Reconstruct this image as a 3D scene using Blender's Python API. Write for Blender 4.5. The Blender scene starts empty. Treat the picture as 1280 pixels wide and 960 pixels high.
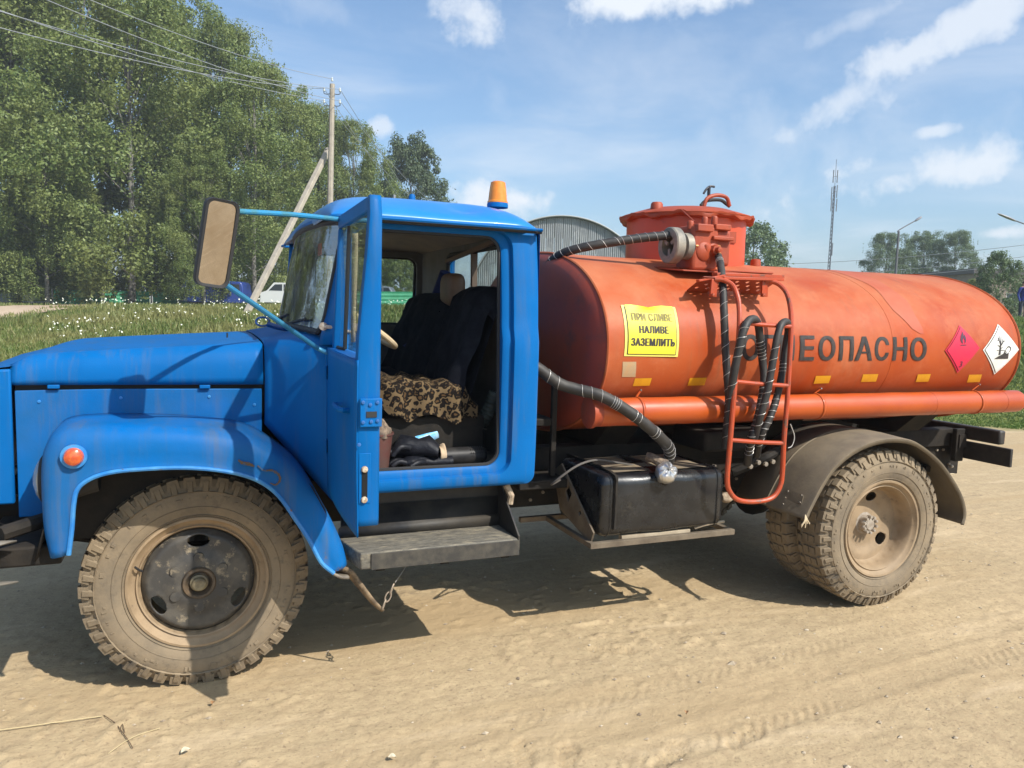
import bpy, bmesh, math, random
import numpy as np
from mathutils import Vector, Matrix, geometry

random.seed(7)
rng = np.random.default_rng(7)
scene = bpy.context.scene
C = scene.collection

# ------------------------------------------------------------------ camera
YAW, PITCH, ROLL, FOC = .3905, .0976, .029, 960.0
CAM = Vector((.003, -4.412, 1.715))
FWD = Vector((math.sin(YAW)*math.cos(PITCH), math.cos(YAW)*math.cos(PITCH), -math.sin(PITCH)))
_r = FWD.cross(Vector((0, 0, 1))).normalized()
_u = _r.cross(FWD)
RGT = _r*math.cos(ROLL) + _u*math.sin(ROLL)
UPV = -_r*math.sin(ROLL) + _u*math.cos(ROLL)
cd = bpy.data.cameras.new('camera')
cam = bpy.data.objects.new('camera', cd)
C.objects.link(cam)
cd.sensor_width = 36
cd.lens = 27
cd.clip_start = .05
cd.clip_end = 5000
mw = Matrix.Identity(4)
for i in range(3):
    mw[i][0], mw[i][1], mw[i][2], mw[i][3] = RGT[i], UPV[i], -FWD[i], CAM[i]
cam.matrix_world = mw
scene.camera = cam
scene.render.resolution_x = 1024
scene.render.resolution_y = 768
scene.view_settings.view_transform = 'Standard'
scene.view_settings.look = 'None'
scene.view_settings.exposure = 0.62
scene.view_settings.gamma = 1

def ray(px, py):
    return FWD + RGT*((px-640)/FOC) - UPV*((py-480)/FOC)
def U(px, py, ax, val):
    """survey point: where the sight line of the photograph meets a real plane"""
    d = ray(px, py)
    i = 'xyz'.index(ax)
    return CAM + d*((val-CAM[i])/d[i])
def W(px, py, D):
    return CAM + ray(px, py)*D
def proj(P):
    d = Vector(P)-CAM
    D = d.dot(FWD)
    return 640+FOC*d.dot(RGT)/D, 480-FOC*d.dot(UPV)/D

# ------------------------------------------------------------------ sun and sky
SUN = Vector((.50, -.85, 1.0)).normalized()
sl = bpy.data.lights.new('sun', 'SUN')
sl.energy = 4.0
sl.angle = math.radians(.5)
sl.color = (1, .95, .87)
so = bpy.data.objects.new('sun', sl)
C.objects.link(so)
so.rotation_euler = SUN.to_track_quat('Z', 'Y').to_euler()
so.location = (3, -6, 12)
world = bpy.data.worlds.new('World')
scene.world = world
world.use_nodes = True
wn = world.node_tree.nodes
wl = world.node_tree.links
wn.clear()
def N(t, nodes=wn, **k):
    n = nodes.new(t)
    for a, b in k.items():
        setattr(n, a, b)
    return n
sky = N('ShaderNodeTexSky', sky_type='NISHITA', sun_disc=False)
sky.sun_elevation = math.asin(SUN.z)
sky.sun_rotation = math.atan2(SUN.x, SUN.y)
sky.air_density = 1.0
sky.dust_density = 2.2
sky.ozone_density = 1.6
tc = N('ShaderNodeTexCoord')
def wmath(op, a, b=None, c=None, clamp=False):
    n = N('ShaderNodeMath', operation=op, use_clamp=clamp)
    for i, v in enumerate((a, b, c)):
        if v is None: continue
        if isinstance(v, (int, float)): n.inputs[i].default_value = v
        else: wl.new(v, n.inputs[i])
    return n.outputs[0]
def wvec(op, a, b):
    n = N('ShaderNodeVectorMath', operation=op)
    for i, v in enumerate((a, b)):
        if isinstance(v, (tuple, Vector)): n.inputs[i].default_value = tuple(v)
        else: wl.new(v, n.inputs[i])
    return n
dirv = tc.outputs['Generated']
sep = N('ShaderNodeSeparateXYZ'); wl.new(dirv, sep.inputs[0])
zc = wmath('MAXIMUM', sep.outputs[2], .04)
sx = wmath('DIVIDE', sep.outputs[0], wmath('ADD', zc, .12))
sy = wmath('DIVIDE', sep.outputs[1], wmath('ADD', zc, .12))
cmb = N('ShaderNodeCombineXYZ'); wl.new(sx, cmb.inputs[0]); wl.new(sy, cmb.inputs[1])
nz = N('ShaderNodeTexNoise'); wl.new(cmb.outputs[0], nz.inputs['Vector'])
nz.inputs['Scale'].default_value = 1.1; nz.inputs['Detail'].default_value = 8; nz.inputs['Roughness'].default_value = .58
nz.inputs['Distortion'].default_value = .5
nd = N('ShaderNodeTexNoise'); wl.new(dirv, nd.inputs['Vector'])
nd.inputs['Scale'].default_value = 13; nd.inputs['Detail'].default_value = 9; nd.inputs['Roughness'].default_value = .60
nfine = wmath('SUBTRACT', nd.outputs['Fac'], .5)
total = None
# cloud banks: direction (through the view), half width and height in radians, density
for (px, py, a, b, tilt, dens) in ((598, 18, .085, .040, .45, .8), (820, -2, .17, .030, .05, .95), (1180, 214, .165, .034, -.05, .85),
                                   (650, 250, .110, .028, .10, .95), (478, 158, .018, .013, 0, .65), (1130, 66, .10, .036, -.32, .78),
                                   (1060, 124, .10, .038, -.40, .64), (1215, 22, .09, .034, -.3, .78), (1250, 8, .08, .022, 0, .75), (750, 140, .13, .05, .12, .3), (1170, 163, .03, .010, 0, .7),
                                   (1245, 292, .035, .010, 0, .8), (1000, 170, .30, .14, 0, .30), (380, 8, .14, .03, .1, .25),
                                   (1080, 24, .12, .018, -.3, .5), (860, 60, .3, .08, .1, .22)):
    c = ray(px, py).normalized()
    t1 = RGT*math.cos(tilt) - UPV*math.sin(tilt)
    t2 = RGT*math.sin(tilt) + UPV*math.cos(tilt)
    t1 = (t1 - c*t1.dot(c)).normalized(); t2 = (t2 - c*t2.dot(c)).normalized()
    d1 = wvec('DOT_PRODUCT', dirv, t1/a).outputs['Value']
    d2 = wvec('DOT_PRODUCT', dirv, t2/b).outputs['Value']
    fr = wvec('DOT_PRODUCT', dirv, c).outputs['Value']
    r2 = wmath('ADD', wmath('MULTIPLY', d1, d1), wmath('MULTIPLY', d2, d2))
    g = wmath('SUBTRACT', 1.0, wmath('SQRT', r2))
    g = wmath('ADD', g, wmath('MULTIPLY', nfine, 3.6))
    mr = N('ShaderNodeMapRange', interpolation_type='SMOOTHSTEP'); wl.new(g, mr.inputs[0])
    mr.inputs[1].default_value = 0; mr.inputs[2].default_value = .95 if dens > .6 else 1.5; mr.inputs[4].default_value = dens
    m = wmath('MULTIPLY', mr.outputs[0], wmath('GREATER_THAN', fr, .3))
    total = m if total is None else wmath('MAXIMUM', total, m)
wisp = N('ShaderNodeMapRange', interpolation_type='SMOOTHSTEP'); wl.new(nz.outputs['Fac'], wisp.inputs[0])
wisp.inputs[1].default_value = .40; wisp.inputs[2].default_value = .80; wisp.inputs[3].default_value = .02; wisp.inputs[4].default_value = .5
total = wmath('MAXIMUM', total, wisp.outputs[0])
lowfade = N('ShaderNodeMapRange'); wl.new(sep.outputs[2], lowfade.inputs[0])
lowfade.inputs[1].default_value = -.01; lowfade.inputs[2].default_value = .05
total = wmath('MULTIPLY', total, lowfade.outputs[0], clamp=True)
mix = N('ShaderNodeMix', data_type='RGBA')
wl.new(total, mix.inputs['Factor'])
SKYC = N('ShaderNodeMix', data_type='RGBA', blend_type='MULTIPLY')
SKYC.inputs['Factor'].default_value = 1
wl.new(sky.outputs[0], SKYC.inputs['A']); SKYC.inputs['B'].default_value = (.80, .985, 1.10, 1)
wl.new(SKYC.outputs['Result'], mix.inputs['A'])
mix.inputs['B'].default_value = (5.3, 5.6, 6.0, 1)
bg = N('ShaderNodeBackground'); wl.new(mix.outputs['Result'], bg.inputs[0]); bg.inputs[1].default_value = .115
wo = N('ShaderNodeOutputWorld'); wl.new(bg.outputs[0], wo.inputs[0])

# ------------------------------------------------------------------ materials
MATS = {}
def mat(name, col, rough=.5, metal=0.0, col2=None, scale=4.0, lo=.4, hi=.65, col3=None, scale3=2.0, lo3=.6, hi3=.7,
        bump=0.0, bscale=40.0, coat=0.0, dust_glare=0.0, dust_glare_col=(.36, .27, .17), emis=None, alpha=None, spec=.5, dscale=3.0, stretch=None, rvar=0.0, streak=None):
    if name in MATS: return MATS[name]
    m = bpy.data.materials.new(name); m.use_nodes = True
    n, l = m.node_tree.nodes, m.node_tree.links
    p = n['Principled BSDF']
    p.inputs['Roughness'].default_value = rough
    p.inputs['Metallic'].default_value = metal
    p.inputs['Specular IOR Level'].default_value = spec
    p.inputs['Coat Weight'].default_value = coat
    t = n.new('ShaderNodeTexCoord')
    vec = t.outputs['Object']
    if stretch:
        mp = n.new('ShaderNodeMapping'); l.new(vec, mp.inputs[0]); mp.inputs['Scale'].default_value = stretch; vec = mp.outputs[0]
    def noise(s, det=6, rg=.6):
        q = n.new('ShaderNodeTexNoise'); l.new(vec, q.inputs['Vector'])
        q.inputs['Scale'].default_value = s; q.inputs['Detail'].default_value = det; q.inputs['Roughness'].default_value = rg
        return q.outputs['Fac']
    def rng_(src, a, b, o0=0.0, o1=1.0):
        q = n.new('ShaderNodeMapRange'); l.new(src, q.inputs[0])
        q.inputs[1].default_value = a; q.inputs[2].default_value = b; q.inputs[3].default_value = o0; q.inputs[4].default_value = o1
        return q.outputs[0]
    def mixc(f, a, b):
        q = n.new('ShaderNodeMix'); q.data_type = 'RGBA'; l.new(f, q.inputs['Factor'])
        if isinstance(a, tuple): q.inputs['A'].default_value = (*a, 1)
        else: l.new(a, q.inputs['A'])
        q.inputs['B'].default_value = (*b, 1)
        return q.outputs['Result']
    cur = col
    if col2: cur = mixc(rng_(noise(scale), lo, hi), cur, col2)
    if col3: cur = mixc(rng_(noise(scale3, 9, .7), lo3, hi3), cur, col3)
    if streak:
        mp2 = n.new('ShaderNodeMapping'); l.new(t.outputs['Object'], mp2.inputs[0]); mp2.inputs['Scale'].default_value = (1, .25, .07)
        q9 = n.new('ShaderNodeTexNoise'); l.new(mp2.outputs[0], q9.inputs['Vector']); q9.inputs['Scale'].default_value = streak[2]; q9.inputs['Detail'].default_value = 6; q9.inputs['Roughness'].default_value = .7
        m9 = n.new('ShaderNodeMath'); m9.operation = 'MULTIPLY'; l.new(rng_(q9.outputs['Fac'], .50, .68), m9.inputs[0]); l.new(rng_(noise(1.3, 4), .40, .60), m9.inputs[1])
        m8 = n.new('ShaderNodeMath'); m8.operation = 'MULTIPLY'; l.new(m9.outputs[0], m8.inputs[0]); m8.inputs[1].default_value = streak[1]
        cur = mixc(m8.outputs[0], cur, streak[0])
    if dust_glare > 0:
        g = n.new('ShaderNodeNewGeometry'); s_ = n.new('ShaderNodeSeparateXYZ'); l.new(g.outputs['Normal'], s_.inputs[0])
        up = rng_(s_.outputs[2], -.2, .9, .45, 1.0)
        dn = rng_(noise(dscale, 8, .65), .35, .62)
        q = n.new('ShaderNodeMath'); q.operation = 'MULTIPLY'; l.new(up, q.inputs[0]); l.new(dn, q.inputs[1])
        q2 = n.new('ShaderNodeMath'); q2.operation = 'MULTIPLY'; q2.use_clamp = True; l.new(q.outputs[0], q2.inputs[0]); q2.inputs[1].default_value = dust_glare
        cur = mixc(q2.outputs[0], cur, dust_glare_col)
        l.new(rng_(q2.outputs[0], 0, 1, rough, max(rough, .85)), p.inputs['Roughness'])
    elif rvar > 0:
        l.new(rng_(noise(scale*1.7, 8, .65), .3, .7, max(.02, rough-rvar), min(1, rough+rvar)), p.inputs['Roughness'])
    if isinstance(cur, tuple): p.inputs['Base Color'].default_value = (*cur, 1)
    else: l.new(cur, p.inputs['Base Color'])
    if bump > 0:
        b = n.new('ShaderNodeBump'); b.inputs['Strength'].default_value = 1; b.inputs['Distance'].default_value = bump
        l.new(noise(bscale, 8, .6), b.inputs['Height']); l.new(b.outputs[0], p.inputs['Normal'])
    if emis:
        p.inputs['Emission Color'].default_value = (*emis[:3], 1); p.inputs['Emission Strength'].default_value = emis[3]
    MATS[name] = m
    return m
def glassmat(name, tint=(.85, .9, .9), refl=.12, rough=.02, dirt=.10):
    m = bpy.data.materials.new(name); m.use_nodes = True
    n, l = m.node_tree.nodes, m.node_tree.links
    n.remove(n['Principled BSDF'])
    tr = n.new('ShaderNodeBsdfTransparent'); tr.inputs[0].default_value = (*tint, 1)
    gl = n.new('ShaderNodeBsdfGlossy'); gl.inputs['Roughness'].default_value = rough
    df = n.new('ShaderNodeBsdfDiffuse'); df.inputs[0].default_value = (.5, .5, .46, 1)
    lw = n.new('ShaderNodeLayerWeight'); pw = n.new('ShaderNodeMath'); pw.operation = 'POWER'; l.new(lw.outputs['Facing'], pw.inputs[0]); pw.inputs[1].default_value = 5.0; lw.inputs[0].default_value = .5
    mr = n.new('ShaderNodeMapRange'); l.new(pw.outputs[0], mr.inputs[0]); mr.inputs[3].default_value = refl; mr.inputs[4].default_value = .9
    mx = n.new('ShaderNodeMixShader'); l.new(mr.outputs[0], mx.inputs[0]); l.new(tr.outputs[0], mx.inputs[1]); l.new(gl.outputs[0], mx.inputs[2])
    t = n.new('ShaderNodeTexCoord'); nn = n.new('ShaderNodeTexNoise'); l.new(t.outputs['Object'], nn.inputs['Vector']); nn.inputs['Scale'].default_value = 6; nn.inputs['Detail'].default_value = 6
    m2 = n.new('ShaderNodeMapRange'); l.new(nn.outputs['Fac'], m2.inputs[0]); m2.inputs[1].default_value = .4; m2.inputs[2].default_value = .8; m2.inputs[4].default_value = dirt
    mx2 = n.new('ShaderNodeMixShader'); l.new(m2.outputs[0], mx2.inputs[0]); l.new(mx.outputs[0], mx2.inputs[1]); l.new(df.outputs[0], mx2.inputs[2])
    l.new(mx2.outputs[0], n['Material Output'].inputs[0])
    MATS[name] = m
    return m

TAN = (.36, .27, .17)
blue = mat('blue_paint', (.0004, .118, .372), .46, col2=(.0006, .100, .315), scale=3, lo=.35, hi=.7, col3=(.02, .14, .36), scale3=9, lo3=.62, hi3=.82, coat=.0, spec=.10, bump=.0018, bscale=7, rvar=.1, streak=((.10, .12, .13), .38, 22), dust_glare=.05, dust_glare_col=(.10, .17, .25), dscale=2.2)
blue_worn = mat('worn_blue_paint', (.0005, .114, .362), .46, col2=(.003, .100, .28), scale=5, lo=.4, hi=.7, col3=(.16, .09, .045), scale3=6, lo3=.655, hi3=.69, coat=.0, spec=.10, bump=.0030, bscale=6, rvar=.1, streak=((.11, .11, .10), .42, 20), dust_glare=.20, dust_glare_col=(.12, .15, .18), dscale=2.6)
blue_lip = mat('light_blue_scuffed_edge', (.015, .17, .50), .35, col2=(.06, .26, .52), scale=12, col3=(.2, .09, .04), scale3=9, lo3=.64, hi3=.67)
orange = mat('orange_paint', (.40, .064, .008), .44, col2=(.34, .048, .009), scale=2.0, lo=.40, hi=.62, col3=(.44, .105, .035), scale3=3.5, lo3=.50, hi3=.66, spec=.28, bump=.0022, bscale=5, rvar=.14, streak=((.20, .075, .035), .45, 26), dust_glare=.5, dust_glare_col=(.46, .19, .095), dscale=1.7)  # upward faces painted paler for sun glare and weather fading
orange_pipe = mat('orange_pipe_paint', (.44, .075, .009), .40, col2=(.37, .056, .010), scale=3, col3=(.45, .07, .03), scale3=11, lo3=.66, hi3=.74, coat=.2, bump=.001, bscale=12, rvar=.1)
orange_old = mat('old_orange_paint', (.35, .054, .014), .58, col2=(.27, .045, .018), scale=7, col3=(.16, .055, .03), scale3=13, lo3=.62, hi3=.74, bump=.0014, bscale=50)
orange_tube = mat('orange_tube_paint', (.44, .060, .015), .42, col2=(.36, .06, .022), scale=9, col3=(.13, .07, .045), scale3=16, lo3=.57, hi3=.66, bump=.001, bscale=60)
black = mat('black_paint', (.012, .012, .013), .55, col2=(.025, .022, .018), scale=6, dust_glare=.35, dust_glare_col=(.10, .08, .055), dscale=6, bump=.001, bscale=40)
chassis = mat('dirty_black_chassis', (.009, .0085, .008), .75, spec=.25, col2=(.022, .018, .014), scale=8, dust_glare=.4, dust_glare_col=(.06, .047, .034), dscale=7, bump=.002, bscale=40)
rubber = mat('black_rubber', (.02, .02, .021), .7, bump=.0005, bscale=80)
tyre_m = mat('dusty_tyre_rubber', (.14, .112, .078), .9, col2=(.235, .18, .115), scale=4, lo=.3, hi=.6, col3=(.05, .045, .04), scale3=14, lo3=.56, hi3=.75, bump=.002, bscale=60, dust_glare=.45, dust_glare_col=(.30, .225, .14), dscale=8)
rim_m = mat('tan_dusty_rim', (.33, .235, .14), .7, col2=(.24, .17, .10), scale=7, col3=(.12, .085, .055), scale3=15, lo3=.6, hi3=.72, bump=.001, bscale=50)
disc_m = mat('dark_scratched_wheel_disc', (.045, .042, .038), .55, col2=(.09, .08, .065), scale=9, lo=.45, hi=.62, col3=(.26, .21, .14), scale3=13, lo3=.56, hi3=.64, bump=.001, bscale=60)
step_m = mat('worn_step_metal', (.15, .135, .105), .75, col2=(.075, .068, .056), scale=22, lo=.42, hi=.66, col3=(.27, .23, .16), scale3=14, lo3=.5, hi3=.66, bump=.003, bscale=50, stretch=(1, 3, 3))
steel = mat('bare_steel', (.42, .41, .39), .35, metal=.8, col2=(.25, .22, .18), scale=12)
foil = mat('crumpled_foil', (.72, .72, .72), .28, metal=.85, bump=.006, bscale=45)
chrome = mat('mirror_glass', (.60, .55, .50), .02, metal=1, col2=(.50, .44, .38), scale=9)
glass = glassmat('clear_glass', refl=.05)
wglass = glassmat('windscreen_glass', (.8, .86, .86), .22, dirt=.34)  # dirt film raised to paint the sky's pale reflection into the glass
dark_cloth = mat('dark_cloth', (.008, .009, .014), .95, spec=.1, col2=(.018, .020, .026), scale=12, bump=.006, bscale=14)
grey_lining = mat('grey_cab_lining', (.17, .165, .155), .85, col2=(.12, .115, .10), scale=5)
brown_vinyl = mat('brown_vinyl', (.20, .11, .065), .5, col2=(.14, .08, .05), scale=6)
hose_m = mat('black_hose_rubber', (.013, .013, .014), .55, col2=(.030, .027, .024), scale=14, dust_glare=.35, dust_glare_col=(.09, .075, .058), dscale=10, bump=.002, bscale=30)
wire_m = mat('pale_binding_wire', (.55, .52, .48), .45, metal=.4)
arm_m = mat('teal_worn_tube', (.05, .20, .27), .45, col2=(.02, .24, .50), scale=6, lo=.4, hi=.55, col3=(.15, .05, .03), scale3=20, lo3=.64, hi3=.7)
guard_m = mat('dusty_grey_mudguard', (.135, .108, .074), .8, col2=(.17, .135, .088), scale=5, dust_glare=.8, dust_glare_col=(.21, .165, .105), dscale=5, bump=.0015, bscale=40)
tan_frame = mat('dusty_brown_angle_iron', (.16, .125, .085), .85, col2=(.10, .075, .05), scale=10, bump=.002, bscale=50)
yellow_m = mat('yellow_sign', (.72, .62, .02), .5, col2=(.66, .56, .03), scale=8)
ink = mat('black_print', (.022, .018, .016), .6, col2=(.05, .035, .03), scale=30)
ink_faded = mat('faded_black_print', (.16, .13, .04), .7, col2=(.35, .30, .07), scale=25)
reflect_m = mat('yellow_reflective_tape', (.70, .34, .01), .4, col2=(.62, .28, .01), scale=20)
tape_m = mat('faded_tan_sticker', (.42, .30, .17), .7, col2=(.50, .28, .12), scale=18)
red_m = mat('red_sign', (.62, .012, .055), .45, col2=(.55, .02, .05), scale=12)
white_m = mat('white_sign', (.75, .74, .70), .5, col2=(.62, .60, .54), scale=14)
cream = mat('cream_plastic', (.62, .50, .33), .4, col2=(.5, .38, .22), scale=12)
amber = mat('amber_lens', (.75, .20, .015), .18, coat=.5, col2=(.8, .28, .03), scale=20)
amber_dark = mat('dark_amber_lens', (.50, .07, .02), .2, coat=.5, col2=(.65, .14, .03), scale=60)

# ------------------------------------------------------------------ mesh building
def catmull(pts, k=6):
    P = [Vector(p) for p in pts]
    if len(P) < 3: return P
    P = [P[0]*2-P[1]] + P + [P[-1]*2-P[-2]]
    out = []
    for i in range(1, len(P)-2):
        for j in range(k):
            t = j/k
            a, b, c, d = P[i-1], P[i], P[i+1], P[i+2]
            out.append(.5*((2*b)+(c-a)*t+(2*a-5*b+4*c-d)*t*t+(3*b-a-3*c+d)*t**3))
    out.append(P[-2])
    return out
def frames(P):
    fr = []
    t0 = (P[1]-P[0]).normalized()
    n = t0.orthogonal().normalized()
    for i in range(len(P)):
        a = P[max(i-1, 0)]; b = P[min(i+1, len(P)-1)]
        t = (b-a)
        t = t.normalized() if t.length > 1e-9 else t0
        n = (n - t*n.dot(t))
        n = n.normalized() if n.length > 1e-6 else t.orthogonal().normalized()
        fr.append((P[i], n.copy(), t.cross(n)))
    return fr
class MB:
    def __init__(s): s.v = []; s.f = []
    def add(s, vs, fs):
        o = len(s.v)
        s.v += [tuple(v) for v in vs]
        s.f += [tuple(i+o for i in f) for f in fs]
        return s
    def box(s, x0, x1, y0, y1, z0, z1):
        vs = [(x, y, z) for x in (x0, x1) for y in (y0, y1) for z in (z0, z1)]
        return s.add(vs, [(0, 1, 3, 2), (4, 6, 7, 5), (0, 4, 5, 1), (2, 3, 7, 6), (0, 2, 6, 4), (1, 5, 7, 3)])
    def hexa(s, b, t):
        """four bottom points, four top points in the same order"""
        return s.add(list(b)+list(t), [(3, 2, 1, 0), (4, 5, 6, 7)]+[(i, (i+1) % 4, 4+(i+1) % 4, 4+i) for i in range(4)])
    def beam(s, a, b, w, h, up=(0, 0, 1)):
        a = Vector(a); b = Vector(b); t = (b-a).normalized(); u = Vector(up)
        sd = t.cross(u).normalized()*w/2; u = sd.cross(t).normalized()*h/2
        q = lambda p: [p-sd-u, p+sd-u, p+sd+u, p-sd+u]
        return s.hexa(q(a), q(b))
    def tube(s, pts, r, n=10, k=0, cap=True):
        P = catmull(pts, k) if k else [Vector(p) for p in pts]
        m = len(P)
        rr = r if callable(r) else ((lambda t: r[0]+(r[1]-r[0])*t) if isinstance(r, tuple) else (lambda t: r))
        vs = []
        for i, (p, a, b) in enumerate(frames(P)):
            R = rr(i/(m-1))
            vs += [p + (a*math.cos(2*math.pi*j/n)+b*math.sin(2*math.pi*j/n))*R for j in range(n)]
        fs = [(i*n+j, i*n+(j+1) % n, (i+1)*n+(j+1) % n, (i+1)*n+j) for i in range(m-1) for j in range(n)]
        if cap: fs += [tuple(range(n))[::-1], tuple((m-1)*n+j for j in range(n))]
        return s.add(vs, fs)
    def lathe(s, prof, c, axis='z', n=32, close=False, a0=0, a1=2*math.pi):
        """profile of (radius, height along axis)"""
        c = Vector(c); full = abs(a1-a0-2*math.pi) < 1e-6
        m = n if full else n+1
        vs = []
        for (r, h) in prof:
            for j in range(m):
                t = a0+(a1-a0)*j/n
                cs, sn = r*math.cos(t), r*math.sin(t)
                d = {'z': (cs, sn, h), 'y': (cs, h, sn), 'x': (h, cs, sn)}[axis]
                vs.append(c+Vector(d))
        L = len(prof); fs = []
        for i in range(L if close else L-1):
            for j in range(n):
                j2 = (j+1) % m
                i2 = (i+1) % L
                fs.append((i*m+j, i*m+j2, i2*m+j2, i2*m+j))
        return s.add(vs, fs)
    def cyl(s, a, b, r, n=16, r2=None):
        return s.tube([a, b], (r, r if r2 is None else r2), n)
    def grid(s, rows, wrap=False):
        n = len(rows[0]); vs = [p for r in rows for p in r]
        fs = []
        for i in range(len(rows)-1):
            for j in range(n if wrap else n-1):
                fs.append((i*n+j, i*n+(j+1) % n, (i+1)*n+(j+1) % n, (i+1)*n+j))
        return s.add(vs, fs)
    def prism(s, poly, fn, w0, w1, holes=()):
        loops = [poly]+list(holes)
        flat = [p for L in loops for p in L]
        tris = geometry.tessellate_polygon([[Vector((p[0], p[1], 0)) for p in L] for L in loops])
        n = len(flat)
        vs = [fn(p[0], p[1], w0) for p in flat]+[fn(p[0], p[1], w1) for p in flat]
        fs = [tuple(t) for t in tris]+[tuple(i+n for i in t)[::-1] for t in tris]
        o = 0
        for L in loops:
            for i in range(len(L)):
                a, b = o+i, o+(i+1) % len(L)
                fs.append((a, b, b+n, a+n))
            o += len(L)
        return s.add(vs, fs)
    def build(s, name, m, parent=None, smooth=35, bevel=0, bseg=2, solid=0, sub=0, kind=None, label=None, cat=None, group=None, org=None, fixn=True):
        me = bpy.data.meshes.new(name)
        o_ = Vector(org) if org is not None else (Vector(parent['_org']) if parent is not None and '_org' in parent else Vector())
        me.from_pydata([(v[0]-o_.x, v[1]-o_.y, v[2]-o_.z) for v in s.v], [], s.f)
        if fixn:
            bm = bmesh.new(); bm.from_mesh(me)
            bmesh.ops.remove_doubles(bm, verts=bm.verts, dist=1e-5)
            bmesh.ops.recalc_face_normals(bm, faces=bm.faces)
            bm.to_mesh(me); bm.free()
        if m is not None: me.materials.append(m)
        ob = bpy.data.objects.new(name, me)
        C.objects.link(ob)
        if smooth:
            me.shade_smooth()
            try: me.set_sharp_from_angle(angle=math.radians(smooth))
            except Exception: pass
        if solid:
            q = ob.modifiers.new('thickness', 'SOLIDIFY'); q.thickness = solid; q.offset = 0
        if bevel:
            q = ob.modifiers.new('bevel', 'BEVEL'); q.width = bevel; q.segments = bseg; q.limit_method = 'ANGLE'; q.angle_limit = math.radians(40); q.harden_normals = False
        if sub:
            q = ob.modifiers.new('subsurf', 'SUBSURF'); q.levels = sub; q.render_levels = sub
        if parent is not None: ob.parent = parent
        if org is not None: ob.location = org
        if parent is not None and '_org' in parent: ob['_org'] = parent['_org']
        tag(ob, label, cat, group, kind)
        return ob
def tag(o, label=None, cat=None, group=None, kind=None):
    if label: o['label'] = label
    if cat: o['category'] = cat
    if group: o['group'] = group
    if kind: o['kind'] = kind
    return o
def thing(name, label, cat, loc=(0, 0, 0), group=None, parent=None):
    o = bpy.data.objects.new(name, None); C.objects.link(o)
    o.location = loc
    o['_org'] = tuple(loc)
    o.empty_display_size = .2
    return tag(o, label, cat, group)
def sub(name, parent):
    """an Empty part that only gathers its sub-parts"""
    o = bpy.data.objects.new(name, None); C.objects.link(o); o.parent = parent
    if '_org' in parent: o['_org'] = parent['_org']
    return o
def copy_tree(o, parent=None):
    c = o.copy(); C.objects.link(c)
    c.parent = parent
    for ch in list(o.children): copy_tree(ch, c)
    return c
def rr(x0, x1, y0, y1, r, n=6):
    out = []
    for cx, cy, a in ((x1-r, y1-r, 0), (x0+r, y1-r, 90), (x0+r, y0+r, 180), (x1-r, y0+r, 270)):
        for i in range(n+1):
            t = math.radians(a+90*i/n)
            out.append((cx+r*math.cos(t), cy+r*math.sin(t)))
    return out
def sstep(a, b, x):
    t = min(1, max(0, (x-a)/(b-a)))
    return t*t*(3-2*t)
# ------------------------------------------------------------------ terrain
EA = np.array((-4.2, 15.0)); EB = np.array((11.0, 4.7))
_e = (EB-EA)/np.linalg.norm(EB-EA); EN = np.array((-_e[1], _e[0]))      # points away from the camera
_lat = rng.random((256, 256))
def vnoise(x, y, s):
    x = np.asarray(x)/s+1000.3; y = np.asarray(y)/s+777.7
    xi = np.floor(x).astype(int); yi = np.floor(y).astype(int)
    fx = x-xi; fy = y-yi
    fx = fx*fx*(3-2*fx); fy = fy*fy*(3-2*fy)
    a = _lat[xi % 256, yi % 256]; b = _lat[(xi+1) % 256, yi % 256]; c = _lat[xi % 256, (yi+1) % 256]; d = _lat[(xi+1) % 256, (yi+1) % 256]
    return (a*(1-fx)+b*fx)*(1-fy)+(c*(1-fx)+d*fx)*fy-.5
def fbm(x, y, s, o=4, g=.5):
    t = 0; a = 1
    for i in range(o):
        t = t+a*vnoise(x+i*17.1, y-i*9.3, s); s /= 2.03; a *= g
    return t
def edge_d(x, y):
    return (x-EA[0])*EN[0]+(y-EA[1])*EN[1]
def terrain(x, y):
    x = np.asarray(x, float); y = np.asarray(y, float)
    d = edge_d(x, y)
    t = np.clip((d+.5)/19, 0, 1); t = t*t*(3-2*t)
    A = np.clip(1.12+.028*(x+6), .9, 1.85)
    far = np.clip((d-20)/40, 0, 1)
    return t*A*(1-.12*far)+t*.10*vnoise(x, y, 3.1)*np.clip(1-far, .2, 1)
def tz(x, y): return float(terrain(x, y))
def near(x, y):
    f = 1/(1+np.exp(((np.hypot(x-1.5, y+1.5))-11)/1.5))
    h = fbm(x, y, .9, 3)*.012+fbm(x*1.0, y*1.6, .10, 4, .62)*.0045
    cl = np.maximum(0, fbm(x+40, y*1.2, .07, 3, .6)-.17)*.030
    tr = np.sin((y*1.0+.10*np.sin(x*.7)+.05*fbm(x, y, 1.5, 2))*9)*.003*np.clip(fbm(x, y, 2.2, 2)+.35, 0, 1)
    for (c0, amp_, slope) in ((-2.05, 1, .05), (-1.62, .6, .05), (1.9, 1, -.10)):
        yy = y-(c0+slope*x+.05*np.sin(x*.9+c0)); band = np.exp(-(yy/.085)**4)
        h = h*(1-.55*band*amp_)+band*amp_*(-.0035+.0030*np.sign(np.sin((x+np.abs(yy)*.9)*2*math.pi/.062))*np.clip(fbm(x, y, .5, 2)*3+.5, 0, 1))+amp_*.004*np.exp(-((np.abs(yy)-.115)/.03)**2)
    return (h+cl*np.clip(fbm(x, y, 1.2, 2)*2+.55, 0, 1)+tr)*f
FEET = []
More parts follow.
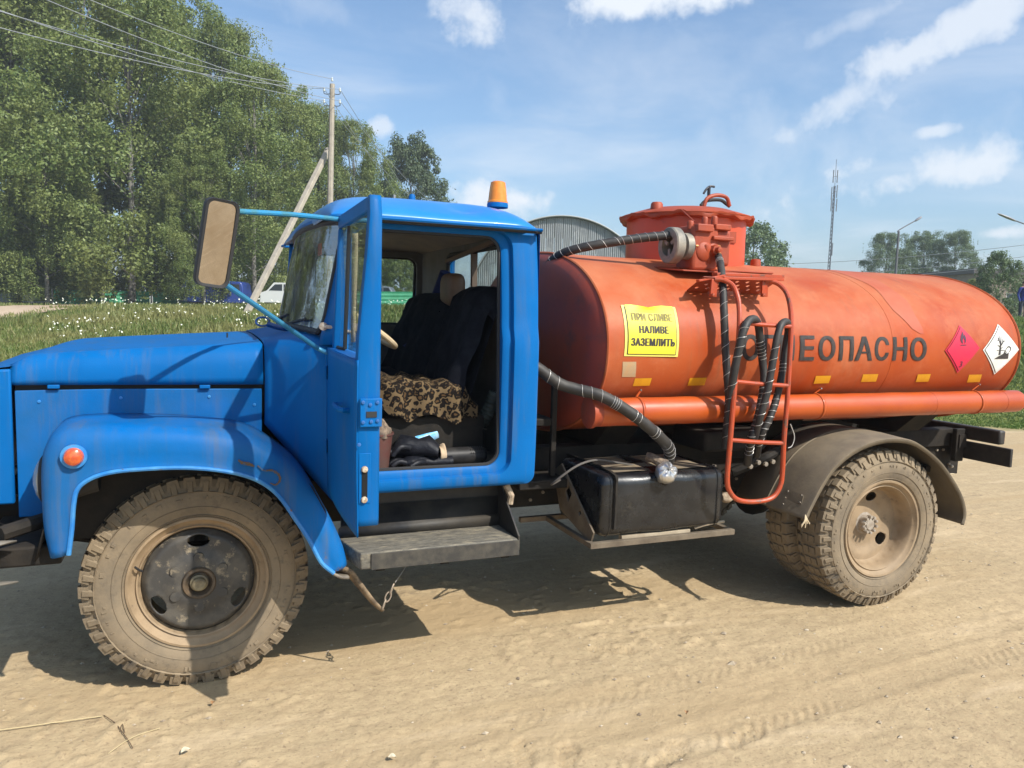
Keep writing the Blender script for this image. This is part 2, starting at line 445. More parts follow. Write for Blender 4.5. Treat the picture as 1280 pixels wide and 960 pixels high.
for px, py, ang, L in ((655, 946, 1.2, .27), (838, 944, .5, .29), (708, 950, 1.0, .27), (765, 812, -.4, .26), (930, 922, .3, .24)):
    g = U(px, py, 'z', 0); FEET.append((g.x, g.y, ang, L))
def feet(x, y):
    h = np.zeros_like(x)
    for (fx, fy, a, L) in FEET:
        u = (x-fx)*math.cos(a)+(y-fy)*math.sin(a); v = -(x-fx)*math.sin(a)+(y-fy)*math.cos(a)
        w = .048*(1-.25*np.cos(u/L*2*math.pi+.6))
        m = ((u/(L/2))**2+(v/w)**2)
        ins = 1/(1+np.exp((m-1)*9))
        h += ins*(-.006+.005*np.sign(np.sin(u*2*math.pi/.026)))+.004*np.exp(-((m-1.25)/.25)**2)
    return h
def axis_pts(lo, hi, step, far, grow=1.13):
    a = list(np.arange(lo, hi, step)); s = step
    b = [a[-1]]
    while b[-1] < far: s = min(s*grow, 45); b.append(b[-1]+s)
    s = step; c = [a[0]]
    while c[-1] > -far: s = min(s*grow, 45); c.append(c[-1]-s)
    return np.array(c[1:][::-1]+a+b[1:])
gx = axis_pts(-1.6, 5.6, .0145, 900, 1.06); gy = axis_pts(-3.0, .2, .0145, 900, 1.055)
GX, GY = np.meshgrid(gx, gy, indexing='ij')
GZ = terrain(GX, GY)+near(GX, GY)+feet(GX, GY)
pits = [(0, -.77), (0, .77), (3.77, -.99), (3.77, -.7), (3.77, .99), (3.77, .7)]
for a, b in pits:
    q = np.exp(-(((GX-a)/.14)**2+((GY-b)/.13)**2)**2); GZ = GZ*(1-q)+q*.004
me = bpy.data.meshes.new('ground')
nx, ny = GX.shape
co = np.stack([GX, GY, GZ], -1).reshape(-1, 3).astype(np.float32)
I = np.arange(nx*ny).reshape(nx, ny)
q = np.stack([I[:-1, :-1], I[1:, :-1], I[1:, 1:], I[:-1, 1:]], -1).reshape(-1, 4)
def fast_mesh(me, co, faces):
    nf, k = faces.shape
    me.vertices.add(len(co)); me.vertices.foreach_set('co', co.astype(np.float32).ravel())
    me.loops.add(nf*k); me.loops.foreach_set('vertex_index', faces.astype(np.int32).ravel())
    me.polygons.add(nf); me.polygons.foreach_set('loop_start', (np.arange(nf)*k).astype(np.int32))
    try: me.polygons.foreach_set('loop_total', np.full(nf, k, np.int32))
    except Exception: pass
    me.update(calc_edges=True); me.validate()
fast_mesh(me, co, q)
me.shade_smooth()
def ground_mat():
    m = bpy.data.materials.new('sandy_yard_and_field'); m.use_nodes = True
    n, l = m.node_tree.nodes, m.node_tree.links
    p = n['Principled BSDF']; p.inputs['Roughness'].default_value = .95; p.inputs['Specular IOR Level'].default_value = .15
    t = n.new('ShaderNodeTexCoord'); V = t.outputs['Object']
    def noise(s, det=6, rg=.6, sc=None, dist=0):
        v = V
        if sc:
            mp = n.new('ShaderNodeMapping'); l.new(V, mp.inputs[0]); mp.inputs['Scale'].default_value = sc; v = mp.outputs[0]
        q = n.new('ShaderNodeTexNoise'); l.new(v, q.inputs['Vector']); q.inputs['Scale'].default_value = s; q.inputs['Detail'].default_value = det; q.inputs['Roughness'].default_value = rg; q.inputs['Distortion'].default_value = dist
        return q.outputs['Fac']
    def mr(src, a, b, o0=0., o1=1.):
        q = n.new('ShaderNodeMapRange'); l.new(src, q.inputs[0])
        for i, v in zip((1, 2, 3, 4), (a, b, o0, o1)): q.inputs[i].default_value = v
        return q.outputs[0]
    def mth(op, a, b):
        q = n.new('ShaderNodeMath'); q.operation = op
        for i, v in enumerate((a, b)):
            if isinstance(v, (int, float)): q.inputs[i].default_value = v
            else: l.new(v, q.inputs[i])
        return q.outputs[0]
    def mx(f, a, b):
        q = n.new('ShaderNodeMix'); q.data_type = 'RGBA'; l.new(f, q.inputs['Factor'])
        for k, v in (('A', a), ('B', b)):
            if isinstance(v, tuple): q.inputs[k].default_value = (*v, 1)
            else: l.new(v, q.inputs[k])
        return q.outputs['Result']
    sand = mx(mr(noise(.8, 5), .35, .65), (.475, .362, .215), (.41, .312, .184))
    sand = mx(mr(noise(14, 8, .7), .40, .72), sand, (.34, .25, .15))
    sand = mx(mr(noise(55, 4, .6), .56, .75), sand, (.22, .16, .10))
    sand = mx(mr(noise(1.6, 6, .65, (.35, 1.6, 1), .6), .56, .72), sand, (.53, .41, .26))
    sand = mx(mr(noise(2.4, 9, .75, (.5, 1.8, 1)), .60, .72), sand, (.22, .17, .11))
    sand = mx(mr(noise(.55, 4, .5, (.25, 2.2, 1), .4), .52, .66), sand, (.385, .28, .158))
    grass = mx(mr(noise(.5, 6), .35, .65), (.11, .14, .03), (.19, .20, .05))
    grass = mx(mr(noise(9, 8, .7), .45, .7), grass, (.055, .085, .018))
    sp = n.new('ShaderNodeSeparateXYZ'); l.new(V, sp.inputs[0])
    d = mth('ADD', mth('MULTIPLY', sp.outputs[0], float(EN[0])), mth('MULTIPLY', sp.outputs[1], float(EN[1])))
    d = mth('SUBTRACT', d, float(EA @ EN))
    d = mth('ADD', d, mth('MULTIPLY', mth('SUBTRACT', noise(.9, 8, .7), .5), 2.0))
    msk = mr(d, -.2, .5)
    col = mx(msk, sand, grass)
    # thin weeds just before the turf
    weeds = mth('MULTIPLY', mr(noise(2.2, 8, .7), .60, .68), mr(d, -3.5, -.5))
    col = mx(weeds, col, (.14, .15, .05))
    l.new(col, p.inputs['Base Color'])
    b = n.new('ShaderNodeBump'); b.inputs['Distance'].default_value = .0075; b.inputs['Strength'].default_value = .8
    l.new(mth('ADD', noise(38, 10, .68), mth('MULTIPLY', noise(9, 6, .6, (.6, 1.5, 1)), 1.1)), b.inputs['Height']); l.new(b.outputs[0], p.inputs['Normal'])
    return m
me.materials.append(ground_mat())
go = bpy.data.objects.new('ground', me); C.objects.link(go); go['kind'] = 'structure'

# far dirt road crossing the field on the left
def strip(name, pts, width, lift, m, kind='structure'):
    P = catmull([(a, b, 0) for a, b in pts], 10)
    mb = MB(); rows = []
    for i, p in enumerate(P):
        t = (P[min(i+1, len(P)-1)]-P[max(i-1, 0)]).normalized(); nrm = Vector((-t.y, t.x, 0))
        w = width*(1+.12*math.sin(i*1.3))
        rows.append([(p.x+nrm.x*w*s, p.y+nrm.y*w*s, tz(p.x+nrm.x*w*s, p.y+nrm.y*w*s)+lift-.12*abs(s)**4) for s in np.linspace(-.5, .5, 9)])
    mb.grid(rows)
    return mb.build(name, m, kind=kind)
road_m = mat('pale_dirt_road', (.46, .35, .24), .95, col2=(.36, .25, .17), scale=.5, col3=(.26, .15, .11), scale3=.9, lo3=.55, hi3=.7, bump=.02, bscale=8)
p0 = W(-60, 402, 30); p1 = W(30, 402, 36); p2 = W(120, 396, 47); p3 = W(260, 390, 58)
strip('dirt_road', [(p0.x-12, p0.y-4), (p0.x, p0.y), (p1.x, p1.y), (p2.x, p2.y), (p3.x-3, p3.y+6)], 4.2, .10, road_m)

# ------------------------------------------------------------------ grass, daisies
def island_mat(name, c1, c2, c3, trans=.35, rough=.6, patch=None):
    m = bpy.data.materials.new(name); m.use_nodes = True
    n, l = m.node_tree.nodes, m.node_tree.links
    n.remove(n['Principled BSDF'])
    g = n.new('ShaderNodeNewGeometry')
    r = n.new('ShaderNodeValToRGB'); l.new(g.outputs['Random Per Island'], r.inputs[0])
    r.color_ramp.elements[0].color = (*c1, 1); r.color_ramp.elements[1].color = (*c3, 1)
    e = r.color_ramp.elements.new(.5); e.color = (*c2, 1)
    cur = r.outputs[0]
    if patch:
        t = n.new('ShaderNodeTexCoord'); q = n.new('ShaderNodeTexNoise'); l.new(t.outputs['Object'], q.inputs['Vector']); q.inputs['Scale'].default_value = patch[1]; q.inputs['Detail'].default_value = 3
        mr = n.new('ShaderNodeMapRange'); l.new(q.outputs['Fac'], mr.inputs[0]); mr.inputs[1].default_value = .42; mr.inputs[2].default_value = .62
        mx = n.new('ShaderNodeMix'); mx.data_type = 'RGBA'; l.new(mr.outputs[0], mx.inputs['Factor']); l.new(cur, mx.inputs['A']); mx.inputs['B'].default_value = (*patch[0], 1)
        cur = mx.outputs['Result']
    d = n.new('ShaderNodeBsdfDiffuse'); l.new(cur, d.inputs[0])
    t_ = n.new('ShaderNodeBsdfTranslucent'); l.new(cur, t_.inputs[0])
    gl = n.new('ShaderNodeBsdfGlossy'); gl.inputs['Roughness'].default_value = rough; gl.inputs[0].default_value = (.6, .65, .6, 1)
    m1 = n.new('ShaderNodeMixShader'); m1.inputs[0].default_value = trans; l.new(d.outputs[0], m1.inputs[1]); l.new(t_.outputs[0], m1.inputs[2])
    m2 = n.new('ShaderNodeMixShader'); m2.inputs[0].default_value = .05; l.new(m1.outputs[0], m2.inputs[1]); l.new(gl.outputs[0], m2.inputs[2])
    l.new(m2.outputs[0], n['Material Output'].inputs[0])
    return m
def field_samples(n, px0, px1, D0, D1, dmin=-.3, jitter=1.1):
    out = []
    px = rng.uniform(px0, px1, n); D = 1/rng.uniform(1/D1, 1/D0, n)
    r = np.array(RGT); f = np.array(FWD); c = np.array(CAM)
    x = c[0]+D*(f[0]+r[0]*(px-640)/FOC); y = c[1]+D*(f[1]+r[1]*(px-640)/FOC)
    d = edge_d(x, y)+jitter*vnoise(x, y, 1.3)
    k = d > dmin
    return x[k], y[k], D[k]
def blades(name, n, regs, hmin, hmax, m):
    X, Y, D = [], [], []
    for (k, reg) in regs:
        a, b, c = field_samples(int(n*k), *reg); X.append(a); Y.append(b); D.append(c)
    X = np.concatenate(X); Y = np.concatenate(Y); D = np.concatenate(D)
    # keep the road clear
    Rp = [(p0.x, p0.y), (p1.x, p1.y), (p2.x, p2.y), (p3.x-3, p3.y+6)]
    keep = np.ones(len(X), bool)
    for (ax, ay), (bx, by) in zip(Rp[:-1], Rp[1:]):
        t = np.clip(((X-ax)*(bx-ax)+(Y-ay)*(by-ay))/((bx-ax)**2+(by-ay)**2), 0, 1)
        keep &= np.hypot(X-ax-t*(bx-ax), Y-ay-t*(by-ay)) > 1.9
    X, Y, D = X[keep], Y[keep], D[keep]
    Z = terrain(X, Y); n = len(X)
    # low sparse turf by the yard, taller meadow behind
    e = np.clip(edge_d(X, Y)/9, .25, 1)
    hgt = (hmin+(hmax-hmin)*rng.random(n)**1.6)*e*(.7+.9*(vnoise(X, Y, 2.5)+.5))
    w = .010+.0011*D*(.6+.8*rng.random(n))
    th = rng.uniform(0, math.pi, n); lean = rng.normal(0, .33, (n, 2))*hgt[:, None]
    a = np.stack([X-w*np.cos(th), Y-w*np.sin(th), Z-.02], -1); b = np.stack([X+w*np.cos(th), Y+w*np.sin(th), Z-.02], -1)
    t = np.stack([X+lean[:, 0], Y+lean[:, 1], Z+hgt], -1)
    co = np.stack([a, b, t], 1).reshape(-1, 3)
    me = bpy.data.meshes.new(name); fast_mesh(me, co, np.arange(n*3).reshape(-1, 3)); me.materials.append(m)
    o = bpy.data.objects.new(name, me); C.objects.link(o)
    return o
grass_m = island_mat('meadow_grass', (.085, .135, .022), (.15, .20, .04), (.30, .27, .10), .35, patch=((.24, .23, .075), .35))
g = blades('grass', 200000, ((.78, (-60, 560, 12, 62)), (.18, (560, 1000, 11, 55)), (.02, (-500, -60, 11, 60))), .06, .25, grass_m)
tag(g, 'meadow grass growing in front of the trees', 'grass', kind='stuff')
lawn_m = island_mat('short_green_grass', (.07, .15, .018), (.12, .20, .03), (.17, .23, .06), .35, patch=((.14, .19, .05), .5))
g = blades('grass', 110000, ((.85, (1000, 1320, 7, 40)), (.15, (1320, 1700, 9, 40))), .05, .14, lawn_m)
tag(g, 'short green grass on the bank behind the rear of the truck', 'grass', kind='stuff')
X, Y, D = field_samples(1700, 60, 560, 17, 50, 3, 1)
k = (vnoise(X, Y, 3.0)+.55*vnoise(X, Y, 1.1)) > .06
px_ = X*0
X, Y, D = X[k], Y[k], D[k]; Z = terrain(X, Y)+.22+.28*rng.random(len(X))
s = .007+.00055*D
n_ = len(X); ang = rng.uniform(0, 6.28, n_)
tl = rng.normal(0, .45, (n_, 2))
cs, sn = np.cos(ang), np.sin(ang)
q4 = []
for a, b in ((-1, -1), (1, -1), (1, 1), (-1, 1)):
    dx = (a*cs-b*sn)*s; dy = (a*sn+b*cs)*s
    q4.append(np.stack([X+dx, Y+dy, Z+dx*tl[:, 0]+dy*(tl[:, 1]+.5)], -1))
co = np.stack(q4, 1).reshape(-1, 3)
me = bpy.data.meshes.new('daisies'); fast_mesh(me, co, np.arange(n_*4).reshape(-1, 4)); me.materials.append(mat('daisy_white', (.62, .62, .50), .7))
o = bpy.data.objects.new('daisies', me); C.objects.link(o); tag(o, 'white daisies scattered through the meadow behind the truck', 'flowers', kind='stuff')

# ------------------------------------------------------------------ trees
leaf_birch = island_mat('birch_leaves', (.10, .155, .036), (.18, .240, .060), (.29, .335, .10), .42, patch=((.22, .255, .07), .22))
leaf_dark = island_mat('dark_leaves', (.040, .070, .028), (.07, .105, .038), (.11, .14, .06), .25)
leaf_hazed = island_mat('haze_tinted_leaves', (.095, .15, .065), (.14, .195, .085), (.20, .25, .12), .3)  # distance haze mixed into these leaf colours
bark_b = mat('birch_bark', (.20, .19, .17), .85, col2=(.10, .09, .08), scale=3, lo=.45, hi=.6, stretch=(1, 1, 3))
bark_d = mat('dark_bark', (.09, .07, .05), .9, col2=(.15, .12, .09), scale=6, bump=.02, bscale=20)
def crown_mesh(name, seed, H, R, clumps, per, leaf, droop, low=.16, pw=.85, lumpy=.25):
    r = np.random.default_rng(seed)
    cs = []
    while len(cs) < clumps:
        h = low+(1-low)*r.random()
        s = (h-low)/(1-low)
        env = R*(math.sin(math.pi*min(1, s**pw*.79+.14))**.70)
        a = r.random()*2*math.pi
        env *= 1+lumpy*math.sin(a*3+seed+s*5)+lumpy*.6*math.sin(a*7+s*11+seed*2)
        rad = env*(.45+.55*r.random()**.45)
        cs.append((rad*math.cos(a), rad*math.sin(a), h*H, .5+.75*r.random()))
    cs = np.array(cs)
    n = clumps*per
    idx = np.repeat(np.arange(clumps), per)
    v = r.normal(0, 1, (n, 3)); v /= np.linalg.norm(v, axis=1)[:, None]
    rad = cs[idx, 3]*(.35+.65*r.random(n)**.5)*R/5
    P = cs[idx, :3]+v*rad[:, None]*np.array((1, 1, .8))
    # hanging strands
    st = r.random(n) < droop
    key = (np.floor(r.random(n)*14)).astype(int)+idx*14
    ka = r.normal(0, 1, (clumps*14, 2))
    P[st, 0] = cs[idx[st], 0]+ka[key[st], 0]*cs[idx[st], 3]*R/5*.62+r.normal(0, .05, st.sum())
    P[st, 1] = cs[idx[st], 1]+ka[key[st], 1]*cs[idx[st], 3]*R/5*.62+r.normal(0, .05, st.sum())
    P[st, 2] = cs[idx[st], 2]+.3-r.random(st.sum())*(1.1+1.0*ka[key[st], 0]**2*.4)
    P[:, 2] = np.maximum(P[:, 2], low*H*.55)
    sz = leaf*(.6+.8*r.random(n))
    nrm = v+r.normal(0, .55, (n, 3))+np.array((0, 0, .35)); nrm /= np.linalg.norm(nrm, axis=1)[:, None]
    t = np.cross(nrm, r.normal(0, 1, (n, 3))); t /= np.linalg.norm(t, axis=1)[:, None]
    b = np.cross(nrm, t)
    a_ = P+t*sz[:, None]; c_ = P-t*sz[:, None]; b_ = P+b*(sz*.5)[:, None]; d_ = P-b*(sz*.5)[:, None]
    co = np.stack([a_, b_, c_, d_], 1).reshape(-1, 3)
    me = bpy.data.meshes.new(name); fast_mesh(me, co, np.arange(n*4).reshape(-1, 4))
    tb = MB(); tb.tube([(0, 0, -.3), (.1*R/5, .05, H*.3), (-.1, .1, H*.62), (0, 0, H*.93)], (.20*H/20+.04, .03), 9, 5)
    for i in range(0, clumps, max(1, clumps//26)):
        c = cs[i]; z0 = c[2]*.72-.4
        if z0 < 1.2: continue
        tb.tube([(0, 0, z0), (c[0]*.5, c[1]*.5, z0+(c[2]-z0)*.7), (c[0], c[1], c[2])], (.04*H/20+.01, .008), 5, 3)
    tm = bpy.data.meshes.new(name+'_trunk'); tm.from_pydata([tuple(x) for x in tb.v], [], tb.f); tm.shade_smooth()
    return me, tm, H
B1 = crown_mesh('birch_crown', 3, 22, 5.0, 250, 400, .094, .55, .06, .85, .34)
B2 = crown_mesh('birch_crown', 5, 21, 4.7, 225, 400, .094, .60, .07, .8, .36)
B3 = crown_mesh('birch_crown', 9, 18, 4.8, 220, 400, .090, .55, .05, .75, .34)
D1 = crown_mesh('broad_crown', 13, 16, 5.4, 260, 190, .135, .05, .14, .8, .18)
S1 = crown_mesh('small_crown', 17, 9, 3.4, 150, 120, .13, .45, .05, .75)
def tree(name, kind, leafm, bark, px, top, D, label, group, wide=1.0, yaw=0, base=None):
    p = W(px, 400, D); z0 = tz(p.x, p.y) if base is None else base
    ztop = W(px, top, D).z
    me, tm, H = kind
    s = (ztop-z0)/H
    root = thing(name, label, 'tree', (p.x, p.y, z0), group)
    for nm, mesh, mt in (('crown', me, leafm), ('trunk', tm, bark)):
        mm = mesh
        if not mm.materials: mm.materials.append(mt)
        o = bpy.data.objects.new(nm, mm); C.objects.link(o); o.parent = root
        if mm.materials[0] != mt:
            o.material_slots[0].link = 'OBJECT'; o.material_slots[0].material = mt
        o.scale = (s*wide, s*wide, s); o.rotation_euler.z = yaw
    return root
GB = 'birches in the row behind the field'
for i, a in enumerate((
    (B1, -70, -150, 58, 'tall birch at the left border of the photo, its trunk outside the frame', 1.15),
    (B2, 22, -95, 54, 'leftmost tall birch over the grey wall, crown running off the top of the photo', 1.15),
    (B1, 108, -70, 60, 'tall dense birch behind the left end of the green fence', 1.1),
    (B3, 165, -8, 52, 'broad pale birch in the middle of the row, in front of its neighbours', 1.05),
    (B2, 222, 6, 62, 'high birch with a narrow top just left of the first dip in the row', .85),
    (B1, 283, 44, 60, 'birch with a rounded lone top above the side mirror', .92),
    (B3, 318, 96, 54, 'lower birch filling the row above the mirror bar', 1.0),
    (B2, 362, 122, 66, 'birch directly left of the concrete pole', 1.05),
    (B1, 398, 140, 68, 'birch standing behind the concrete pole', .85),
    (B3, 440, 160, 66, 'last birch of the row, right of the concrete pole', .85),
    (B3, 60, 150, 49, 'low bushy birch hanging over the dirt road', 1.0),
    (B2, 255, 190, 50, 'low birch right behind the side mirror', 1.15))):
    tree('birch_tree', a[0], leaf_birch, bark_b, a[1], a[2], a[3], a[4], GB, a[5], i*1.7)
tree('broadleaf_tree', D1, leaf_dark, bark_d, 512, 180, 78, 'dark round broadleaf tree rising behind the cab roof', None, .72, .4)
tree('broadleaf_tree', D1, leaf_birch, bark_d, 500, 300, 62, 'bright green tree seen through the far window of the cab', None, .8, 2.4)
GR = 'trees beyond the tank on the right'
tree('birch_tree', S1, leaf_hazed, bark_b, 938, 283, 60, 'haze-tinted tree half hidden by the tank dome', GR, 1.05, 0)
tree('birch_tree', B3, leaf_hazed, bark_b, 1103, 293, 90, 'leftmost of the three drooping birches beside the street lamp', GR, 1.15, 1)
tree('birch_tree', B2, leaf_hazed, bark_b, 1148, 291, 94, 'middle one of the three drooping birches beside the street lamp', GR, 1.25, 2)
tree('birch_tree', B1, leaf_hazed, bark_b, 1187, 291, 88, 'rightmost of the three drooping birches beside the street lamp', GR, 1.2, 4)
tree('birch_tree', S1, leaf_hazed, bark_b, 1244, 316, 42, 'small loose tree in front of the long dark roof', GR, .85, 3)
tree('broadleaf_tree', D1, leaf_birch, bark_d, 1215, 350, 48, 'low bushy tree showing just above the rear of the tank', GR, .8, 5)
tree('broadleaf_tree', D1, leaf_dark, bark_d, 640, 350, 110, 'dark tree hidden between the cab and the hangar', None, .9, 1)

# ------------------------------------------------------------------ buildings, fence, poles
def at(px, D):
    p = W(px, 400, D); return Vector((p.x, p.y, tz(p.x, p.y)))
def horiz():
    f = Vector((FWD.x, FWD.y, 0)).normalized(); r = Vector((RGT.x, RGT.y, 0)).normalized(); return f, r
FH, RH = horiz()
metal_wall = mat('grey_corrugated_sheet', (.27, .285, .29), .55, metal=.2, col2=(.20, .21, .215), scale=1.2, col3=(.33, .34, .34), scale3=.6, lo3=.5, hi3=.6)
hr = 5.75; hp = at(700, 48)
hz = tz(hp.x, hp.y)-.1
hangar = thing('arched_hangar', 'grey corrugated metal hangar with a round roof behind the tank front', 'hangar', (hp.x, hp.y, hz))
# end wall made of separate upright sheets
hn = 22
for i in range(hn):
    a = -hr+.06+(2*hr-.12)*i/hn; b = a+(2*hr-.12)/hn-.02
    mb = MB(); m_ = 4; pts = []
    for j in range(m_*4+1):
        t = a+(b-a)*j/(m_*4); dep = .035 if (j % 4) in (1, 2) else 0
        pts.append((t, dep))
    rows = []
    for z in range(2):
        row = []
        for (t, dep) in pts:
            zz = 0 if z == 0 else math.sqrt(max(.01, (hr-.03)**2-t*t))
            P = hp+RH*t+FH*(-dep+.01*(i % 2)); row.append((P.x, P.y, hz+zz))
        rows.append(row)
    mb.grid(rows); mb.build('wall_sheet', metal_wall, hangar, smooth=0, fixn=False)
mb = MB(); rows = []
for dd in (-.22, 14):
    rows.append([tuple(hp+RH*(hr+.06)*math.cos(t)+FH*dd+Vector((0, 0, (hr+.06)*math.sin(t)+hz-hp.z))) for t in np.linspace(0, math.pi, 41)])
mb.grid(rows); mb.build('roof', mat('dull_roof_metal', (.30, .30, .29), .6, metal=.2, col2=(.22, .2, .18), scale=2), hangar, solid=.08)
mb = MB()
mb.lathe([(hr+.02, 0), (hr+.10, 0)], (0, 0, 0), 'y', 40, a0=0, a1=math.pi)
mb.v = [tuple(hp+RH*v[0]+FH*-.24+Vector((0, 0, v[2]+hz-hp.z))) for v in mb.v]
mb.build('edge_trim', mat('pale_trim', (.36, .37, .37), .6), hangar, solid=.05)

def house(name, label, cat, px0, px1, D, top, roofh, depth, wallm, roofm, windows=(), pitched=False, over=.3):
    a = at(px0, D); b = at(px1, D); z0 = min(a.z, b.z)-.3
    ztop = W((px0+px1)/2, top, D).z
    org = ((a.x+b.x)/2, (a.y+b.y)/2, z0)
    h = thing(name, label, cat, org)
    L = (Vector((b.x, b.y, 0))-Vector((a.x, a.y, 0))); ln = L.length; L.normalize(); Dn = Vector((-L.y, L.x, 0))
    A0 = Vector((a.x, a.y, 0))
    P = lambda s, d, z: tuple(A0+L*s+Dn*d+Vector((0, 0, z)))
    holes = [[(s0, z0+q0), (s1, z0+q0), (s1, z0+q1), (s0, z0+q1)] for (s0, s1, q0, q1) in windows]
    mb = MB(); mb.prism([(0, z0), (ln, z0), (ln, ztop-roofh), (0, ztop-roofh)], lambda u, v, w: P(u, w, v), 0, .3, holes)
    for (s0, s1) in ((0, .3), (ln-.3, ln)):
        mb.hexa([P(s0, .3, z0), P(s1, .3, z0), P(s1, depth, z0), P(s0, depth, z0)], [P(s0, .3, ztop-roofh), P(s1, .3, ztop-roofh), P(s1, depth, ztop-roofh), P(s0, depth, ztop-roofh)])
    mb.hexa([P(.3, depth-.3, z0), P(ln-.3, depth-.3, z0), P(ln-.3, depth, z0), P(.3, depth, z0)], [P(.3, depth-.3, ztop-roofh), P(ln-.3, depth-.3, ztop-roofh), P(ln-.3, depth, ztop-roofh), P(.3, depth, ztop-roofh)])
    mb.build('wall', wallm, h, smooth=0)
    mb = MB(); e = over; zb = ztop-roofh+.003
    if pitched:
        for s in (-e, ln+e): pass
        lo = [P(-e, -e, zb), P(ln+e, -e, zb), P(ln+e, depth+e, zb), P(-e, depth+e, zb)]
        hi = [P(-e, depth/2-.05, ztop), P(ln+e, depth/2-.05, ztop), P(ln+e, depth/2+.05, ztop), P(-e, depth/2+.05, ztop)]
        mb.hexa(lo, hi)
    else:
        mb.hexa([P(-e, -e, zb), P(ln+e, -e, zb), P(ln+e, depth+e, zb), P(-e, depth+e, zb)], [P(-e, -e, ztop), P(ln+e, -e, ztop), P(ln+e, depth+e, ztop), P(-e, depth+e, ztop)])
    mb.build('roof', roofm, h, smooth=0)
    for (s0, s1, q0, q1) in windows:
        w = MB(); w.prism([(s0+.003, z0+q0+.003), (s1-.003, z0+q0+.003), (s1-.003, z0+q1-.003), (s0+.003, z0+q1-.003)], lambda u, v, w_: P(u, w_, v), .08, .14, [[(s0+.09, z0+q0+.09), (s1-.09, z0+q0+.09), (s1-.09, z0+q1-.09), (s0+.09, z0+q1-.09)]])
        f = w.build('window', mat('white_window_frame', (.6, .6, .58), .5), h, smooth=0)
        w = MB(); w.hexa([P(s0+.09, .10, z0+q0+.09), P(s1-.09, .10, z0+q0+.09), P(s1-.09, .12, z0+q0+.09), P(s0+.09, .12, z0+q0+.09)], [P(s0+.09, .10, z0+q1-.09), P(s1-.09, .10, z0+q1-.09), P(s1-.09, .12, z0+q1-.09), P(s0+.09, .12, z0+q1-.09)])
        w.build('pane', mat('dark_pane', (.04, .05, .06), .1), f, smooth=0)
    return h
brown_wall = mat('brown_weathered_wall', (.26, .20, .15), .85, col2=(.18, .14, .11), scale=.8)
dark_roof = mat('dark_flat_roof', (.09, .08, .078), .8)
house('long_shed', 'long low brown building with a dark flat roof beyond the rear of the tank', 'building', 1214, 1500, 70, 340, .45, 9, brown_wall, dark_roof,
      [(s, s+1.6, 1.9, 3.1) for s in (3.0, 7.0, 11.0, 15.0, 19.0)])
house('white_house', 'white walled house with a pitched roof behind the birches', 'house', 188, 252, 76, 318, 1.9, 7, mat('white_render', (.62, .64, .66), .8, col2=(.5, .52, .54), scale=.7),
      mat('grey_sheet_roof', (.42, .45, .48), .6, col2=(.34, .36, .38), scale=.8), [(1.0, 2.0, 1.3, 2.5), (3.3, 4.3, 1.3, 2.5)], True)
house('grey_barn', 'grey low barn wall behind the birches at the left border', 'barn', -120, 66, 72, 338, 1.6, 8, mat('grey_wall', (.33, .33, .34), .85, col2=(.25, .25, .26), scale=1), dark_roof, [(6, 7.2, 1.0, 2.0)], True)

# green panel fence
green_m = mat('green_fence_paint', (.035, .26, .12), .55, col2=(.05, .32, .17), scale=1.5)
post_m = mat('grey_fence_post', (.2, .2, .19), .8)
def fence(px0, px1, D0, D1, label, hgt=1.15):
    a = at(px0, D0); b = at(px1, D1)
    f = thing('panel_fence', label, 'fence', tuple(a))
    L = Vector((b.x-a.x, b.y-a.y, 0)); n = max(2, int(L.length/2.5)); L.normalize(); st = (Vector((b.x, b.y, 0))-Vector((a.x, a.y, 0))).length/n
    nr = Vector((-L.y, L.x, 0))
    for i in range(n):
        p = Vector((a.x, a.y, 0))+L*st*i; q = Vector((a.x, a.y, 0))+L*(st*(i+1)-.12)
        p = p+L*.10
        zp, zq = tz(p.x, p.y), tz(q.x, q.y)
        mb = MB(); rows = []
        for k in range(9):
            z = .08+hgt*k/8; off = nr*(.025 if k % 2 else 0)
            rows.append([tuple(p+off+Vector((0, 0, zp+z))), tuple(q+off+Vector((0, 0, zq+z)))])
        mb.grid(rows); mb.build('fence_panel', green_m, f, smooth=0, solid=.012, fixn=False)
    for i in range(n+1):
        p = Vector((a.x, a.y, 0))+L*st*i; z = tz(p.x, p.y)
        MB().box(p.x-.04, p.x+.04, p.y-.04, p.y+.04, z-.2, z+hgt+.16).build('fence_post', post_m, f, smooth=0)
    return f
fence(66, 300, 50, 56, 'low green sheet panel fence under the birches left of the mirror', .95)
fence(420, 575, 50, 54, 'low green panel fence seen through the far window of the cab', 1.0)

# concrete pole with strut
conc = mat('pole_concrete', (.40, .35, .28), .85, col2=(.30, .26, .21), scale=3, bump=.004, bscale=30)
PD = 36
base = at(411, PD); topz = W(414, 113, PD).z
pole = thing('utility_pole', 'concrete power pole with a leaning strut and insulators above the cab', 'power pole', tuple(base))
MB().tube([tuple(base-Vector((0, 0, .3))), tuple(Vector((base.x, base.y, base.z+4))+RH*.02), tuple(Vector((base.x, base.y, topz))+RH*.10)], (.17, .115), 8).build('pole_shaft', conc, pole, smooth=20)
sb = at(304, 31.5); sb.z = W(304, 391, 31.5).z-.3
st_top = W(411, 186, PD-.1)
MB().beam(sb, st_top, .24, .20).build('strut', conc, pole, bevel=.02)
MB().tube([st_top+Vector((-.17, -.1, -.05)), st_top+Vector((.17, -.1, -.05))], .05, 8).build('clamp', mat('dark_steel', (.08, .08, .08), .5, metal=.5), pole)
ins_m = mat('white_insulator', (.55, .58, .56), .25)
hook_m = mat('hook_steel', (.10, .10, .10), .5, metal=.4)
inss = []
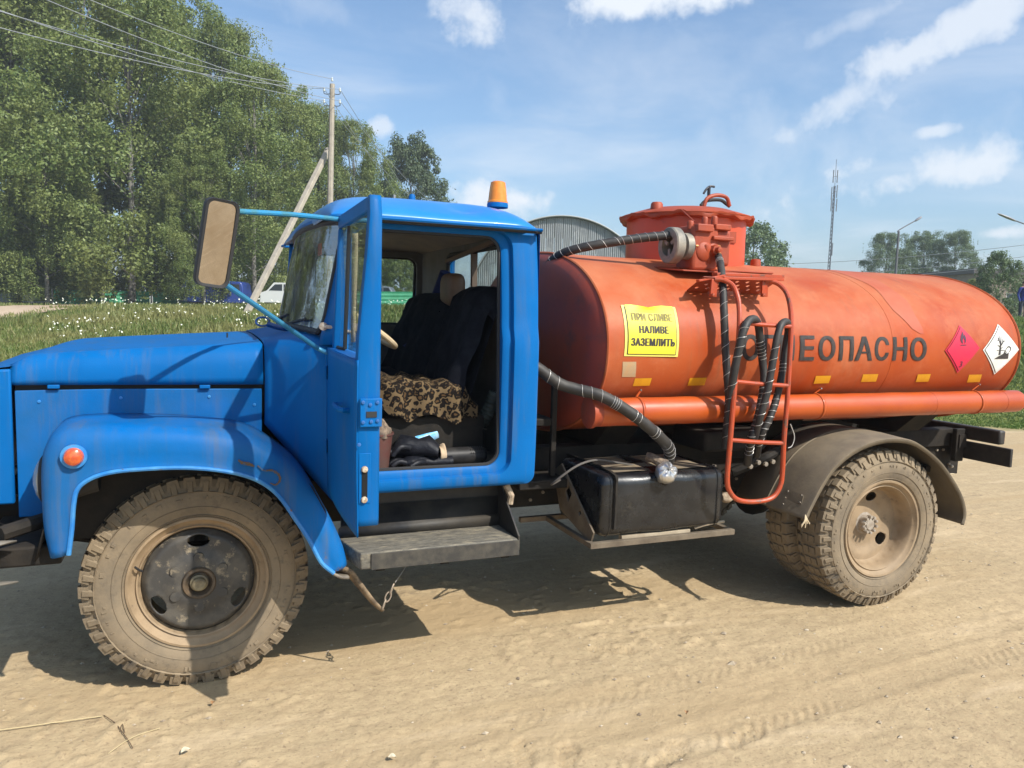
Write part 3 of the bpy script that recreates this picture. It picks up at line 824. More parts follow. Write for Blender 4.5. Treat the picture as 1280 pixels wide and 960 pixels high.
for dz, sd in ((-.40, -1), (-.40, 1), (-.92, -1), (-.92, 1), (.05, 0)):
    c = Vector((base.x, base.y, topz+dz))+RH*(.09)
    e = c+RH*(.36*sd)+Vector((0, 0, .10))
    if sd:
        mb = MB(); mb.tube([c, c+RH*.2*sd-Vector((0, 0, .05)), e-Vector((0, 0, .12)), e], .018, 6, 4)
        hk = mb.build('hook', hook_m, pole)
    mb = MB(); mb.lathe([(.001, .0), (.05, .0), (.055, .06), (.03, .09), (.045, .12), (.03, .16), (.001, .17)], e-Vector((0, 0, .02)), 'z', 10)
    mb.build('insulator', ins_m, pole)
    inss.append(e+Vector((0, 0, .08)))
wire_dark = mat('overhead_wire', (.30, .31, .33), .5)
def cable(a, b, sag, label, r=.014, name='power_cable', grp=None):
    a = Vector(a); b = Vector(b)
    pts = [a.lerp(b, t)-Vector((0, 0, sag*4*t*(1-t))) for t in np.linspace(0, 1, 15)]
    o = MB().tube(pts, r, 5).build(name, wire_dark, None, label=label, cat='cable', group=grp, org=tuple(a))
    return o
gl_ = 'overhead wires left of the concrete pole'
for i, (e, (px, py)) in enumerate(zip(inss, ((-120, 2), (-90, -14), (-130, -34), (-60, -52), (-40, -66)))):
    far_ = W(px, py, 17)
    cable(e, far_, .35, ('lowest overhead wire crossing the birches to the pole', 'second lowest overhead wire crossing the birches', 'middle one of the overhead wires across the birches', 'second highest overhead wire across the birches', 'highest overhead wire reaching the top of the pole')[i], .012, grp=gl_)
for i, (e, py) in enumerate(zip(inss[:4], (316, 300, 284, 268))):
    cable(e, W(560, py, 60), .5, ('lower left', 'lower right', 'upper left', 'upper right')[i]+' wire running down from the pole insulators behind the cab', .012, grp='overhead wires right of the concrete pole')
gr_ = 'overhead wires behind the tank'
wr = [cable(W(930, 331, 62), W(1420, 287, 50), .5, 'highest thin wire crossing the sky above the rear of the tank', .018, grp=gr_),
      cable(W(930, 345, 62), W(1420, 300, 50), .6, 'middle thin wire crossing the sky above the rear of the tank', .016, grp=gr_),
      cable(W(930, 350, 62), W(1420, 308, 50), .7, 'lowest thin wire crossing the sky above the rear of the tank', .016, grp=gr_)]

# radio mast
MD = 150
mb_ = at(1032, MD); mt_ = W(1040, 203, MD)
mast = thing('radio_mast', 'tall thin mobile phone mast with antennas on the horizon', 'radio mast', tuple(mb_))
mast_m = mat('mast_steel', (.07, .075, .09), .6, metal=.2)
mb = MB()
for a in range(3):
    d = Vector((math.cos(a*2.094), math.sin(a*2.094), 0))
    mb.tube([mb_+d*.30, Vector((mb_.x, mb_.y, mt_.z-5))+d*.15], .07, 5)
for k in range(34):
    z = mb_.z+k*(mt_.z-5-mb_.z)/34; s = .30-.15*k/34; z2 = z+(mt_.z-5-mb_.z)/34
    for a in range(3):
        d = Vector((math.cos(a*2.094), math.sin(a*2.094), 0))*s; e = Vector((math.cos((a+1)*2.094), math.sin((a+1)*2.094), 0))*s
        mb.tube([Vector((mb_.x, mb_.y, z))+d, Vector((mb_.x, mb_.y, z2))+e], .035, 4)
mb.build('lattice_shaft', mast_m, mast)
MB().tube([Vector((mb_.x, mb_.y, mt_.z-5)), Vector((mb_.x, mb_.y, mt_.z))], .05, 6).build('top_rod', mast_m, mast)
for k, (dz, dx) in enumerate(((-3.2, .38), (-3.2, -.38), (-6.0, .5), (-6.4, -.5), (-8.6, .6), (-8.6, -.42), (-17, .36))):
    c = Vector((mb_.x, mb_.y, mt_.z+dz))+RH*dx
    mm = MB(); mm.tube([c-Vector((0, 0, 1.2)), c+Vector((0, 0, 1.2))], .10, 8); mm.tube([c, c-RH*dx], .05, 5)
    mm.build('antenna', mat('antenna_grey', (.16, .17, .19), .5), mast)

# street lamps
lamp_m = mat('lamp_post_steel', (.13, .13, .14), .6, metal=.2)
def lamp(px, kink, headpx, D, label):
    b = at(px, D); zt = W(px, kink, D).z; hd = W(*headpx, D-.3)
    L = thing('street_lamp', label, 'street lamp', tuple(b), 'street lamps beyond the tank')
    tp = Vector((b.x, b.y, zt))
    MB().tube([b, tp], (.09, .06), 8).build('lamp_post', lamp_m, L)
    MB().tube([tp-Vector((0, 0, .1)), tp+Vector((0, 0, .06)), tp.lerp(hd, .75)], .035, 6, 4).build('arm', lamp_m, L)
    d = (hd-tp).normalized(); c = tp.lerp(hd, .72); sd = d.cross(Vector((0, 0, 1))).normalized()
    rows = []
    for t, w, h in ((0, .05, .05), (.15, .11, .07), (.5, .14, .08), (.85, .12, .06), (1, .03, .02)):
        p = c+d*t*((hd-c).length)
        rows.append([tuple(p+sd*w*math.cos(a)+Vector((0, 0, h*math.sin(a)))) for a in np.linspace(0, 2*math.pi, 11)[:-1]])
    mm = MB(); mm.grid(rows, True); mm.build('lamp_head', mat('lamp_head_grey', (.28, .27, .28), .5), L)
    return L
lamp(1115, 290, (1152, 271), 46, 'street lamp in front of the three drooping birches')
lamp(1318, 300, (1247, 267), 46, 'street lamp whose head reaches in from the right border')
# ------------------------------------------------------------------ vehicles and person in the background
def side_car(name, label, cat, px0, px1, D, prof, wins, bodym, height_px=None, H=None, width=1.7, flip=False, wheels=(.2, .8), wr=.32, grey=False):
    """body outline prof in units (0..1 along, metres up)"""
    a = at(px0, D); b = at(px1, D); L = Vector((b.x-a.x, b.y-a.y, 0)); ln = L.length; L.normalize(); Dn = Vector((-L.y, L.x, 0))
    z0 = min(a.z, b.z); A0 = Vector((a.x, a.y, z0))
    v = thing(name, label, cat, tuple(A0+L*ln/2))
    P = lambda s, z, d: tuple(A0+L*(1-s if flip else s)*ln+Dn*d+Vector((0, 0, z)))
    mb = MB(); mb.prism(prof, lambda u, v_, w: P(u, v_, w), 0, width); mb.build('body', bodym, v, bevel=.05, smooth=30)
    for w in wins:
        m = MB(); m.prism(w, lambda u, v_, w_: P(u, v_, w_), -.012, .03); m.build('side_window', mat('dark_car_window', (.02, .025, .03), .08), v, smooth=0)
    for s in wheels:
        for d in (.05, width-.25):
            m = MB(); c = Vector(P(s, wr, d))
            m.lathe([(.001, 0), (wr*.6, 0), (wr*.62, -.02), (wr, -.02), (wr, .2), (.001, .2)], (0, 0, 0), 'y', 18)
            m.v = [tuple(c+L*q[0]+Dn*q[1]+Vector((0, 0, q[2]))) for q in m.v]
            m.build('wheel', rubber, v)
    for s in ((.015, .985)):
        m = MB(); m.prism([(s-.012, .75), (s+.012, .75), (s+.012, .95), (s-.012, .95)], lambda u, v_, w: P(u, v_, w), -.008, .2)
        m.build('lamp', mat('car_lamp', (.5, .12, .05), .3) if s > .5 else mat('car_lamp_clear', (.7, .7, .65), .2), v, smooth=0)
    return v
vanblue = mat('dark_blue_car_paint', (.012, .04, .22), .3, coat=.4)
van = side_car('blue_van', 'dark blue minibus parked in front of the birches behind the mirror', 'van', 224, 304, 50,
         [(0, .35), (1, .35), (1, 1.15), (.985, 1.55), (.95, 1.72), (.12, 1.72), (.03, 1.25), (0, 1.1)],
         [[(.10, 1.15), (.22, 1.15), (.22, 1.55), (.14, 1.55)], [(.25, 1.15), (.48, 1.15), (.48, 1.55), (.25, 1.55)], [(.51, 1.15), (.72, 1.15), (.72, 1.55), (.51, 1.55)], [(.75, 1.15), (.95, 1.15), (.94, 1.55), (.75, 1.55)]], vanblue)
whitecar = mat('white_car_paint', (.62, .62, .60), .3, coat=.4)
side_car('white_car', 'white car standing beside the strut of the pole, behind the windscreen', 'car', 324, 384, 50,
         [(0, .3), (1, .3), (1, .95), (.97, 1.05), (.86, 1.35), (.72, 1.6), (.30, 1.6), (.16, 1.08), (.02, .92)],
         [[(.20, 1.08), (.33, 1.48), (.48, 1.5), (.48, 1.08)], [(.51, 1.08), (.51, 1.5), (.68, 1.48), (.80, 1.08)]], whitecar)
side_car('grey_car', 'small grey car seen through the far window of the cab', 'car', 462, 494, 52,
         [(0, .3), (1, .3), (1, .9), (.9, 1.05), (.75, 1.45), (.25, 1.45), (.1, 1.0), (0, .85)],
         [[(.16, 1.02), (.28, 1.36), (.47, 1.36), (.47, 1.02)], [(.53, 1.02), (.53, 1.36), (.72, 1.36), (.84, 1.02)]], mat('grey_car_paint', (.16, .17, .2), .35, coat=.3))

# person standing on the grass bank at the right border
def person(px, D, H):
    g = at(px, D); g.z = tz(g.x, g.y)
    root = thing('person', 'person in a dark blue jacket standing on the grass at the right border', 'person', tuple(g))
    B = lambda x, y, z: Vector((g.x, g.y, g.z))+RH*x*H/1.75+FH*y*H/1.75+Vector((0, 0, z*H/1.75))
    pts = {'pelvis': (0, 0, .95, .145), 'waist': (0, 0, 1.08, .135), 'chest': (0, -.01, 1.30, .165), 'neckb': (0, 0, 1.47, .085), 'neck': (0, 0, 1.53, .055), 'head': (0, -.01, 1.62, .088), 'crown': (0, .0, 1.70, .075),
           'shl': (-.17, 0, 1.43, .07), 'ell': (-.24, .02, 1.16, .05), 'wrl': (-.22, -.08, .92, .036), 'shr': (.17, 0, 1.43, .07), 'elr': (.24, .03, 1.16, .05), 'wrr': (.22, -.06, .92, .036),
           'hpl': (-.09, 0, .88, .10), 'knl': (-.11, -.02, .49, .07), 'anl': (-.12, .02, .09, .045), 'tol': (-.13, -.16, .04, .04), 'hpr': (.09, 0, .88, .10), 'knr': (.11, -.02, .49, .07), 'anr': (.12, .02, .09, .045), 'tor': (.13, -.16, .04, .04)}
    E = [('pelvis', 'waist'), ('waist', 'chest'), ('chest', 'neckb'), ('neckb', 'neck'), ('neck', 'head'), ('head', 'crown'), ('neckb', 'shl'), ('shl', 'ell'), ('ell', 'wrl'), ('neckb', 'shr'), ('shr', 'elr'), ('elr', 'wrr'),
         ('pelvis', 'hpl'), ('hpl', 'knl'), ('knl', 'anl'), ('anl', 'tol'), ('pelvis', 'hpr'), ('hpr', 'knr'), ('knr', 'anr'), ('anr', 'tor')]
    def hand(side):
        w = pts['wr'+side]; sgn = -1 if side == 'l' else 1
        pts['pa'+side] = (w[0], w[1]-.02, w[2]-.075, .034); E.append(('wr'+side, 'pa'+side))
        for k, (dx, ln) in enumerate(((-.028, .075), (-.010, .085), (.010, .080), (.028, .062))):
            pts['f%d%s' % (k, side)] = (w[0]+dx*.4, w[1]-.03+dx, w[2]-.105-ln*.55, .0095); pts['g%d%s' % (k, side)] = (w[0]+dx*.4-sgn*.012, w[1]-.04+dx, w[2]-.105-ln, .008)
            E.append(('pa'+side, 'f%d%s' % (k, side))); E.append(('f%d%s' % (k, side), 'g%d%s' % (k, side)))
        pts['th'+side] = (w[0], w[1]-.065, w[2]-.105, .011); E.append(('pa'+side, 'th'+side))
    hand('l'); hand('r')
    keys = list(pts); me = bpy.data.meshes.new('body')
    me.from_pydata([tuple(B(*pts[k][:3])-g) for k in keys], [(keys.index(a), keys.index(b)) for a, b in E], [])
    ob = bpy.data.objects.new('body', me); C.objects.link(ob); ob.parent = root
    sk = ob.modifiers.new('skin', 'SKIN')
    for i, k in enumerate(keys):
        r_ = pts[k][3]*H/1.75; me.skin_vertices[0].data[i].radius = (r_, r_)
    me.skin_vertices[0].data[0].use_root = True
    s2 = ob.modifiers.new('s', 'SUBSURF'); s2.levels = 2; s2.render_levels = 2
    m = bpy.data.materials.new('skin_and_work_clothes'); m.use_nodes = True
    n, l = m.node_tree.nodes, m.node_tree.links; p = n['Principled BSDF']; p.inputs['Roughness'].default_value = .8
    t = n.new('ShaderNodeTexCoord'); s_ = n.new('ShaderNodeSeparateXYZ'); l.new(t.outputs['Object'], s_.inputs[0])
    r_ = n.new('ShaderNodeValToRGB'); r_.color_ramp.interpolation = 'CONSTANT'
    mm = n.new('ShaderNodeMath'); mm.operation = 'DIVIDE'; l.new(s_.outputs[2], mm.inputs[0]); mm.inputs[1].default_value = 2.0; l.new(mm.outputs[0], r_.inputs[0])
    e = r_.color_ramp.elements; e[0].color = (.03, .025, .02, 1); e[0].position = 0
    e[1].position = .05; e[1].color = (.02, .025, .045, 1)
    x = e.new(.45); x.color = (.012, .03, .20, 1)
    x = e.new(.755); x.color = (.48, .25, .19, 1)
    l.new(r_.outputs[0], p.inputs['Base Color']); me.materials.append(m)
    hm = MB(); c = B(0, .012, 1.665)-Vector((0, 0, 0))
    rows = []
    for i in range(7):
        ph = i/6*1.75
        rows.append([tuple(c+RH*.098*math.sin(ph)*math.cos(a)+FH*.10*math.sin(ph)*math.sin(a)+Vector((0, 0, .105*math.cos(ph)*(1 if math.sin(a) > -.3 else .75)))) for a in np.linspace(0, 2*math.pi, 17)[:-1]])
    hm.grid(rows, True); hm.build('hair', mat('dark_hair', (.03, .02, .015), .8), root)
    fm = MB(); hc = B(0, -.095, 1.625)
    fm.add([hc+RH*-.014+Vector((0, 0, -.02)), hc+RH*.014+Vector((0, 0, -.02)), hc+Vector((0, 0, .03)), hc+FH*-.03+Vector((0, 0, -.015))], [(0, 1, 2), (0, 3, 2), (3, 1, 2), (0, 1, 3)])
    fm.build('nose', mat('skin', (.48, .25, .19), .6), root)
    for sx_ in (-.035, .035):
        MB().lathe([(.001, .012), (.011, .006), (.013, 0), (.001, -.01)], B(sx_, -.083, 1.645), 'y', 8).build('eye', mat('eye_dark', (.03, .02, .02), .3), root)
        MB().lathe([(.001, .014), (.022, .01), (.028, 0), (.001, -.014)], B(sx_*2.65, .01, 1.63), 'x', 8).build('ear', mat('skin', (.48, .25, .19), .6), root)
    MB().box(-.02, .02, -.004, .004, -.005, .005)
    mo = MB(); mc = B(0, -.088, 1.575); mo.add([mc+RH*-.022, mc+RH*.022, mc+RH*.018+Vector((0, 0, .008)), mc+RH*-.018+Vector((0, 0, .008))], [(0, 1, 2, 3)]); mo.build('mouth', mat('lip', (.35, .12, .1), .6), root)
    return root
person(1277, 34, 1.78)
# ==================================================================== THE TRUCK (x rearwards, -y towards the camera)
T = thing('tanker_truck', 'blue bonneted truck with an open driver door and an orange fuel tank', 'truck', (0, 0, 0))
part = lambda mb, name, m, par=None, **k: mb.build(name, m, par or T, **k)

# ---------------------------------------------------------- wheels
def make_tyre(mb, R=.475, w=.235, y=0, side=-1):
    """profile across; side -1: outer wall faces -y"""
    h = w/2
    prof = [(.262, h-.045), (.285, h-.030), (.315, h-.008), (.36, h), (.40, h-.004), (.425, h-.016), (.437, h-.028), (.445, h-.030), (.460, h-.037), (.466, h-.075),
            (.466, 0), (.466, -h+.075), (.460, -h+.037), (.445, -h+.030), (.425, -h+.016), (.40, -h+.004), (.36, -h), (.315, -h+.008), (.285, -h+.03), (.262, -h+.045)]
    mb.lathe(prof, (0, y, 0), 'y', 72)
    for r_, d_ in ((.412, .0015), (.345, .0025), (.305, .004)):      # moulded rings
        hh = h-(.0015 if r_ > .4 else (.0025 if r_ > .33 else .012))
        for s in (-1, 1):
            mb.lathe([(r_-.003, s*(hh-.003)), (r_, s*(hh+.003)), (r_+.003, s*(hh-.003))], (0, y, 0), 'y', 72)
    rk = random.Random(5)
    for s in (-1, 1):
        a = 0
        while a < 2*math.pi-.05:
            wd = rk.choice((.012, .02, .03, .05)); r0_ = rk.choice((.372, .378)); hh_ = rk.choice((.010, .016, .020))
            if rk.random() < .62:
                q = lambda t, r, o_: (r*math.cos(t), y+s*(h+o_), r*math.sin(t))
                mb.hexa([q(a, r0_, -.004), q(a+wd, r0_, -.004), q(a+wd, r0_+hh_, -.004), q(a, r0_+hh_, -.004)], [q(a+.002, r0_+.001, .0018), q(a+wd-.002, r0_+.001, .0018), q(a+wd-.002, r0_+hh_-.001, .0018), q(a+.002, r0_+hh_-.001, .0018)])
            a += wd+rk.choice((.014, .03, .10))
    n = 42
    for i in range(n):
        for s in (-1, 1):
            t = 2*math.pi*(i+(.5 if s > 0 else 0))/n; dt = 2*math.pi/n*.41
            def P(tt, r, yy): return (r*math.cos(tt), y+yy, r*math.sin(tt))
            jit = random.uniform(-.004, .004)
            # shoulder lug
            b = [P(t-dt, .430, s*(h-.012)), P(t+dt, .430, s*(h-.012)), P(t+dt*.9, .430, s*.052), P(t-dt*.9, .430, s*.052)]
            tp = [P(t-dt*.78, R-.004+jit*.3, s*(h-.028)), P(t+dt*.78, R-.004+jit*.3, s*(h-.028)), P(t+dt*.8, R, s*.056), P(t-dt*.8, R, s*.056)]
            mb.hexa(b, tp)
            # small block notch on the shoulder wall
            b = [P(t-dt*.55, .408, s*(h-.006)), P(t+dt*.55, .408, s*(h-.006)), P(t+dt*.6, .452, s*(h-.030)), P(t-dt*.6, .452, s*(h-.030))]
            tp = [P(t-dt*.35, .414, s*(h+.001)), P(t+dt*.35, .414, s*(h+.001)), P(t+dt*.4, .455, s*(h-.016)), P(t-dt*.4, .455, s*(h-.016))]
            mb.hexa(b, tp)
        t = 2*math.pi*(i+.25)/n; dt = 2*math.pi/n*.36
        for yy, sk in ((-.024, .4), (.024, -.4)):
            q = lambda tt, r, a: (r*math.cos(tt), y+a, r*math.sin(tt))
            mb.hexa([q(t-dt, .43, yy-.021), q(t+dt, .43, yy-.021+sk*.01), q(t+dt, .43, yy+.021), q(t-dt, .43, yy+.021+sk*.01)],
                    [q(t-dt*.8, R, yy-.019), q(t+dt*.8, R, yy-.019), q(t+dt*.8, R, yy+.019), q(t-dt*.8, R, yy+.019)])
def holed_disc(mb, r0, r1, yfn, holes, nr=22, nt=144):
    """disc rings about the y axis with elliptical hand holes (angle, radius, half radial, half tangential)"""
    pts = np.zeros((nr+1, nt, 2))
    for i in range(nr+1):
        for j in range(nt):
            r = r0+(r1-r0)*i/nr; t = 2*math.pi*j/nt
            pts[i, j] = (r*math.cos(t), r*math.sin(t))
    def val(p):
        best = 9; bh = None
        for (a, rr_, hr_, ht) in holes:
            u = p[0]*math.cos(a)+p[1]*math.sin(a)-rr_; v = -p[0]*math.sin(a)+p[1]*math.cos(a)
            q = math.sqrt((u/hr_)**2+(v/ht)**2)
            if q < best: best = q; bh = (a, rr_, u, v)
        return best, bh
    inside = np.zeros((nr+1, nt), bool); vals = {}
    for i in range(nr+1):
        for j in range(nt):
            q, b = val(pts[i, j]); inside[i, j] = q < 1; vals[i, j] = (q, b)
    face = []
    for i in range(nr):
        for j in range(nt):
            c = [(i, j), (i, (j+1) % nt), (i+1, (j+1) % nt), (i+1, j)]
            k = sum(inside[a] for a in c)
            if k >= 3: continue
            face.append(c)
    used = {c for f in face for c in f}
    for c in used:
        q, b = vals[c]
        if q < 1.0 or (q < 1.14 and any(inside[(c[0]+a) % (nr+1), (c[1]+d) % nt] for a in (-1, 0, 1) for d in (-1, 0, 1))):
            a, r_, u, v = b
            u, v = u/q, v/q
            pts[c] = ((r_+u)*math.cos(a)-v*math.sin(a), (r_+u)*math.sin(a)+v*math.cos(a))
    ids = {c: k for k, c in enumerate(sorted(used))}
    vs = [(pts[c][0], yfn(math.hypot(*pts[c])), pts[c][1]) for c in sorted(used)]
    mb.add(vs, [tuple(ids[c] for c in f) for f in face])
def front_wheel(x, y, s):
    w = sub('wheel', T)
    mb = MB(); make_tyre(mb); ty = mb.build('tyre', tyre_m, w, smooth=40)
    mb = MB()
    # rim: flange, gutter, base; outer side is -y
    o = -.1175
    mb.lathe([(.262, o+.050), (.292, o+.038), (.298, o+.026), (.294, o+.014), (.284, o+.012), (.276, o+.022), (.266, o+.034), (.256, o+.040), (.252, o+.030), (.246, o+.034), (.240, o+.060), (.226, o+.075), (.220, o+.080)], (0, 0, 0), 'y', 72)
    mb.lathe([(.240, o+.060), (.236, .10), (.262, .105), (.292, .085)], (0, 0, 0), 'y', 48)
    rim = mb.build('rim', rim_m, w, smooth=40)
    mb = MB()
    def yf(r): return o+(.030+.034*sstep(.205, .233, r) if r > .205 else .030-.012*sstep(.16, .09, r))
    holed_disc(mb, .060, .233, yf, [(math.radians(a), .186, .027, .046) for a in (90, 208, 332)])
    d_ = mb.build('wheel_disc', disc_m, w, smooth=50, solid=.006)
    for k in range(6):
        a = math.radians(k*60+30); c = (.112*math.cos(a), o+.018, .112*math.sin(a))
        MB().lathe([(.001, -.004), (.021, -.003), (.024, .004), (.024, .02)], c, 'y', 12).build('wheel_nut', disc_m, w, smooth=30)
    mb = MB(); mb.lathe([(.036, o+.024), (.042, o+.026), (.050, o+.010), (.056, o+.002), (.066, o+.002), (.071, o+.010), (.070, o+.03)], (0, 0, 0), 'y', 32)
    mb.build('hub', mat('rusty_hub', (.045, .035, .025), .6, col2=(.12, .08, .045), scale=18), w, smooth=35)
    mb = MB(); mb.lathe([(.001, o-.020), (.022, o-.020), (.028, o-.014), (.031, o+.004), (.037, o+.008), (.037, o+.03)], (0, 0, 0), 'y', 24)
    mb.build('hub_cap', mat('tan_hub_cap', (.24, .20, .12), .5, col2=(.12, .09, .05), scale=22), w, smooth=35)
    mb = MB(); mb.tube([(-.226, o+.03, .07), (-.24, o+.012, .085), (-.252, o+.004, .10)], .005, 6); mb.build('valve', rubber, w)
    w.location = (x, y, .474); w.rotation_euler = (0, math.radians(0), 0 if s < 0 else math.pi)
    return w
def rear_wheel(x, y, s):
    w = sub('wheel', T)
    mb = MB(); make_tyre(mb); mb.build('tyre', tyre_m, w, smooth=40)
    o = -.1175; mb = MB()
    mb.lathe([(.262, o+.050), (.294, o+.038), (.299, o+.024), (.292, o+.012), (.281, o+.014), (.272, o+.028), (.262, o+.036), (.256, o+.030), (.249, o+.038), (.244, o+.07), (.238, o+.10), (.230, o+.125), (.222, o+.135)], (0, 0, 0), 'y', 72)
    mb.lathe([(.238, o+.10), (.236, .105), (.262, .105), (.292, .085)], (0, 0, 0), 'y', 48)
    mb.build('rim', rim_m, w, smooth=40)
    mb = MB()
    def yf(r): return o+.136-.0*r if r > .20 else o+.136+.02*sstep(.20, .13, r)
    holed_disc(mb, .055, .232, yf, [(math.radians(a), .168, .030, .040) for a in (95, 150+65, 335)])
    mb.build('wheel_disc', rim_m, w, smooth=50, solid=.006)
    mb = MB(); mb.lathe([(.001, o+.105), (.030, o+.105), (.034, o+.112), (.052, o+.118), (.055, o+.15), (.08, o+.156)], (0, 0, 0), 'y', 32)
    mb.build('hub', mat('pale_dusty_hub', (.36, .31, .25), .6, col2=(.25, .2, .15), scale=30), w)
    mb = MB()
    for k in range(10):
        a = math.radians(k*36); c = (.049*math.cos(a), o+.10, .049*math.sin(a))
        mb.lathe([(.001, -.004), (.0085, -.003), (.0095, .003), (.0095, .025)], c, 'y', 8)
    mb.build('hub_bolts', mat('pale_dusty_hub', ()), w)
    w.location = (x, y, .474); w.rotation_euler = (0, math.radians(14), 0) if s < 0 else (0, math.radians(40), math.pi)
    return w
fw = front_wheel(0, -.76, -1)
f2 = copy_tree(fw, T); f2.location = (0, .76, .474); f2.rotation_euler = (0, .7, math.pi)
rw = rear_wheel(3.77, -1.022, -1)
for (yy, rot) in ((-.745, (0, .6, math.pi)), (.745, (0, 1.6, 0)), (1.022, (0, .3, math.pi))):
    q = copy_tree(rw, T); q.location = (3.77, yy, .474); q.rotation_euler = rot

# ---------------------------------------------------------- chassis
for s in (-1, 1):
    mb = MB(); y0 = s*.43
    mb.box(-.95, 5.28, min(y0, y0-s*.008), max(y0, y0-s*.008), .58, .80)
    mb.box(-.95, 5.28, min(y0-s*.01, y0-s*.075), max(y0-s*.01, y0-s*.075), .794, .802)
    mb.box(-.95, 5.28, min(y0-s*.01, y0-s*.075), max(y0-s*.01, y0-s*.075), .578, .586)
    part(mb, 'frame_rail', chassis, smooth=0)
    mb = MB()
    for k in range(60):
        x = 1.0+k*.072+random.uniform(-.02, .02); z = random.choice((.62, .66, .74, .77))
        mb.lathe([(.001, -.006), (.009, -.005), (.010, 0), (.010, .006)], (x, y0-.008 if s < 0 else y0+.008, z), 'y', 6)
    part(mb, 'rivets', mat('pale_rivets', (.25, .21, .16), .7), kind='stuff')
for x in (-.6, .55, 1.6, 2.85, 4.6, 5.25):
    part(MB().box(x-.04, x+.04, -.415, .415, .60, .78), 'crossmember', chassis, smooth=0, bevel=.004)
part(MB().tube([(3.77, -.62, .47), (3.77, -.3, .47), (3.77, -.16, .47), (3.77, 0, .47), (3.77, .16, .47), (3.77, .3, .47), (3.77, .62, .47)], lambda t: .075+.13*math.exp(-((t-.5)/.11)**2), 18, 4), 'rear_axle', chassis)
part(MB().tube([(0, -.62, .44), (0, -.3, .38), (0, .3, .38), (0, .62, .44)], .05, 10, 4), 'front_axle', chassis)
part(MB().tube([(.9, 0, .66), (3.6, 0, .50)], .045, 10), 'driveshaft', chassis)
for s in (-1, 1):
    for (x, hl) in ((3.77, .72), (0, .62)):
        sp = sub('leaf_spring', T)
        for k in range(6):
            l_ = hl*(1-.13*k); z0 = .60-.012*k
            MB().tube([(x-l_, s*.50, z0+.03), (x-l_*.5, s*.50, z0-.035), (x, s*.50, z0-.05), (x+l_*.5, s*.50, z0-.035), (x+l_, s*.50, z0+.03)], .007, 4, 4).build('leaf', chassis, sp).scale = (1, 1, 1)
# large box added to stop light passing through the bay, and gearbox
mb = MB(); mb.box(-.60, .30, -.30, .30, .55, 1.22); mb.box(.30, .85, -.20, .20, .50, .80); part(mb, 'engine_light_block', chassis, bevel=.05, smooth=30)
part(MB().box(-.70, -.66, -.42, .42, .72, 1.25), 'radiator', chassis)
# inner wheel wells
for s in (-1, 1):
    rows = []
    for i in range(15):
        a = math.radians(10+160*i/14); x = -.02-.60*math.cos(a)*.95; z = .55+.60*math.sin(a)**.8
        rows.append([(x, s*.72, z), (x, s*1.075, z)])
    mb = MB(); mb.grid(rows)
    mb.prism([(r[0][0], r[0][2]) for r in rows], lambda u, v, w: (u, w, v), s*.79, s*.80)
    part(mb, 'wheel_well', chassis, solid=.006)
# dark side valance below the cab and floor box
part(MB().box(.62, 1.44, -.86, -.84, .60, .90), 'sill_valance', black, smooth=0)
part(MB().box(.62, 1.44, -.832, .86, .86, .905), 'cab_underfloor', chassis, smooth=0)

# ---------------------------------------------------------- front sheet metal
HOODSEC = [(-.785, 0), (-.787, .035), (-.783, .090), (-.770, .140), (-.738, .172), (-.66, .183), (-.5, .188), (-.25, .192), (0, .194)]
def hood_pt(x, k, side):
    y, dz = HOODSEC[k]
    t = max(0, (x+.70)/.98)                           # 0 at the nose, 1 at the cowl
    zb = 1.348-.006*t
    rise = .60+.40*t**.8
    nose = 1-.40*sstep(.09, -.03, t)**1.4
    crease = .006 if k == 4 else 0
    ynar = 1-.02*(1-t)
    return (x, side*-1*y*ynar if side > 0 else y*ynar, zb+dz*rise*nose+crease)
mb = MB(); rows = []
for i in range(29):
    x = -.708+.986*i/28
    r = [hood_pt(x, k, -1) for k in range(9)]+[hood_pt(x, k, 1) for k in range(7, -1, -1)]
    rows.append(r)
x = -.715
mb.grid(rows)
hood = part(mb, 'hood', blue, smooth=50, solid=.006)
for px in (67, 256):
    g = U(px, 484, 'y', -.792)
    MB().box(g.x-.022, g.x+.022, -.800, -.786, g.z-.006, g.z+.010).build('hinge_clip', blue, hood, bevel=.003)
part(MB().tube([U(284, 422, 'y', -.45), U(284, 416, 'y', -.45)], .004, 6), 'washer_jet', rubber)
for s in (-1, 1):
    out = [(-.685, .80), (-.685, 1.325), (-.35, 1.328), (.272, 1.322), (.272, 1.05), (-.30, .80)]
    mb = MB(); mb.prism(out, lambda u, v, w: (u, s*w, v), .765, .783)
    # pressed field
    p_ = part(mb, 'hood_side_panel', blue_worn, bevel=.003, smooth=30)
    MB().box(-.69, .275, *sorted((s*.72, s*.745)), 1.30, 1.36).build('gap_gutter', rubber, p_, smooth=0)
    # shallow pressing and small screws
    mb = MB()
    for x, z in ((-.60, 1.28), (-.30, 1.29), (.05, 1.29), (.24, 1.25)):
        mb.lathe([(.001, -.003), (.006, -.002), (.007, .002)], (x, s*.785, z), 'y', 8)
    mb.build('screws', blue_lip, p_)
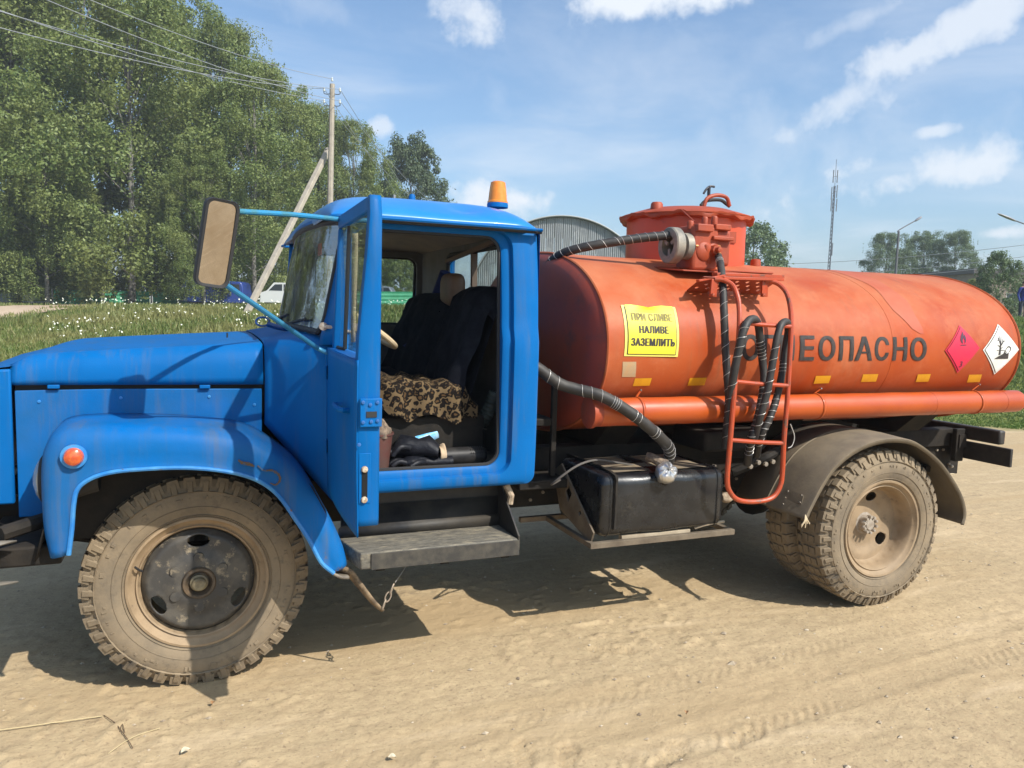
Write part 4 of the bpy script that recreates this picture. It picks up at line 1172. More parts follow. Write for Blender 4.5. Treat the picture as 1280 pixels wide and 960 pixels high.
# grille surround at the nose
mb = MB(); sec = [(-.84, .86), (-.85, .95), (-.85, 1.28), (-.835, 1.375), (-.80, 1.412), (-.698, 1.425)]
rows = []
for yy, c in ((-.80, 0), (-.80, 0.001), (-.795, .0), (-.77, .0), (0, .01), (.77, .0), (.795, 0), (.80, 0)):
    rows.append([(x, yy, z+c) for (x, z) in sec])
mb.grid(rows[2:6])
for s in (-1, 1):
    mb.prism([(-.695, .86), (-.84, .86), (-.85, .95), (-.85, 1.28), (-.835, 1.365), (-.80, 1.40), (-.74, 1.413), (-.695, 1.415)], lambda u, v, w: (u, s*w, v), .772, .797)
part(mb, 'grille_surround', blue, bevel=.008, smooth=40)
gr = sub('grille', T)
for k in range(7):
    z = .93+k*.05
    MB().box(-.872, -.855, -.70, .70, z, z+.028).build('bar', mat('light_grille', (.6, .6, .58), .5), gr, bevel=.004)
# headlights beside the grille (rim just shows ahead of the fender)
for s in (-1, 1):
    hl = sub('headlight', T)
    mb = MB(); mb.lathe([(.06, .20), (.088, .10), (.095, .02), (.095, .0), (.088, -.004)], (-.572, s*.92, .985), 'x', 28)
    mb.build('housing', rubber, hl)
    mb = MB(); mb.lathe([(.001, -.030), (.04, -.024), (.07, -.012), (.088, 0)], (-.577, s*.92, .985), 'x', 28)
    mb.build('lens', mat('headlight_glass', (.30, .31, .30), .08, spec=.8), hl)
# bumper
for s in (-1, 1):
    pass
mb = MB(); rows = []
for yy, x in ((-1.10, -.70), (-1.08, -.80), (-.98, -.88), (-.7, -.93), (0, -.95), (.7, -.93), (.98, -.88), (1.08, -.80), (1.10, -.70)):
    rows.append([(x+.06, yy*.97, .62), (x, yy, .625), (x-.006, yy, .70), (x, yy, .775), (x+.06, yy*.97, .78)])
mb.grid(rows); part(mb, 'bumper', mat('grey_bumper', (.13, .125, .115), .6, col2=(.20, .18, .15), scale=8, dust_glare=.4, dust_glare_col=(.2, .17, .13)), smooth=50, solid=.008)
part(MB().box(-.80, -.50, -1.02, -.50, .66, .74), 'bumper_bracket', chassis, bevel=.01)
part(MB().tube([U(0, 668, 'y', -1.03), U(40, 655, 'y', -.95), U(85, 640, 'y', -.80)], .03, 8), 'front_bracket_tube', chassis)

# ---------------------------------------------------------- front fenders
ST = [((66, 690), (86, 693)), ((57, 655), (90, 660)), ((54, 612), (92, 632)), ((54, 578), (97, 611)), ((58, 547), (113, 598)), ((74, 528), (138, 590)), ((115, 522), (175, 586)), ((200, 522), (232, 584)),
      ((262, 526), (285, 589)), ((308, 533), (322, 600)), ((345, 552), (348, 619)), ((375, 583), (368, 647)), ((402, 628), (386, 674)), ((424, 672), (401, 702)), ((431, 697), (417, 716))]
def fender(s):
    f_o = [Vector((U(a[0], a[1], 'y', -1.0).x, 0, U(a[0], a[1], 'y', -.84 if a[1] < 560 else -1.0).z)) for a, b in ST]; f_i = [U(b[0], b[1], 'y', -1.105) for a, b in ST]
    co = catmull([(p.x, 0, p.z) for p in f_o], 4); ci = catmull([(p.x, 0, p.z) for p in f_i], 4)
    rows = []; lip = []; n = len(co)
    for i, (o_, i_) in enumerate(zip(co, ci)):
        ins = i_; d = (o_-ins)
        t = i/(n-1)
        r = []
        r.append((ins.x, s*-1.075 if s > 0 else -1.075, ins.z)) if False else None
        for (f, yy) in ((0, 1.100), (.06, 1.112), (.16, 1.106), (.35, 1.110), (.60, 1.106), (.78, 1.097), (.90, 1.078), (.97, 1.035), (1.0, .97)):
            q = ins+d*f
            r.append((q.x, s*yy, q.z))
        top = o_.copy(); mid = sstep(.1, .3, t)*sstep(.95, .6, t)
        wdt = .77 if t < .72 else .77+.10*sstep(.72, 1, t)
        r.append((top.x, s*.86, top.z+.004*mid)); r.append((top.x, s*wdt, top.z+.006*mid))
        rows.append(r)
        lip.append((ins.x, s*1.112, ins.z))
    mb = MB(); mb.grid(rows)
    fo = part(mb, 'front_fender', blue_worn, smooth=60, solid=.007)
    MB().tube(lip, .0095, 8).build('wheel_arch_lip', blue_lip, fo)
    return fo
FL = fender(-1); FR = fender(1)
rust_m = mat('brown_rust_scrape', (.12, .075, .04), .8, col2=(.03, .10, .22), scale=60, lo=.5, hi=.62)
for path, w_ in ((((298, 575), (304, 579), (311, 580), (318, 583)), .014), (((322, 582), (330, 588), (340, 588), (348, 593), (350, 600), (345, 606), (338, 604)), .009), (((152, 587), (160, 588), (168, 587)), .009), (((196, 586), (203, 586.5)), .007)):
    P_ = catmull([U(a, b, 'y', -1.118) for a, b in path], 4); mb = MB(); rows = []
    for i, p in enumerate(P_):
        w = w_*(.35+.65*math.sin(math.pi*(i+.5)/len(P_)))*(1+.35*math.sin(i*2.7)); t = (P_[min(i+1, len(P_)-1)]-P_[max(i-1, 0)]).normalized(); nn = Vector((-t.z, 0, t.x))
        rows.append([tuple(p+nn*w*.5), tuple(p-nn*w*.5)])
    mb.grid(rows); mb.build('rust_scrape', rust_m, FL, smooth=0, fixn=False, solid=.003)
g = U(92, 571, 'y', -1.125)
tsg = MB().lathe([(.001, -.030), (.016, -.029), (.030, -.020), (.036, -.004), (.036, .012)], g, 'y', 24).build('turn_signal', amber_dark, T)
MB().lathe([(.036, -.004), (.046, -.002), (.047, .004), (.040, .014)], g, 'y', 24).build('signal_rim', blue_lip, tsg)
# bent lower corner of the fender, strap and chain
pts = [U(395, 690, 'y', -1.10), U(408, 712, 'y', -1.10), U(424, 723, 'y', -1.10), U(436, 724, 'y', -1.10)]
mb = MB(); mb.grid([[tuple(p+Vector((0, -.012, .010))), tuple(p+Vector((0, .07, .0)))] for p in catmull(pts, 4)]); part(mb, 'bent_fender_foot', mat('scuffed_steel_edge', (.22, .19, .15), .7, col2=(.1, .08, .06), scale=15), solid=.012, smooth=50)
pts = [U(424, 712, 'y', -1.06), U(436, 716, 'y', -1.07), U(449, 731, 'y', -1.08), U(466, 752, 'y', -1.09), U(479, 764, 'y', -1.10)]
cp = catmull(pts, 5); mb = MB(); rows = []
for i, p in enumerate(cp):
    w = .042*(1-.65*i/(len(cp)-1)); rows.append([tuple(p+Vector((w*.35, -w*.3, w*.45))), tuple(p+Vector((0, 0, 0))), tuple(p+Vector((-w*.35, w*.5, -w*.30)))])
mb.grid(rows); strap = part(mb, 'torn_strap', mat('torn_leather_strap', (.27, .19, .11), .8, col2=(.07, .05, .035), scale=22, bump=.003, bscale=40), solid=.006, smooth=50)
mb = MB()
for i, (px, py) in enumerate(((480, 756), (485, 746), (490, 736))):
    c = U(px, py, 'y', -1.10); d = Vector((.35, 0, .94)) if i < 3 else Vector((0, 0, 1)); sd = Vector((.94, 0, -.35)) if i % 2 else Vector((0, 1, 0))*.8+Vector((.4, 0, -.1))
    mb.tube([c+d*.024*math.cos(a)+sd*.012*math.sin(a) for a in np.linspace(0, 2*math.pi, 17)], .0036, 6, cap=False)
part(mb, 'chain', mat('rusty_chain', (.30, .24, .18), .6, metal=.3))
part(MB().tube([U(494, 728, 'y', -1.10), U(505, 712, 'y', -1.0), U(512, 700, 'y', -.9)], .0018, 4), 'chain_wire', wire_m)

# ---------------------------------------------------------- cowl between hood and windscreen
def cowl():
    mb = MB(); rows = []
    for i in range(15):
        t = i/14; x = .285+t*.305
        w = sstep(0, 1, t)
        # from bottom side up and over to the centre
        side = .788+(1.032-.788)*(w**.8)
        zt = 1.532+.048*t
        lowz = 1.16-.36*t
        r = [(x, -(side-.012), lowz), (x, -side, lowz+.05), (x, -(side+.006), 1.25), (x, -(side+.004), 1.38), (x, -(side-.006), 1.45), (x, -(side-.03-.02*t), zt-.035), (x, -(side-.08-.05*t), zt-.008),
             (x, -(side-.18-.05*t), zt+.000+.006*t), (x, -.45, zt+.004+.018*t), (x, -.2, zt+.006+.024*t), (x, 0, zt+.008+.026*t)]
        rows.append(r+[(a, -b, c) for (a, b, c) in r[-2::-1]])
    mb.grid(rows)
    return part(mb, 'cowl', blue, smooth=50, solid=.006)
cw = cowl()
part(MB().box(.24, .30, -.74, .74, 1.2, 1.50), 'firewall', chassis)

# ---------------------------------------------------------- cab shell
def ys(z):
    v = 1.045-.060*max(0, (z-1.55)/.55)**1.7-.012*max(0, (1.2-z)/.35)**2
    return v+.016*(1-sstep(1.585, 1.625, z))
def ring(mb, loops):
    rows = [L for L in loops]
    mb.grid(rows, wrap=True)
def cab_side(s, inner, far=False):
    mb = MB(); n = 8
    def loop(x0, x1, z0, z1, r, w): return [(u, s*(ys(v)-w), v) for (u, v) in rr(x0, x1, z0, z1, r, n)]
    def split(L):
        out = []
        m = len(L)
        for i in range(m):
            a, b = L[i], L[(i+1) % m]
            out.append(a)
            if math.dist(a, b) > .3:
                for k in range(1, 14):
                    u = a[0]+(b[0]-a[0])*k/14; v = a[2]+(b[2]-a[2])*k/14; out.append((u, None, v))
        return out
    def L(x0, x1, z0, z1, r, w):
        q = [(u, v) for (u, v) in rr(x0, x1, z0, z1, r, n)]
        out = []
        m = len(q)
        for i in range(m):
            a, b = q[i], q[(i+1) % m]; out.append(a)
            if (i+1) % (n+1) == 0:
                for k in range(1, 16): out.append((a[0]+(b[0]-a[0])*k/16, a[1]+(b[1]-a[1])*k/16))
        return [(u, s*(ys(v)-w), v) for (u, v) in out]
    if not far:
        loops = [L(.650, 1.345, .962, 2.055, .07, .085), L(.650, 1.345, .962, 2.055, .07, .040), L(.640, 1.358, .950, 2.066, .075, .030), L(.628, 1.385, .928, 2.076, .08, .028),
                 L(.624, 1.392, .922, 2.079, .08, .002), L(.620, 1.398, .914, 2.082, .08, 0), L(.604, 1.500, .885, 2.105, .05, 0), L(.600, 1.522, .868, 2.110, .05, .012), L(.598, 1.532, .860, 2.112, .05, .045), L(.598, 1.532, .858, 2.112, .05, .11)]
    else:
        loops = [L(*inner, .07, .06), L(*inner, .07, .0), L(.62, 1.515, .885, 2.105, .05, 0), L(.598, 1.532, .858, 2.112, .05, .05), L(.598, 1.532, .858, 2.112, .05, .11)]
    ring(mb, loops)
    return mb
cb = part(cab_side(-1, None), 'cab_side', blue, smooth=40)
mb = MB(); q = [(u, -(ys(v)-.052), v) for (u, v) in rr(.655, 1.340, .967, 2.050, .068, 8)]
mb.tube(q+[q[0]], .009, 6, cap=False); mb.build('door_seal', rubber, cb)
cr = part(cab_side(1, (.74, 1.455, 1.575, 2.055), True), 'cab_side', blue, smooth=40)
mb = MB(); q = [(u, (ys(v)-.03), v) for (u, v) in rr(.745, 1.450, 1.580, 2.050, .065, 8)]
mb.tube(q+[q[0]], .013, 6, cap=False); mb.build('window_seal', rubber, cr)
mb = MB(); mb.prism(rr(.745, 1.450, 1.580, 2.050, .065, 6), lambda u, v, w: (u, ys(v)-.03+w, v), -.002, .002); mb.build('window_glass', glass, cr, smooth=0)
# lining of the far side
mb = MB(); q1 = rr(.745, 1.450, 1.580, 2.050, .065, 8); q2 = rr(.61, 1.50, .93, 2.09, .04, 8)
mb.grid([[(u, .955, v) for (u, v) in q1], [(u, .935, v) for (u, v) in q1], [(u, .93, v) for (u, v) in q2]], wrap=True); part(mb, 'side_lining', grey_lining, smooth=0)
# rear wall
wn2 = (-.60, .32, 1.80, 2.04)
mb = MB(); q1 = rr(*wn2, .05, 8); q2 = rr(-1.0, 1.0, .87, 2.10, .05, 8)
mb.grid([[(1.492, u, v) for (u, v) in q1], [(1.532, u, v) for (u, v) in q1], [(1.532, u, v) for (u, v) in q2]], wrap=True)
rwall = part(mb, 'cab_rear_wall', blue, smooth=40)
mb = MB(); mb.grid([[(1.49, u, v) for (u, v) in q1], [(1.485, u, v) for (u, v) in rr(-.99, .99, .92, 2.09, .05, 8)]], wrap=True); mb.build('rear_lining', grey_lining, rwall, smooth=0)
mb = MB(); mb.tube([(1.487, u, v) for (u, v) in q1+[q1[0]]], .014, 6, cap=False); mb.tube([(1.487, -.20, 1.80), (1.487, -.20, 2.04)], .013, 6); mb.build('window_seal', rubber, rwall)
mb = MB(); mb.prism(q1, lambda u, v, w: (w, u, v), 1.508, 1.512); mb.build('rear_window', glass, rwall, smooth=0)
# roof
mb = MB(); rows = []; x0, x1 = .545, 1.522
for i in range(33):
    sx_ = -1+2*i/32; sx_ = math.copysign(1-(1-abs(sx_))**1.6, sx_)
    x = (x0+x1)/2+(x1-x0)/2*sx_; r = []
    for j in range(41):
        sy_ = -1+2*j/40; sy_ = math.copysign(1-(1-abs(sy_))**1.8, sy_)
        yb = 1.032
        hgt = .160*(max(0, 1-abs(sy_)**3.2)**.62)*(max(0, 1-abs(sx_)**6)**.55)
        if sx_ < 0: hgt *= 1-.10*abs(sx_)**2
        y = yb*sy_*(1-.0*abs(sx_))
        cc = 1-.05*max(0, abs(sx_)-.8)*5*abs(sy_)**6
        z = 2.098+hgt
        z -= .028*math.exp(-((x-1.19)/.07)**2-((y+.86)/.10)**2)+.012*math.exp(-((x-1.05)/.11)**2-((y+.93)/.08)**2)
        r.append((x, y*cc, z))
    rows.append(r)
mb.grid(rows)
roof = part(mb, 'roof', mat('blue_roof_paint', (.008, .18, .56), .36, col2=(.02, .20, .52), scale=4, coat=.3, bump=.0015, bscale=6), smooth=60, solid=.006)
# drip rail
mb = MB(); q = [(x0, -.90, 2.088), (x0+.01, -1.03, 2.088), (.8, -1.042, 2.092), (1.2, -1.042, 2.092), (1.48, -1.040, 2.090), (1.522, -1.0, 2.088), (1.526, -.5, 2.088), (1.526, .5, 2.088), (1.522, 1.0, 2.088), (1.48, 1.04, 2.09), (.8, 1.042, 2.092), (x0+.01, 1.03, 2.088), (x0, .9, 2.088)]
mb.tube(q, .0075, 6, 4); mb.build('drip_rail', blue, roof)
mb = MB(); mb.tube([(.60, -1.018, 2.083), (1.53, -1.018, 2.083)], .010, 6); mb.build('gutter_seal', rubber, roof)
# headliner
mb = MB(); rows = [[(x, y, 2.085+.07*(1-(y/.97)**4)*(1-((x-1.04)/.45)**4)) for y in np.linspace(-.97, .97, 13)] for x in np.linspace(.60, 1.485, 9)]
mb.grid(rows); part(mb, 'headliner', mat('beige_headliner', (.36, .29, .22), .85, col2=(.22, .2, .18), scale=3), smooth=40)
# roof fittings
bc = U(622, 254, 'y', -.42)
bcn = MB().lathe([(.001, .105), (.030, .104), (.040, .098), (.046, .06), (.052, .0), (.056, -.004), (.056, -.012)], bc+Vector((0, 0, .012)), 'z', 28).build('beacon', amber, T)
MB().lathe([(.056, .004), (.058, -.004), (.058, -.02)], bc+Vector((0, 0, -.005)), 'z', 24).build('beacon_base', blue, bcn)
MB().lathe([(.001, .055), (.012, .05), (.012, .0)], bc+Vector((0, 0, .01)), 'z', 12).build('bulb', mat('dark_bulb', (.10, .04, .02), .3), bcn)
g = U(515, 246, 'y', -.2)
part(MB().lathe([(.001, .016), (.013, .013), (.018, .003), (.020, -.03)], g, 'z', 14), 'roof_vent_cap', blue)
g = U(493, 246, 'y', -.2); part(MB().lathe([(.001, .012), (.008, .01), (.010, -.03)], g, 'z', 10), 'roof_bolt', steel)
# floor, dashboard
part(MB().box(.56, 1.49, -.975, .95, .908, .940), 'cab_floor', mat('dirty_floor_mat', (.06, .05, .042), .85, col2=(.16, .13, .10), scale=7, col3=(.22, .17, .12), scale3=12, lo3=.58, hi3=.7))
mb = MB(); rows = []
for y in (-.96, -.9, .9, .96):
    rows.append([(.60, y, 1.15), (.70, y, 1.20), (.74, y, 1.36), (.72, y, 1.50), (.64, y, 1.585), (.54, y, 1.59)])
mb.grid(rows); part(mb, 'dashboard', mat('dark_dash', (.035, .037, .04), .6), smooth=40, solid=.01)
part(MB().box(.56, .60, -.94, .94, .92, 1.50), 'toe_board', chassis)
mb = MB(); rows = [[(x, y, .94+h*(1-abs(y/.30)**2.5)) for y in np.linspace(-.30, .30, 13)] for x, h in ((.60, .34), (.9, .28), (1.2, .22), (1.48, .2))]
mb.grid(rows); part(mb, 'gearbox_cover', chassis)
# steering wheel: the edge of the rim shows by the door
sw = sub('steering_wheel', T)
c = Vector((.775, -.50, 1.618)); e1 = Vector((0, 1, 0)); e2 = Vector((math.cos(math.radians(-34)), 0, math.sin(math.radians(-34)))); nrm = e1.cross(e2)
MB().tube([c+e1*.205*math.cos(a)+e2*.205*math.sin(a) for a in np.linspace(0, 2*math.pi, 49)], .0145, 10, cap=False).build('rim', cream, sw)
mb = MB()
for a in (.4, 2.74, 4.71): mb.tube([c, c+e1*.2*math.cos(a)+e2*.2*math.sin(a)], .008, 6)
mb.build('spokes', rubber, sw)
MB().tube([c+nrm*.01, c-nrm*.04], .035, 14).build('horn_button', rubber, sw)
part(MB().tube([c, c+Vector((-.25, 0, -.42))], .02, 8), 'steering_column', rubber)

# seats
def cushion(mb, x0, x1, y0, y1, z0, z1, seed=0, lump=.012, n=22):
    r = np.random.default_rng(seed); rows = []
    ph = r.uniform(0, 6, 8)
    for i in range(n+1):
        row = []
        for j in range(n+1):
            u = i/n; v = j/n
            x = x0+(x1-x0)*u; y = y0+(y1-y0)*v
            e = (1-abs(2*u-1)**5)**.5*(1-abs(2*v-1)**5)**.5
            z = z0+(z1-z0)*e+lump*(math.sin(u*9+ph[0]+3*v)+math.sin(v*11+ph[1]-4*u)+.6*math.sin(17*u+9*v+ph[2]))*min(1, e*1.5)
            row.append((x, y, z))
        rows.append(row)
    mb.grid(rows)
leo = bpy.data.materials.new('leopard_print_plush'); leo.use_nodes = True
n_, l_ = leo.node_tree.nodes, leo.node_tree.links; p_ = n_['Principled BSDF']; p_.inputs['Roughness'].default_value = .95; p_.inputs['Specular IOR Level'].default_value = .1
t_ = n_.new('ShaderNodeTexCoord'); nn_ = n_.new('ShaderNodeTexNoise'); l_.new(t_.outputs['Object'], nn_.inputs['Vector']); nn_.inputs['Scale'].default_value = 26; nn_.inputs['Detail'].default_value = 2
mxv = n_.new('ShaderNodeMix'); mxv.data_type = 'VECTOR'; mxv.inputs['Factor'].default_value = .05; l_.new(t_.outputs['Object'], mxv.inputs['A']); l_.new(nn_.outputs['Color'], mxv.inputs['B'])
vo = n_.new('ShaderNodeTexVoronoi'); vo.feature = 'F1'; l_.new(mxv.outputs['Result'], vo.inputs['Vector']); vo.inputs['Scale'].default_value = 36; vo.inputs['Randomness'].default_value = .85
cr_ = n_.new('ShaderNodeValToRGB'); l_.new(vo.outputs['Distance'], cr_.inputs[0]); e = cr_.color_ramp.elements
e[0].color = (.10, .058, .028, 1); e[0].position = 0; e[1].color = (.15, .10, .052, 1); e[1].position = 1
for pos, c_ in ((.24, (.07, .042, .02, 1)), (.28, (.010, .008, .007, 1)), (.54, (.010, .008, .007, 1)), (.60, (.13, .09, .048, 1))):
    x = e.new(pos); x.color = c_
l_.new(cr_.outputs[0], p_.inputs['Base Color'])
ds = sub('driver_seat', T)
mb = MB(); rows = []
# cushion with rolled front and side, top slopes down to the rear
for i in range(25):
    u = i/24; row = []
    x = .79+.52*u
    for j in range(27):
        a = j/26
        # profile in (y,z): from bottom of near side, over the top, to the far side
        if a < .35: y = -.80; z = 1.165+.17*(a/.35)
        elif a < .5: t = (a-.35)/.15*math.pi/2; y = -.80+.06*(1-math.cos(t)); z = 1.335+.045*math.sin(t)
        else: t = (a-.5)/.5; y = -.74+.50*t; z = 1.38-.01*t
        end = sstep(0, .12, u)*sstep(1, .86, u)
        z = 1.165+(z-1.165)*(.55+.37*end)-.035*u+.010*math.sin(u*15+a*6)+.008*math.sin(u*31-a*14)
        y += .018*(1-end)+.012*math.sin(u*22+a*3)
        if a < .08: z += .022+ .010*math.sin(u*13+1)+.007*math.sin(u*37)+.03*max(0, .3-u)
        row.append((x, y, z))
    rows.append(row)
mb.grid(rows); mb.build('seat_cushion', leo, ds, smooth=60)
MB().box(.84, 1.36, -.76, -.28, .945, 1.17).build('seat_base', chassis, ds, bevel=.01)
def seat_back(y0, y1, name, m, z1=1.86, par=None, seed=1, xo=0):
    mb = MB(); rows = []; r = np.random.default_rng(seed); ph = r.uniform(0, 6, 6)
    for i in range(21):
        v = i/20; z = 1.22+(z1-1.22)*v; row = []
        for j in range(25):
            u = j/24; y = y0+(y1-y0)*u
            e = (1-abs(2*u-1)**4)**.5; top = (1-max(0, (v-.8)/.2)**3)**.5 if v > .8 else 1
            fx = 1.20+.19*v-.07*e*top+xo+.010*math.sin(9*u+ph[0]+5*v)+.008*math.sin(16*v+ph[1]+8*u)+.006*math.sin(31*u+ph[2])
            row.append((fx+.0*(1-top), y, z-(.10*(1-e) if v > .8 else 0)*v))
        rows.append(row)
    mb.grid(rows); mb.grid([[(p[0] if False else 1.20+.19*v_/20+.05+xo, p[1], p[2]) for p in rows[v_]] for v_ in range(21)])
    mb.grid([[p, (1.20+.19+.05+xo, p[1], p[2])] for p in rows[-1]])
    return mb.build(name, m, par or T, smooth=60)
sbk = seat_back(-.80, -.22, 'seat_back', dark_cloth, 1.83, ds, 1)
pst = sub('passenger_seat', T)
seat_back(-.16, .86, 'seat_back', dark_cloth, 1.80, pst, 2)
mb = MB(); cushion(mb, .82, 1.34, -.16, .86, 1.05, 1.30, 4); mb.build('seat_cushion', dark_cloth, pst, smooth=60)
MB().box(.84, 1.36, -.10, .80, .945, 1.08).build('seat_base', chassis, pst)
# headrest between the seats
hc = Vector((1.385, -.10, 1.815)); mb = MB(); rows = []
for i in range(15):
    a = math.pi*i/14; row = []
    for j in range(20):
        b = 2*math.pi*j/20
        sp = lambda v, e: math.copysign(abs(v)**e, v)
        row.append((hc.x+.05*sp(math.sin(a), .5)*sp(math.cos(b), .5), hc.y+.125*sp(math.sin(a), .45)*sp(math.sin(b), .45), hc.z+.095*sp(math.cos(a), .55)))
    rows.append(row)
mb.grid(rows, True); mb.build('headrest', brown_vinyl, pst, smooth=60)
mb = MB()
for s in (-.045, .045): mb.tube([(hc.x+.01, hc.y+s, 1.74), (hc.x+.01, hc.y+s, 1.62)], .006, 6)
mb.build('headrest_posts', steel, pst)
# dark blue jacket behind the headrest
part(MB().tube([(1.44, .22, 1.93), (1.42, .30, 1.75), (1.36, .36, 1.55), (1.30, .38, 1.42)], lambda t: .035+.06*t, 10, 5), 'hanging_blue_jacket', mat('navy_cloth', (.01, .018, .09), .9, bump=.006, bscale=12))
# a folded sun visor / pale bar across the rear window
part(MB().beam((1.47, .30, 2.0), (1.44, -.80, 2.075), .02, .022), 'rear_rail', mat('brown_rail', (.16, .10, .07), .6))
part(MB().beam((1.47, -.22, 2.02), (1.47, -.24, 1.74), .03, .03), 'rear_post', mat('brown_rail', ()))

# ---------------------------------------------------------- windscreen
def ws_pt(v, t):
    """v -1..1 across, t 0..1 up"""
    y = v*(.955-.035*t); bow = (1-v*v)
    x = .515+.105*t-.075*bow-.01*t*bow
    z = 1.585+.505*t+.012*bow
    return Vector((x, y, z))
mb = MB(); rows = [[tuple(ws_pt(v, t)) for v in np.linspace(-.985, .985, 21)] for t in np.linspace(.02, .985, 9)]
mb.grid(rows)
wsg = part(mb, 'windscreen', wglass, smooth=60)
edge = [ws_pt(v, 0) for v in np.linspace(-.93, .93, 13)]+[ws_pt(.985, .06)]+[ws_pt(1, t) for t in np.linspace(.15, .85, 6)]+[ws_pt(.98, .95)]+[ws_pt(v, 1) for v in np.linspace(.93, -.93, 13)]+[ws_pt(-.98, .95)]+[ws_pt(-1, t) for t in np.linspace(.85, .15, 6)]+[ws_pt(-.985, .06)]
mb = MB(); mb.tube(edge+[edge[0]], .014, 8, 2, cap=False); mb.build('rubber_frame', rubber, wsg)
for s in (-1, 1):
    mb = MB(); a = ws_pt(s, -.06); b = ws_pt(s, 1.0)
    rows = []
    for k in range(9):
        t = k/8; p = ws_pt(s, -.10+1.12*t); xd = .60+.02*t
        ysd = ys(1.55+.55*t)
        rows.append([(p.x-.004, p.y+s*.004, p.z), (p.x+.012, p.y+s*.035, p.z), (xd-.045+.01*t, s*(ysd-.006), p.z+.004), (xd+.03, s*(ysd), p.z+.006), (xd+.03, s*(ysd-.06), p.z+.006)])
    mb.grid(rows); part(mb, 'windscreen_pillar', blue, smooth=40, solid=.005)
mb = MB(); rows = []
for v in np.linspace(-.94, .94, 17):
    p = ws_pt(v, 1.0); rows.append([tuple(p+Vector((-.006, 0, .004))), tuple(p+Vector((.0, 0, .028))), (.58, p.y*1.04, 2.115), (.62, p.y*1.02, 2.12)])
mb.grid(rows); part(mb, 'windscreen_header', blue, smooth=50, solid=.005)
# strip of red sticker inside the glass
g = U(402, 312, 'x', .60)
part(MB().box(.588, .594, g.y-.05, g.y+.05, g.z-.03, g.z+.03), 'windscreen_sticker', mat('red_sticker', (.5, .04, .03), .6))
# wipers and the small lever by the pillar
mb = MB(); mb.tube([(.44, -.18, 1.60), (.46, -.5, 1.625), (.475, -.70, 1.64)], .006, 6); mb.tube([(.44, .35, 1.61), (.44, .05, 1.635), (.45, -.15, 1.65)], .006, 6)
part(mb, 'wipers', rubber)
g0 = U(404, 408, 'y', -.99); g1 = U(438, 415, 'y', -1.06)
mb = MB(); mb.tube([g0, g0.lerp(g1, .3)+Vector((0, 0, .004)), g1], (.010, .006), 8); mb.lathe([(.001, -.012), (.018, -.008), (.018, .012), (.001, .014)], g0, 'y', 12)
part(mb, 'window_stay', mat('rusty_pale_steel', (.36, .25, .18), .6, col2=(.6, .5, .42), scale=40))
g0 = U(432, 243+33, 'y', -.98)
part(MB().tube([U(428, 279, 'y', -.97), U(447, 286, 'y', -1.03)], .006, 6), 'upper_stay', rubber)
# dark mirror loop and blue hinge on the hood edge
g = U(332, 402, 'y', -.35)
mb = MB(); sd = (RGT*.9+Vector((0, 0, 0))).normalized(); up = Vector((0, 0, 1))
mb.tube([g+sd*.034*math.cos(a)+up*.022*math.sin(a)+sd*-.015 for a in np.linspace(0, 2*math.pi, 25)], .0055, 7, cap=False); mb.tube([g+sd*.01+up*-.012, g+sd*.07+up*-.03, g+sd*.13+up*-.035], .014, 8, 3)
part(mb, 'wiper_motor_cap', mat('dark_blue_glossy', (.01, .045, .16), .25, coat=.5))

# ---------------------------------------------------------- open door
HX, HY = .603, -1.035
LEN = .765
ed = Vector((-.022, -1, 0)).normalized(); en = Vector((-1, .022, 0)).normalized()
def D(u, z, w): return tuple(Vector((HX, HY, 0))+ed*u+en*w+Vector((0, 0, z)))
def wo(z):       # outer skin bulge
    return .038+.040*sstep(2.1, 1.45, z)-.006*sstep(1.2, .9, z)
door = sub('door', T)
mb = MB(); rows = []
zs = [.905, .93, 1.0, 1.1, 1.2, 1.3, 1.38, 1.45, 1.50, 1.525]
for z in zs:
    u0 = .0; r = []
    for u in np.linspace(0, LEN, 15):
        bul = wo(z)+.012*math.sin(math.pi*u/LEN)
        r.append(D(u, z, bul))
    rows.append(r)
mb.grid(rows)
mb.build('outer_skin', blue, door, smooth=60, solid=.004)
mb = MB(); mb.grid([[D(0.01, z, .004), D(LEN-.03, z, .004)] for z in (.955, 1.2, 1.5)]); mb.grid([[D(0.0, z, .004), D(.0, z, wo(z)-.004)] for z in zs]); mb.grid([[D(u, .945, .004), D(u, .945, .07)] for u in (0, LEN-.01)]); mb.grid([[D(u, 1.522, .004), D(u, 1.522, .074)] for u in (0, .2, .4, .6, LEN-.01)])
mb.build('inner_panel', mat('blue_inner_paint', (.004, .12, .42), .45, col2=(.02, .14, .38), scale=5), door, smooth=0, solid=.004)
# latch-side edge face, full height
mb = MB(); rows = []
for z in [.945, .97, 1.1, 1.25, 1.4, 1.5, 1.6, 1.75, 1.9, 2.02, 2.065, 2.085]:
    w1 = wo(z)-.001
    rnd = .02*sstep(2.03, 2.085, z)
    rows.append([D(LEN-.055, z, .0), D(LEN-.012-rnd, z, -.001), D(LEN-.002-rnd, z, .006), D(LEN+.001-rnd, z, w1-.008), D(LEN-.004-rnd, z, w1), D(LEN-.055, z, w1)])
mb.grid(rows); mb.build('latch_edge', blue, door, smooth=50, solid=.003)
